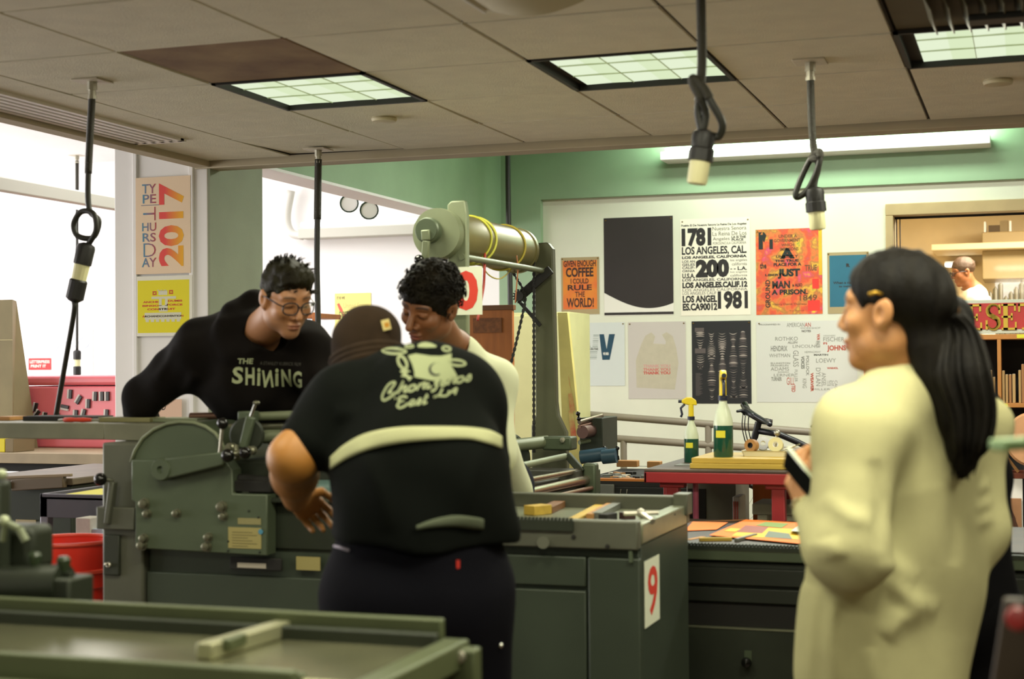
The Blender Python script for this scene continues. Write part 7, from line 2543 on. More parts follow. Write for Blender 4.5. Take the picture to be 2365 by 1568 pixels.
# beanie
M_KNIT = mat('brown_knit', '34281C', .95, bump=.7, bscale=420, var=.15, scale=30, spec=.15)
bn = [('u', H3.E((0, -.014, .052), (.090, .110, .090)), .01), ('u', H3.E((0, -.05, .080), (.075, .075, .065)), .03), ('s', hs(H3.w(0, 0, -.012), H3.z - H3.y * .3), .006), ('w', folds(.0035, 30, 4), 0)]
lo, hi = bounds([H3.w(a, b, c) for a in (-.12, .12) for b in (-.15, .13) for c in (-.1, .19)], .03)
bo = soft('knit_cap', bn, lo, hi, .005, M_KNIT, t)
cuff = MB()
pts = []
for k in range(36):
    a_ = 2 * PI * k / 36
    pts.append(H3.w(.088 * math.cos(a_), -.014 + .109 * math.sin(a_), .004 + .030 * math.sin(a_)))
for dz in (-.012, .004, .02):
    cuff.tube([p + H3.z * dz for p in pts], .011, 8, True)
cuff.build('cap_cuff', M_KNIT, t, smooth=180)
tg = D0(888, 752, 3.6)
off = ORG[bo.name]
tree = BVHTree.FromPolygons([v.co for v in bo.data.vertices], [tuple(p.vertices) for p in bo.data.polygons])
h_ = tree.ray_cast(CAM - off, (tg - CAM).normalized())
hp = (h_[0] + off) if h_[0] is not None else H3.w(.02, -.12, .05)
nn = h_[1] if h_[0] is not None else -_F
x_ = (R2 * .97 + U2 * .25).normalized()
MB().obox(hp + nn * .008, (.020, .026, .006), x_, (U2 - R2 * .22)).build('woven_tag', mat('tag_cream', 'C8B878', .8), t)
MB().obox(hp + nn * .0115 - U2 * .001, (.012, .012, .002), x_, (U2 - R2 * .22)).build('tag_mark', mat('tag_gold', 'B07A1C', .7), t)
# shirt
M_TEE = cloth('black_tee', '0A0D0A', .15, 260, .1)
tee = [('u', rc(nb + Vector((0, 0, -.03)), up3, .09, .155, .88, bk), .05), ('u', rc(up3, mid, .162, .192, .88, bk), .05), ('u', rc(mid, pv, .192, .194, .88, bk), .05),
       ('u', rc(pv, D0(978, 1262, 3.56), .194, .200, .88, bk), .05),
       ('u', rc(nb, shL, .085, .085), .05), ('u', rc(nb, shR, .085, .085), .05), ('u', rc(shL, shL.lerp(elL, .66), .088, .072), .05), ('u', rc(shR, shR.lerp(elR, .85), .085, .075), .05),
       ('u', rc(D0(1085, 1130, 3.55), D0(1128, 1235, 3.55), .075, .082), .06), ('s', hs(D0(965, 1285, 3.56), Vector((0, 0, 1))), .012), ('s', rc(H3.w(0, -.0, -.05), nb + (H3.c - nb) * .2, .066, .056), .015), ('w', folds(.009, 17, 21, (1.3, 1, .8)), 0)]
tee[-3] = ('s', lambda P, f=hs(D0(965, 1246, 3.56), Vector((.08, 0, 1))): f(P), .004)
tee += [('w', crease([D0(800, 1010, 3.38), D0(870, 1120, 3.36), D0(900, 1230, 3.36)], .010, .025), 0), ('w', crease([D0(1130, 990, 3.42), D0(1090, 1130, 3.38), D0(1080, 1230, 3.38)], .010, .025), 0), ('w', crease([D0(760, 960, 3.5), D0(830, 950, 3.42)], .008, .02), 0)]
lo, hi = bounds([nb, pv, up3, mid, shL.lerp(elL, .8), elR, shL, shR], .26)
te = soft('shirt', tee, lo, hi, .0075, M_TEE, t)
# apron string across the back
M_STR = cloth('cream_cotton', 'A0A27C', .2, 300)


def band(ctrl, w_, name, m, tgt, parent, lift=.006, push=0.0):
    off = ORG[tgt.name]
    tree = BVHTree.FromPolygons([v.co for v in tgt.data.vertices], [tuple(p.vertices) for p in tgt.data.polygons])
    P, F = [], []
    C = curve_pts([Vector((x, y, w2)) for x, y, w2 in ctrl], 8)
    rows = 5
    for c in C:
        for r_ in range(rows):
            py = c.y + (r_ / (rows - 1) - .5) * c.z
            dv = (at(c.x, py, d=1.0) - CAM).normalized()
            h = tree.ray_cast(CAM - off, dv)
            q = h[0] + off if h[0] is not None else tree.find_nearest(at(c.x, py, d=3.45) - off)[0] + off
            P.append(q - dv * (lift + .004 * math.sin(PI * r_ / (rows - 1))))
    for i in range(len(C) - 1):
        for r_ in range(rows - 1):
            F.append((i * rows + r_, i * rows + r_ + 1, (i + 1) * rows + r_ + 1, (i + 1) * rows + r_))
    o = mesh_obj(name, P, F, m, parent, smooth=180)
    md = o.modifiers.new('thick', 'SOLIDIFY')
    md.thickness = .006
    md.offset = 0
    return o


band([(764, 1070, 26), (800, 1043, 34), (850, 1020, 38), (920, 1006, 36), (1000, 1001, 30), (1080, 1001, 26), (1130, 1010, 30), (1158, 1022, 26)], 30, 'apron_string', M_STR, te, t)
band([(962, 1219, 5), (1000, 1209, 16), (1050, 1203, 24), (1100, 1208, 26), (1116, 1211, 22)], 20, 'waist_string', cloth('olive_cotton', '4E5444', .2, 300), te, t)
# back print: plain emblem shapes and the two words
Q0 = D0(820, 960, 3.35)
qx = (D0(1120, 960, 3.35) - Q0) / 300
qy = Vector((0, 0, 1)) * qx.length
cv = lambda L: [(x / 7.883, (1419 - y) / 7.883) for x, y in L]


def ringp(cx, cy, rx, ry, th, rot=0, n=28):
    V, F = [], []
    for k in range(n):
        a_ = 2 * PI * k / n
        for q in (1, 0):
            x, y = (rx - th * (1 - q)) * math.cos(a_), (ry - th * (1 - q)) * math.sin(a_)
            V.append((cx + x * math.cos(rot) - y * math.sin(rot), cy + x * math.sin(rot) + y * math.cos(rot)))
    for k in range(n):
        j = (k + 1) % n
        F.append((2 * k, 2 * j, 2 * j + 1, 2 * k + 1))
    V = cv(V)
    return V, F


def blob(L):
    return cv(L), [tuple(range(len(L)))]


PP = [ringp(540, 255, 300, 72, 48, .04), ringp(760, 470, 160, 95, 52, 1.0), ringp(870, 165, 100, 40, 30, 0), ringp(1800, 480, 180, 75, 45, .15), ringp(1590, 210, 95, 60, 36, .2)]
body_l = blob([(860, 340), (1010, 300), (1290, 345), (1500, 350), (1690, 300), (1700, 540), (1760, 640), (1815, 740), (1740, 790), (1330, 810), (1010, 745), (1000, 640), (950, 500)])
cap_l = blob([(1030, 130), (1090, 95), (1180, 80), (1290, 100), (1400, 150), (1390, 180), (1200, 190), (1040, 180)])
foot = blob([(720, 640), (790, 575), (935, 640), (850, 665), (890, 720), (975, 745), (910, 820), (850, 750), (740, 735), (790, 690)])
stamp(te, PP + [body_l, cap_l, foot], 'back_emblem', mat('print_cream', '868E68', .8), Q0, qx, qy, _F, t, .004, .010)
cres = []
for q in range(15):
    a_ = math.radians(60 + 240 * q / 14)
    cres.append((1410 + 140 * math.cos(a_), 600 - 125 * math.sin(a_)))
for q in range(14, -1, -1):
    a_ = math.radians(60 + 240 * q / 14)
    cres.append((1428 + 112 * math.cos(a_), 585 - 108 * math.sin(a_)))
stamp(te, [(cv(cres), [(i, i + 1, 28 - i, 29 - i) for i in range(14)])], 'emblem_crescent', mat('print_black', '10140E', .8), Q0, qx, qy, _F, t, .0055, .01)
# script strokes
def script(strokes, th):
    out = []
    for L in strokes:
        C = curve_pts([Vector((x, y, 0)) for x, y in L], 6)
        V, F = [], []
        for i, c in enumerate(C):
            d = (C[min(i + 1, len(C) - 1)] - C[max(i - 1, 0)]).normalized()
            n_ = Vector((-d.y, d.x, 0)) * th
            V += [(c.x + n_.x, c.y + n_.y), (c.x - n_.x, c.y - n_.y)]
        for i in range(len(C) - 1):
            F.append((2 * i, 2 * i + 1, 2 * i + 3, 2 * i + 2))
        out.append((cv(V), F))
    return out


def word(letters, x, y, dx, dy, s):
    """letters as little polylines in a unit box, laid along a rising baseline"""
    out = []
    for ch_, w_ in letters:
        for L in GLY[ch_]:
            out.append([(x + (u * w_ + .28 * v) * s, y - v * s + (dy / dx) * u * w_ * s) for u, v in L])
        x += w_ * s
        y += dy / dx * w_ * s
    return out


GLY = {'h': [[(.0, 0), (.25, 1.5), (.12, .2), (.1, 0)], [(.12, .2), (.5, .75), (.75, .7), (.7, .1), (1, .1)]], 'o': [[(.5, .75), (.15, .6), (.12, .15), (.5, 0), (.85, .25), (.75, .68), (.45, .74)]],
       'r': [[(.1, .0), (.25, .75), (.3, .55), (.6, .78), (.9, .7), (.75, .2), (1, .05)]], 'i': [[(.3, .72), (.25, .15), (.5, 0), (.95, .2)], [(.42, 1.02), (.46, 1.08)]],
       'z': [[(.1, .7), (.75, .72), (.35, .32), (.7, .2), (.55, -.35), (.2, -.5), (.3, -.25)]], 'e': [[(.15, .35), (.75, .5), (.55, .76), (.2, .6), (.2, .12), (.55, 0), (.95, .25)]],
       's': [[(.1, .05), (.5, .8), (.75, .3), (.55, .0), (.2, .08)]], 'a': [[(.75, .65), (.35, .72), (.12, .3), (.35, 0), (.7, .35), (.78, .7)], [(.75, .6), (.7, .1), (1, .08)]],
       't': [[(.5, 1.3), (.3, .1), (.6, 0), (.9, .15)], [(.15, .85), (.8, .9)]]}
S1 = [[(600, 1020), (520, 1040), (590, 940), (640, 860), (600, 840), (500, 900), (410, 1060), (400, 1150), (450, 1180), (560, 1120), (680, 1020)]]
S1 += word([('h', 1.25), ('o', 1.1), ('r', 1.15), ('i', .8), ('z', .95), ('e', .95), ('r', 1.0), ('o', 1.1), ('s', 1.0)], 690, 1050, 1.0, -.165, 150)
S2 = [[(890, 1120), (820, 1100), (740, 1130), (740, 1180), (830, 1185), (760, 1200), (710, 1270), (760, 1310), (860, 1270), (910, 1220)]]
S2 += word([('a', 1.0), ('s', .9), ('t', .8)], 915, 1275, 1.0, -.15, 130)
S2 += [[(1540, 960), (1480, 1080), (1380, 1120), (1450, 1095), (1600, 1100), (1660, 1050)], [(1640, 1080), (1800, 960), (1770, 1080)], [(1640, 1020), (1790, 1030)]]
stamp(te, script(S1, 19) + script(S2, 19), 'back_lettering', mat('print_cream', '868E68', .8), Q0, qx, qy, _F, t, .004, .010)
# trousers, belt line, tag, keys
M_PANT = cloth('navy_twill', '0C0C12', .3, 300, .1)
hip3 = Vector((pv.x, pv.y, pv.z - .12))
tr, sho = legs(hip3, sd3, (0, 1, 0), .0, .125, (.125, .088, .07))
tr += [('u', rc(D0(968, 1215, 3.57), hip3, .190, .204, .9, bk), .05), ('s', hs(hip3, (0, 0, 1)) if False else rc(D0(965, 1500, 3.35), D0(965, 1700, 3.38), .012, .02), .02), ('w', folds(.005, 20, 31, (1, 1, .6)), 0)]
lo, hi = (pv.x - .34, pv.y - .32, .05), (pv.x + .34, pv.y + .32, pv.z + .1)
tp = soft('trousers', tr, lo, hi, .010, M_PANT, t)
soft('shoes', sho, (pv.x - .34, pv.y - .3, 0), (pv.x + .34, pv.y + .4, .2), .009, M_KNOB, t)


def on_surf(tgt, px_, py_):
    off = ORG[tgt.name]
    tree = BVHTree.FromPolygons([v.co for v in tgt.data.vertices], [tuple(p.vertices) for p in tgt.data.polygons])
    dv = (at(px_, py_, d=1.0) - CAM).normalized()
    h = tree.ray_cast(CAM - off, dv)
    return (h[0] + off - dv * .003) if h[0] is not None else at(px_, py_, d=3.35)


p = on_surf(tp, 1058, 1303)
MB().obox(p, (.007, .004, .018), R2, _F).build('pocket_tag', mat('tag_red', 'C02A1C', .7), t)
mb = MB().tube([on_surf(tp, 772, 1261), on_surf(tp, 785, 1264), on_surf(tp, 806, 1271)], .0035, 6)  # pale strip drawn for the highlight on the pocket stitches
mb.build('pocket_stitch_highlight', mat('stitch_highlight_grey', '9A92A0', .7), t, smooth=180)
p = at(1158, 1492, d=3.3)
k_ = on_surf(tp, 1156, 1490)
MB().ball(k_, .006, 10).ball(k_ - R2 * .018, .004, 8).build('keys', M_CHROME, t)

# ================================================================ person in the cream sweater, right
hc = D0(2054, 724, 3.22)
t = thing('person', 'person with a long black ponytail in a cream sweater holding a phone, at the right', 'person', (D0(2080, 1300, 3.3).x, 3.32, 0))
H4 = Head(hc, vdir(-.85, .05, .52), vdir(-.02, 1, .0), .98)
nb = D0(2085, 895, 3.25)
shL, shR = D0(1990, 1000, 3.13), D0(2245, 985, 3.38)
elL, wrL = D0(1955, 1268, 3.05), D0(1866, 1172, 3.2)
elR, wrR = D0(2268, 1218, 3.34), D0(2150, 1225, 3.56)
ch, pv = D0(2100, 1080, 3.28), D0(2065, 1500, 3.3)
wa = D0(2090, 1280, 3.3)
sd4 = (shR - shL).normalized()
fw4 = sd4.cross(Vector((0, 0, -1))).normalized()
if fw4.dot(_F) < 0:
    fw4 = -fw4
body = H4.prims(nose=.78, jaw=.98) + [('u', rc(H4.w(0, -.025, -.05), nb, .048, .056), .03), ('u', rc(nb, ch, .07, .11, .75, fw4), .05), ('u', rc(ch, pv, .11, .14, .8, fw4), .05),
        ('u', rc(shL, elL, .042, .036), .03), ('u', rc(elL, wrL, .038, .026), .02), ('u', rc(shR, elR, .042, .036), .03), ('u', rc(elR, wrR, .036, .026), .02)]
hdv = (D0(1862, 1110, 3.2) - wrL).normalized()
body += hand_prims(wrL, hdv, vdir(-.80, .1, -.6), -1, 1.0, 1.0, .1, .8) + hand_prims(wrR, wrR - elR, (0, 0, 1), -1, .7, .9)
lo, hi = bounds([H4.w(0, 0, .16), nb, pv, elR, elL, wrR, wrL, hc], .16)
soft('body', body, lo, hi, .0038, SK, t, H4.tint('B48050', 'A85A50', '1A1410'))
# sweater
M_SWT = mat('cream_knit', 'BCB98A', .95, var=.07, scale=5, bump=.35, bscale=500, spec=.1, h2='AAA67C')
hem = D0(2050, 1690, 3.3)
sw = [('u', rc(nb + Vector((0, 0, -.05)), ch, .105, .165, .72, fw4), .05), ('u', rc(ch, wa, .165, .17, .74, fw4), .06), ('u', rc(wa, hem, .175, .20, .78, fw4), .07),
      ('u', rc(nb + Vector((0, 0, -.03)), shL, .075, .082), .06), ('u', rc(nb + Vector((0, 0, -.03)), shR, .075, .082), .06),
      ('u', rc(shL, elL, .085, .074), .05), ('u', rc(elL, wrL.lerp(elL, .12), .076, .036), .035), ('u', rc(shR, elR, .08, .06), .05), ('u', rc(elR, wrR.lerp(elR, .3), .062, .05), .03),
      ('u', rc(D0(1950, 1330, 3.2), D0(1935, 1690, 3.2), .07, .088), .10), ('s', rc(H4.w(0, 0, -.08), nb + Vector((0, 0, -.015)), .060, .066), .012)]
cr4 = lambda L, a_, w_: ('w', crease([D0(x, y, d) for x, y, d in L], a_, w_), 0)
sw += [cr4([(2050, 1330, 3.1), (2110, 1390, 3.1), (2180, 1425, 3.12)], .016, .022), cr4([(2050, 1480, 3.1), (2085, 1435, 3.1), (2150, 1425, 3.1)], .014, .022), cr4([(1990, 1290, 3.08), (2060, 1300, 3.1), (2130, 1350, 3.1)], .012, .02),
       cr4([(1880, 1360, 3.12), (1875, 1460, 3.12), (1868, 1600, 3.12)], .016, .018), cr4([(1930, 1380, 3.1), (1920, 1500, 3.1), (1935, 1600, 3.1)], .014, .018), cr4([(2010, 1500, 3.1), (2020, 1600, 3.1)], .010, .016),
       cr4([(1905, 1150, 3.02), (1960, 1190, 3.0), (2010, 1200, 3.02)], .010, .018), cr4([(1900, 1240, 3.02), (1925, 1290, 3.0)], .012, .02), cr4([(2010, 1060, 3.05), (2020, 1150, 3.05), (2005, 1260, 3.05)], -.012, .018),
       cr4([(2230, 1170, 3.28), (2295, 1160, 3.28)], .010, .014), cr4([(2230, 1205, 3.28), (2295, 1195, 3.28)], .010, .014), cr4([(2240, 1130, 3.28), (2290, 1120, 3.28)], .008, .014), cr4([(2200, 1100, 3.2), (2195, 1300, 3.2)], -.014, .02),
       ('w', folds(.0105, 17, 41, (1.3, 1, .4)), 0)]
sw.append(('s', lambda P, f=hs(D0(2060, 1640, 3.3), Vector((0, 0, 1))): f(P), .01))
lo, hi = bounds([nb, hem, elR, elL, wrL, wrR, shL, shR, D0(1880, 1400, 3.2)], .22)
st_ = soft('sweater', sw, lo, hi, .006, M_SWT, t)
x_, y_, z_ = basis((H4.w(0, 0, -.08) - nb).normalized())
MB().tube([nb + z_ * .012 + x_ * (.072 * math.cos(a_)) + y_ * (.072 * math.sin(a_)) for a_ in np.linspace(0, 2 * PI, 32, False)], .011, 8, True).build('neckband', M_SWT, t, smooth=180)
tr, sho = legs(Vector((pv.x, pv.y, .86)), sd4, fw4, 0, .085, (.095, .06, .05))
tr += [('u', rc((pv.x, pv.y, .95), (pv.x, pv.y, .82), .15, .15, .85, fw4), .05)]
soft('trousers', tr, (pv.x - .3, pv.y - .3, .05), (pv.x + .3, pv.y + .3, 1.1), .011, cloth('black_trousers', '16161A'), t)
soft('shoes', sho, (pv.x - .3, pv.y - .35, 0), (pv.x + .3, pv.y + .35, .2), .009, M_KNOB, t)
M_BHAIR = mat('glossy_black_hair', '0E0C0A', .55, bump=.4, bscale=130, spec=.15, h2='15120C', scale=16, stretch=(3, 3, .25))
tie = D0(2176, 728, 3.2)
hr = [('u', H4.E((0, -.018, .052), (.084, .112, .092)), .01), ('s', H4.E((0, .115, -.055), (.11, .075, .13)), .02), ('s', H4.E((-.09, .012, -.03), (.05, .045, .05)), .012), ('s', H4.E((.09, .012, -.03), (.05, .045, .05)), .012),
      ('s', lambda P, f=hs(H4.w(0, -.02, -.075), H4.z + H4.y * .25): f(P), .02), ('u', rc(H4.w(0, -.09, .02), tie, .05, .032), .04)]
pt = [tie, D0(2203, 772, 3.2), D0(2203, 860, 3.18), D0(2228, 960, 3.16), D0(2228, 1040, 3.15), D0(2222, 1100, 3.15)]
rr = [.032, .038, .056, .046, .032, .008]
for k in range(5):
    hr.append(('u', rc(pt[k], pt[k + 1], rr[k], rr[k + 1], .8, _F), .03))
hr += [('u', rc(D0(2140, 800, 3.18), D0(2200, 960, 3.16), .045, .035), .03), ('u', rc(D0(2120, 740, 3.2), D0(2170, 860, 3.18), .05, .04), .03)]
hr.append(('w', folds(.0025, 120, 17, (1, 1, .12), 10), 0))
lo, hi = bounds([H4.w(0, 0, .16), H4.w(0, .14, 0), D0(2300, 1110, 3.2), D0(2100, 1110, 3.1), tie, D0(2300, 700, 3.3)], .05)
soft('hair', hr, lo, hi, .0045, M_BHAIR, t)
mb = MB()
for k in range(110):
    o_ = [rnd.gauss(0, 1) for _ in range(2)]
    L = [p + R2 * (max(-1.6, min(1.6, o_[0])) * rr[i] * .55) - _F * (abs(o_[1]) * rr[i] * .5 + rr[i] * .25) for i, p in enumerate(pt)]
    L[-1] = L[-1] + R2 * rnd.uniform(-.02, .02) + U2 * rnd.uniform(-.01, .05)
    mb.tube(curve_pts(L, 5), [.006] * 20 + [.003, .0025, .002, .0015, .001, .0006][:6], 5)
mb.build('ponytail_strands', M_BHAIR, t, smooth=180)
x_, y_, z_ = basis((tie - H4.w(0, -.09, .02)).normalized())
MB().tube([tie - z_ * .006 + x_ * (.036 * math.cos(a_)) + y_ * (.036 * math.sin(a_)) for a_ in np.linspace(0, 2 * PI, 20, False)], .007, 8, True).build('hair_tie', mat('tie_amber', '8A5A18', .4), t, smooth=180)
p = H4.w(-.088, .004, .040)
MB().tube([p - R2 * .014, p + Vector((0, 0, .004)), p + R2 * .014], .004, 8).build('hair_clip', mat('clip_gold', 'A8842C', .3, metal=.7), t, smooth=180)
wv = (wrL - elL).normalized()
x_, y_, z_ = basis(hdv)
wq = wrL + hdv * .004
MB().tube([wq + x_ * (.031 * math.cos(a_)) + y_ * (.031 * math.sin(a_)) for a_ in np.linspace(0, 2 * PI, 24, False)], .006, 8, True).build('watch_strap', mat('strap_grey', '4A4438', .5), t, smooth=180)
MB().lathe(wq + vdir(-.7, .1, -.7) * .030, vdir(-.7, .1, -.7), [(.015, 0), (.016, .006), (.013, .009), (0, .009)], 20).build('watch_face', mat('watch_gold', 'B0A070', .3, metal=.6), t)
# phone in the hand
pa, pb = D0(1822, 1062, 3.18), D0(1868, 1118, 3.14)
ph_u = (pa - pb).normalized()
pn = vdir(.90, .42, .30)
px_ = ph_u.cross(pn).normalized()
pcn = D0(1862, 1110, 3.16)
t2 = thing('phone', 'dark phone with a pale edge held by the person in the cream sweater', 'phone', pcn)
MB().obox(pcn, (.072, .145, .009), px_, ph_u).build('phone_case', mat('phone_edge', 'B8C0A0', .3), t2, bev=.004)
nz = px_.cross(ph_u).normalized()
if nz.dot(_F) > 0:
    nz = -nz
MB().obox(pcn + nz * .0048, (.066, .138, .001), px_, ph_u).build('screen', mat('phone_black', '0C0D0E', .1), t2)

# ================================================================ person in the window
hc = D0(2224, 629, 12.35)
t = thing('person', 'person in glasses and a white shirt seen in profile through the office window', 'person', (hc.x + .1, hc.y, 0))
H5 = Head(hc, vdir(-.97, -.2, -.05), vdir(-.2, .98, 0), .88)
nb = D0(2250, 678, 12.4)
shA, shB = nb + Vector((.02, -.17, -.07)), nb + Vector((.04, .19, -.07))
pv = Vector((nb.x + .12, nb.y, .95))
body = H5.prims() + [('u', rc(H5.w(0, -.02, -.05), nb, .055, .062), .03), ('u', rc(nb, pv, .09, .13), .05), ('u', rc(shA, shA + Vector((.05, -.03, -.28)), .045, .04), .03), ('u', rc(shB, shB + Vector((.05, .03, -.28)), .045, .04), .03),
     ('u', rc(shA + Vector((.05, -.03, -.28)), shA + Vector((-.2, -.02, -.32)), .04, .027), .02), ('u', rc(shB + Vector((.05, .03, -.28)), shB + Vector((-.2, .0, -.32)), .04, .027), .02)]
body += hand_prims(shA + Vector((-.2, -.02, -.32)), (-1, 0, 0), (0, 0, 1), 1, .6) + hand_prims(shB + Vector((-.2, 0, -.32)), (-1, 0, 0), (0, 0, 1), -1, .6)
lo, hi = bounds([H5.w(0, 0, .15), pv, nb, shA, shB, shA + Vector((-.4, 0, -.4))], .16)
soft('body', body, lo, hi, .005, SK, t, H5.tint('8A5430', '9A5A4A', '5A3A20'))
ws = [('u', rc(nb + Vector((0, 0, -.05)), pv, .12, .17, .9, (1, 0, 0)), .05), ('u', rc(nb, shA, .075, .085), .05), ('u', rc(nb, shB, .075, .085), .05), ('u', rc(shA, shA + Vector((.05, -.03, -.28)), .078, .065), .04), ('u', rc(shB, shB + Vector((.05, .03, -.28)), .078, .065), .04),
      ('u', rc(nb + Vector((-.03, 0, .0)), nb + Vector((-.04, 0, .03)), .075, .07), .02), ('s', rc(H5.w(0, 0, -.05), nb, .062, .062), .015), ('w', folds(.008, 26, 51, (1, 1, .6)), 0)]
lo, hi = bounds([nb, pv, shA, shB], .22)
soft('shirt', ws, lo, hi, .009, cloth('office_white', 'DCD2BC', .15), t)
tr, sho = legs(pv, (0, 1, 0), (-1, 0, 0), 0)
tr += [('u', rc(pv, pv - Vector((0, 0, .1)), .14, .14), .05)]
soft('trousers', tr, (pv.x - .3, pv.y - .3, .05), (pv.x + .3, pv.y + .3, 1.1), .014, M_JEAN, t)
soft('shoes', sho, (pv.x - .4, pv.y - .3, 0), (pv.x + .3, pv.y + .3, .2), .01, M_KNOB, t)
hr = [('u', H5.E((0, -.016, .052), (.086, .108, .092)), .01), ('s', H5.E((0, .105, -.05), (.1, .07, .11)), .012), ('s', lambda P, f=hs(H5.w(0, 0, -.045), H5.z + H5.y * .3): f(P), .012), ('w', folds(.002, 90, 7), 0)]
lo, hi = bounds([H5.w(a, b, c) for a in (-.1, .1) for b in (-.13, .1) for c in (-.1, .15)], .02)
soft('hair', hr, lo, hi, .005, mat('grey_brown_hair', '3E2814', .6, bump=.4, bscale=150), t)
gl_ = MB()
for q in (-1, 1):
    gl_.tube([H5.w(q * .032 + .022 * math.cos(a_), .106, .002 + .019 * math.sin(a_)) for a_ in np.linspace(0, 2 * PI, 16, False)], .003, 6, True)
    gl_.tube([H5.w(q * .054, .104, .008), H5.w(q * .078, .06, .012), H5.w(q * .086, -.02, .004)], .003, 6)
gl_.build('glasses', MG, t, smooth=180)

# ================================================================ person in black, mostly hidden behind the sweater
hc = D0(2180, 790, 4.0)
t = thing('person', 'person in black clothes mostly hidden behind the cream sweater at the right', 'person', (hc.x, hc.y, 0))
H6 = Head(hc, vdir(-.2, -.3, 1), vdir(0, 1, .1), .86)
nb = D0(2195, 905, 4.0)
shL, shR = D0(2110, 960, 4.0), D0(2262, 965, 4.0)
elR, wrR = D0(2285, 1095, 4.0), D0(2210, 1160, 4.25)
elL, wrL = D0(2090, 1120, 4.0), D0(2120, 1170, 4.25)
pv = D0(2215, 1370, 4.0)
wa = D0(2200, 1180, 4.0)
body = H6.prims() + [('u', rc(H6.w(0, -.02, -.05), nb, .05, .055), .03), ('u', rc(nb, wa, .08, .11), .05), ('u', rc(wa, pv, .11, .12), .05), ('u', rc(shR, elR, .04, .035), .03), ('u', rc(elR, wrR, .035, .025), .02), ('u', rc(shL, elL, .04, .035), .03), ('u', rc(elL, wrL, .035, .025), .02)]
body += hand_prims(wrR, (0, 1, -.2), (0, 0, 1), 1, .6, .9) + hand_prims(wrL, (0, 1, -.2), (0, 0, 1), -1, .6, .9)
lo, hi = bounds([H6.w(0, 0, .15), pv, elR, elL, wrR, wrL], .15)
soft('body', body, lo, hi, .006, SK, t, H6.tint('A87850', '9A5A4A', '1A1410'))
M_BLK = cloth('black_jersey', '0C0C0E', .2, 250)
tp_ = [('u', rc(nb + Vector((0, 0, -.05)), wa, .10, .135, .8, _F), .05), ('u', rc(wa, pv, .135, .15, .85, _F), .05), ('u', rc(shR, elR, .065, .05), .05), ('u', rc(elR, wrR, .052, .04), .03), ('u', rc(shL, elL, .065, .05), .05), ('u', rc(elL, wrL, .052, .04), .03), ('u', rc(nb, shR, .06, .065), .04), ('u', rc(nb, shL, .06, .065), .04), ('w', folds(.004, 24, 61), 0)]
lo, hi = bounds([nb, pv, elR, elL, wrR, wrL], .2)
soft('top', tp_, lo, hi, .009, M_BLK, t)
hipb = D0(2212, 1410, 4.0)
tr, sho = legs(hipb, R2, _F, 0, .09, (.10, .07, .05))
tr += [('u', rc(D0(2212, 1300, 4.0), hipb, .125, .135, .9, _F), .05)]
soft('trousers', tr, (hipb.x - .3, hipb.y - .3, .05), (hipb.x + .3, hipb.y + .3, 1.0), .012, M_BLK, t)
soft('shoes', sho, (hipb.x - .3, hipb.y - .3, 0), (hipb.x + .3, hipb.y + .4, .2), .01, M_KNOB, t)
hr = [('u', H6.E((0, -.018, .052), (.084, .108, .092)), .01), ('s', H6.E((0, .115, -.055), (.11, .075, .13)), .02), ('s', lambda P, f=hs(H6.w(0, 0, -.07), H6.z): f(P), .02)]
lo, hi = bounds([H6.w(a, b, c) for a in (-.1, .1) for b in (-.13, .1) for c in (-.1, .16)], .02)
soft('hair', hr, lo, hi, .006, M_BHAIR, t)

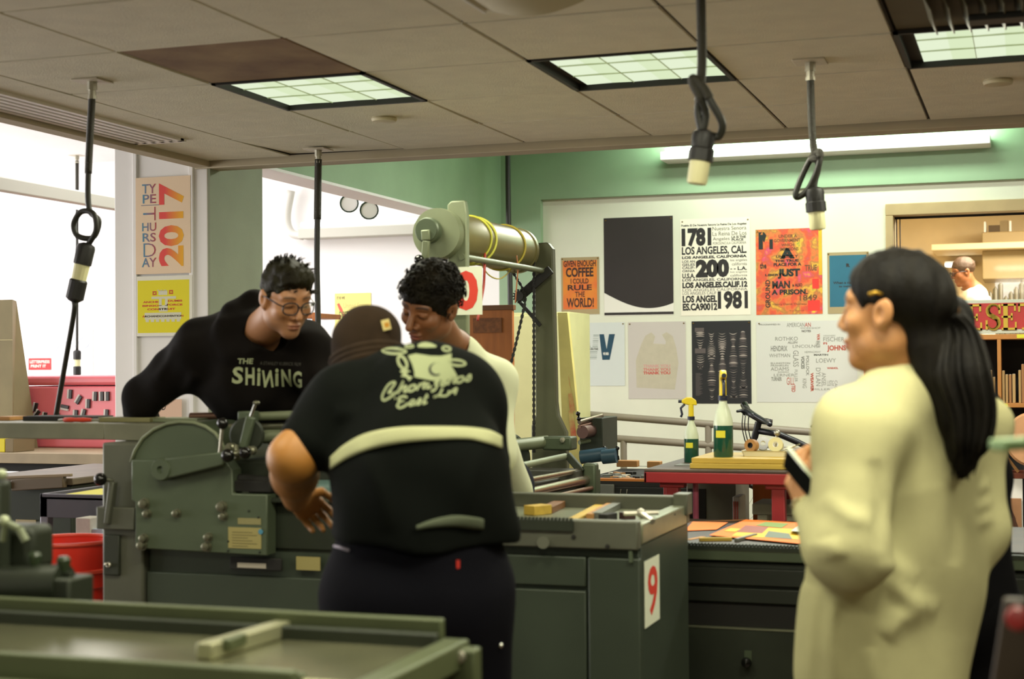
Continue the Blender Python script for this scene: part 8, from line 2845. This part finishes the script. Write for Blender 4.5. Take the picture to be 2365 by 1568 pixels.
# ---------------------------------------------------------------- pieces that belong to a part go one level deeper
UNDER = {'bolt': ('cheek_plate', 'end_block'), 'rivet': ('cheek_plate',), 'maker_plate': ('cheek_plate',), 'toggle': ('switch_plate',), 'white_strip': ('black_plate',), 'lever_ball': ('side_lever',),
         'handle_tip': ('handle_stem',), 'rail_bolt': ('front_rail',), 'guard_rim': ('cylinder_guard',), 'handle': ('door',), 'door_knob': ('door',), 'lock_plate': ('door',), 'door_edge': ('door',),
         'drawer_handle': ('cabinet',), 'bracket': ('leg',), 'caster': ('leg',), 'thumbtack': ('paper',), 'brake_lever': ('handlebar',), 'grip': ('handlebar',), 'spokes': ('tyre',), 'wheel_hub': ('tyre',),
         'cable_grip': ('cable',), 'gland': ('ceiling_plate',), 'cap_cuff': ('knit_cap',), 'woven_tag': ('knit_cap',), 'tag_mark': ('knit_cap',), 'back_emblem': ('shirt',), 'emblem_crescent': ('shirt',),
         'back_lettering': ('shirt',), 'chest_print': ('sweatshirt',), 'chest_small_print': ('sweatshirt',), 'collar': ('shirt', 'bottle_shoulder'), 'neckband': ('sweater',), 'hair_tufts': ('hair',), 'curls': ('hair',),
         'ponytail_strands': ('hair',), 'hair_tie': ('hair',), 'hair_clip': ('hair',), 'pocket_tag': ('trousers',), 'pocket_stitch_highlight': ('trousers',), 'watch_face': ('watch_strap',), 'trigger': ('spray_head',),
         'nozzle': ('spray_head',), 'red_stripe': ('carton_body',), 'stain': ('panel',), 'label_stain': ('board',), 'top_batten': ('board',), 'screen': ('phone_case',), 'shelf_label': ('shelf_board',),
         'pages': ('cover',), 'paint_mark': ('plank',), 'rim': ('bin_shell', 'shade'), 'band': ('bin_shell',), 'steel_edge': ('magnet_body',), 'tube_holder': ('housing',), 'hanging_wire': ('housing',),
         'seam': ('case_body',), 'carton_flap': ('carton_body',), 'red_mark': ('paper',)}


def centre(o):
    v = o.data.vertices
    return sum((q.co for q in v), Vector()) / max(1, len(v))


for root in [o for o in COL.objects if o.parent is None and o.type == 'EMPTY']:
    kids = list(root.children)
    for c in kids:
        want = UNDER.get(c.name.split('.')[0])
        if not want or c.children:
            continue
        cand = [q for q in kids if q.name.split('.')[0] in want and q is not c and q.parent is root]
        if cand and sum(q.parent is root for q in kids) > 2:
            cc = centre(c)
            c.parent = min(cand, key=lambda q: (centre(q) - cc).length)
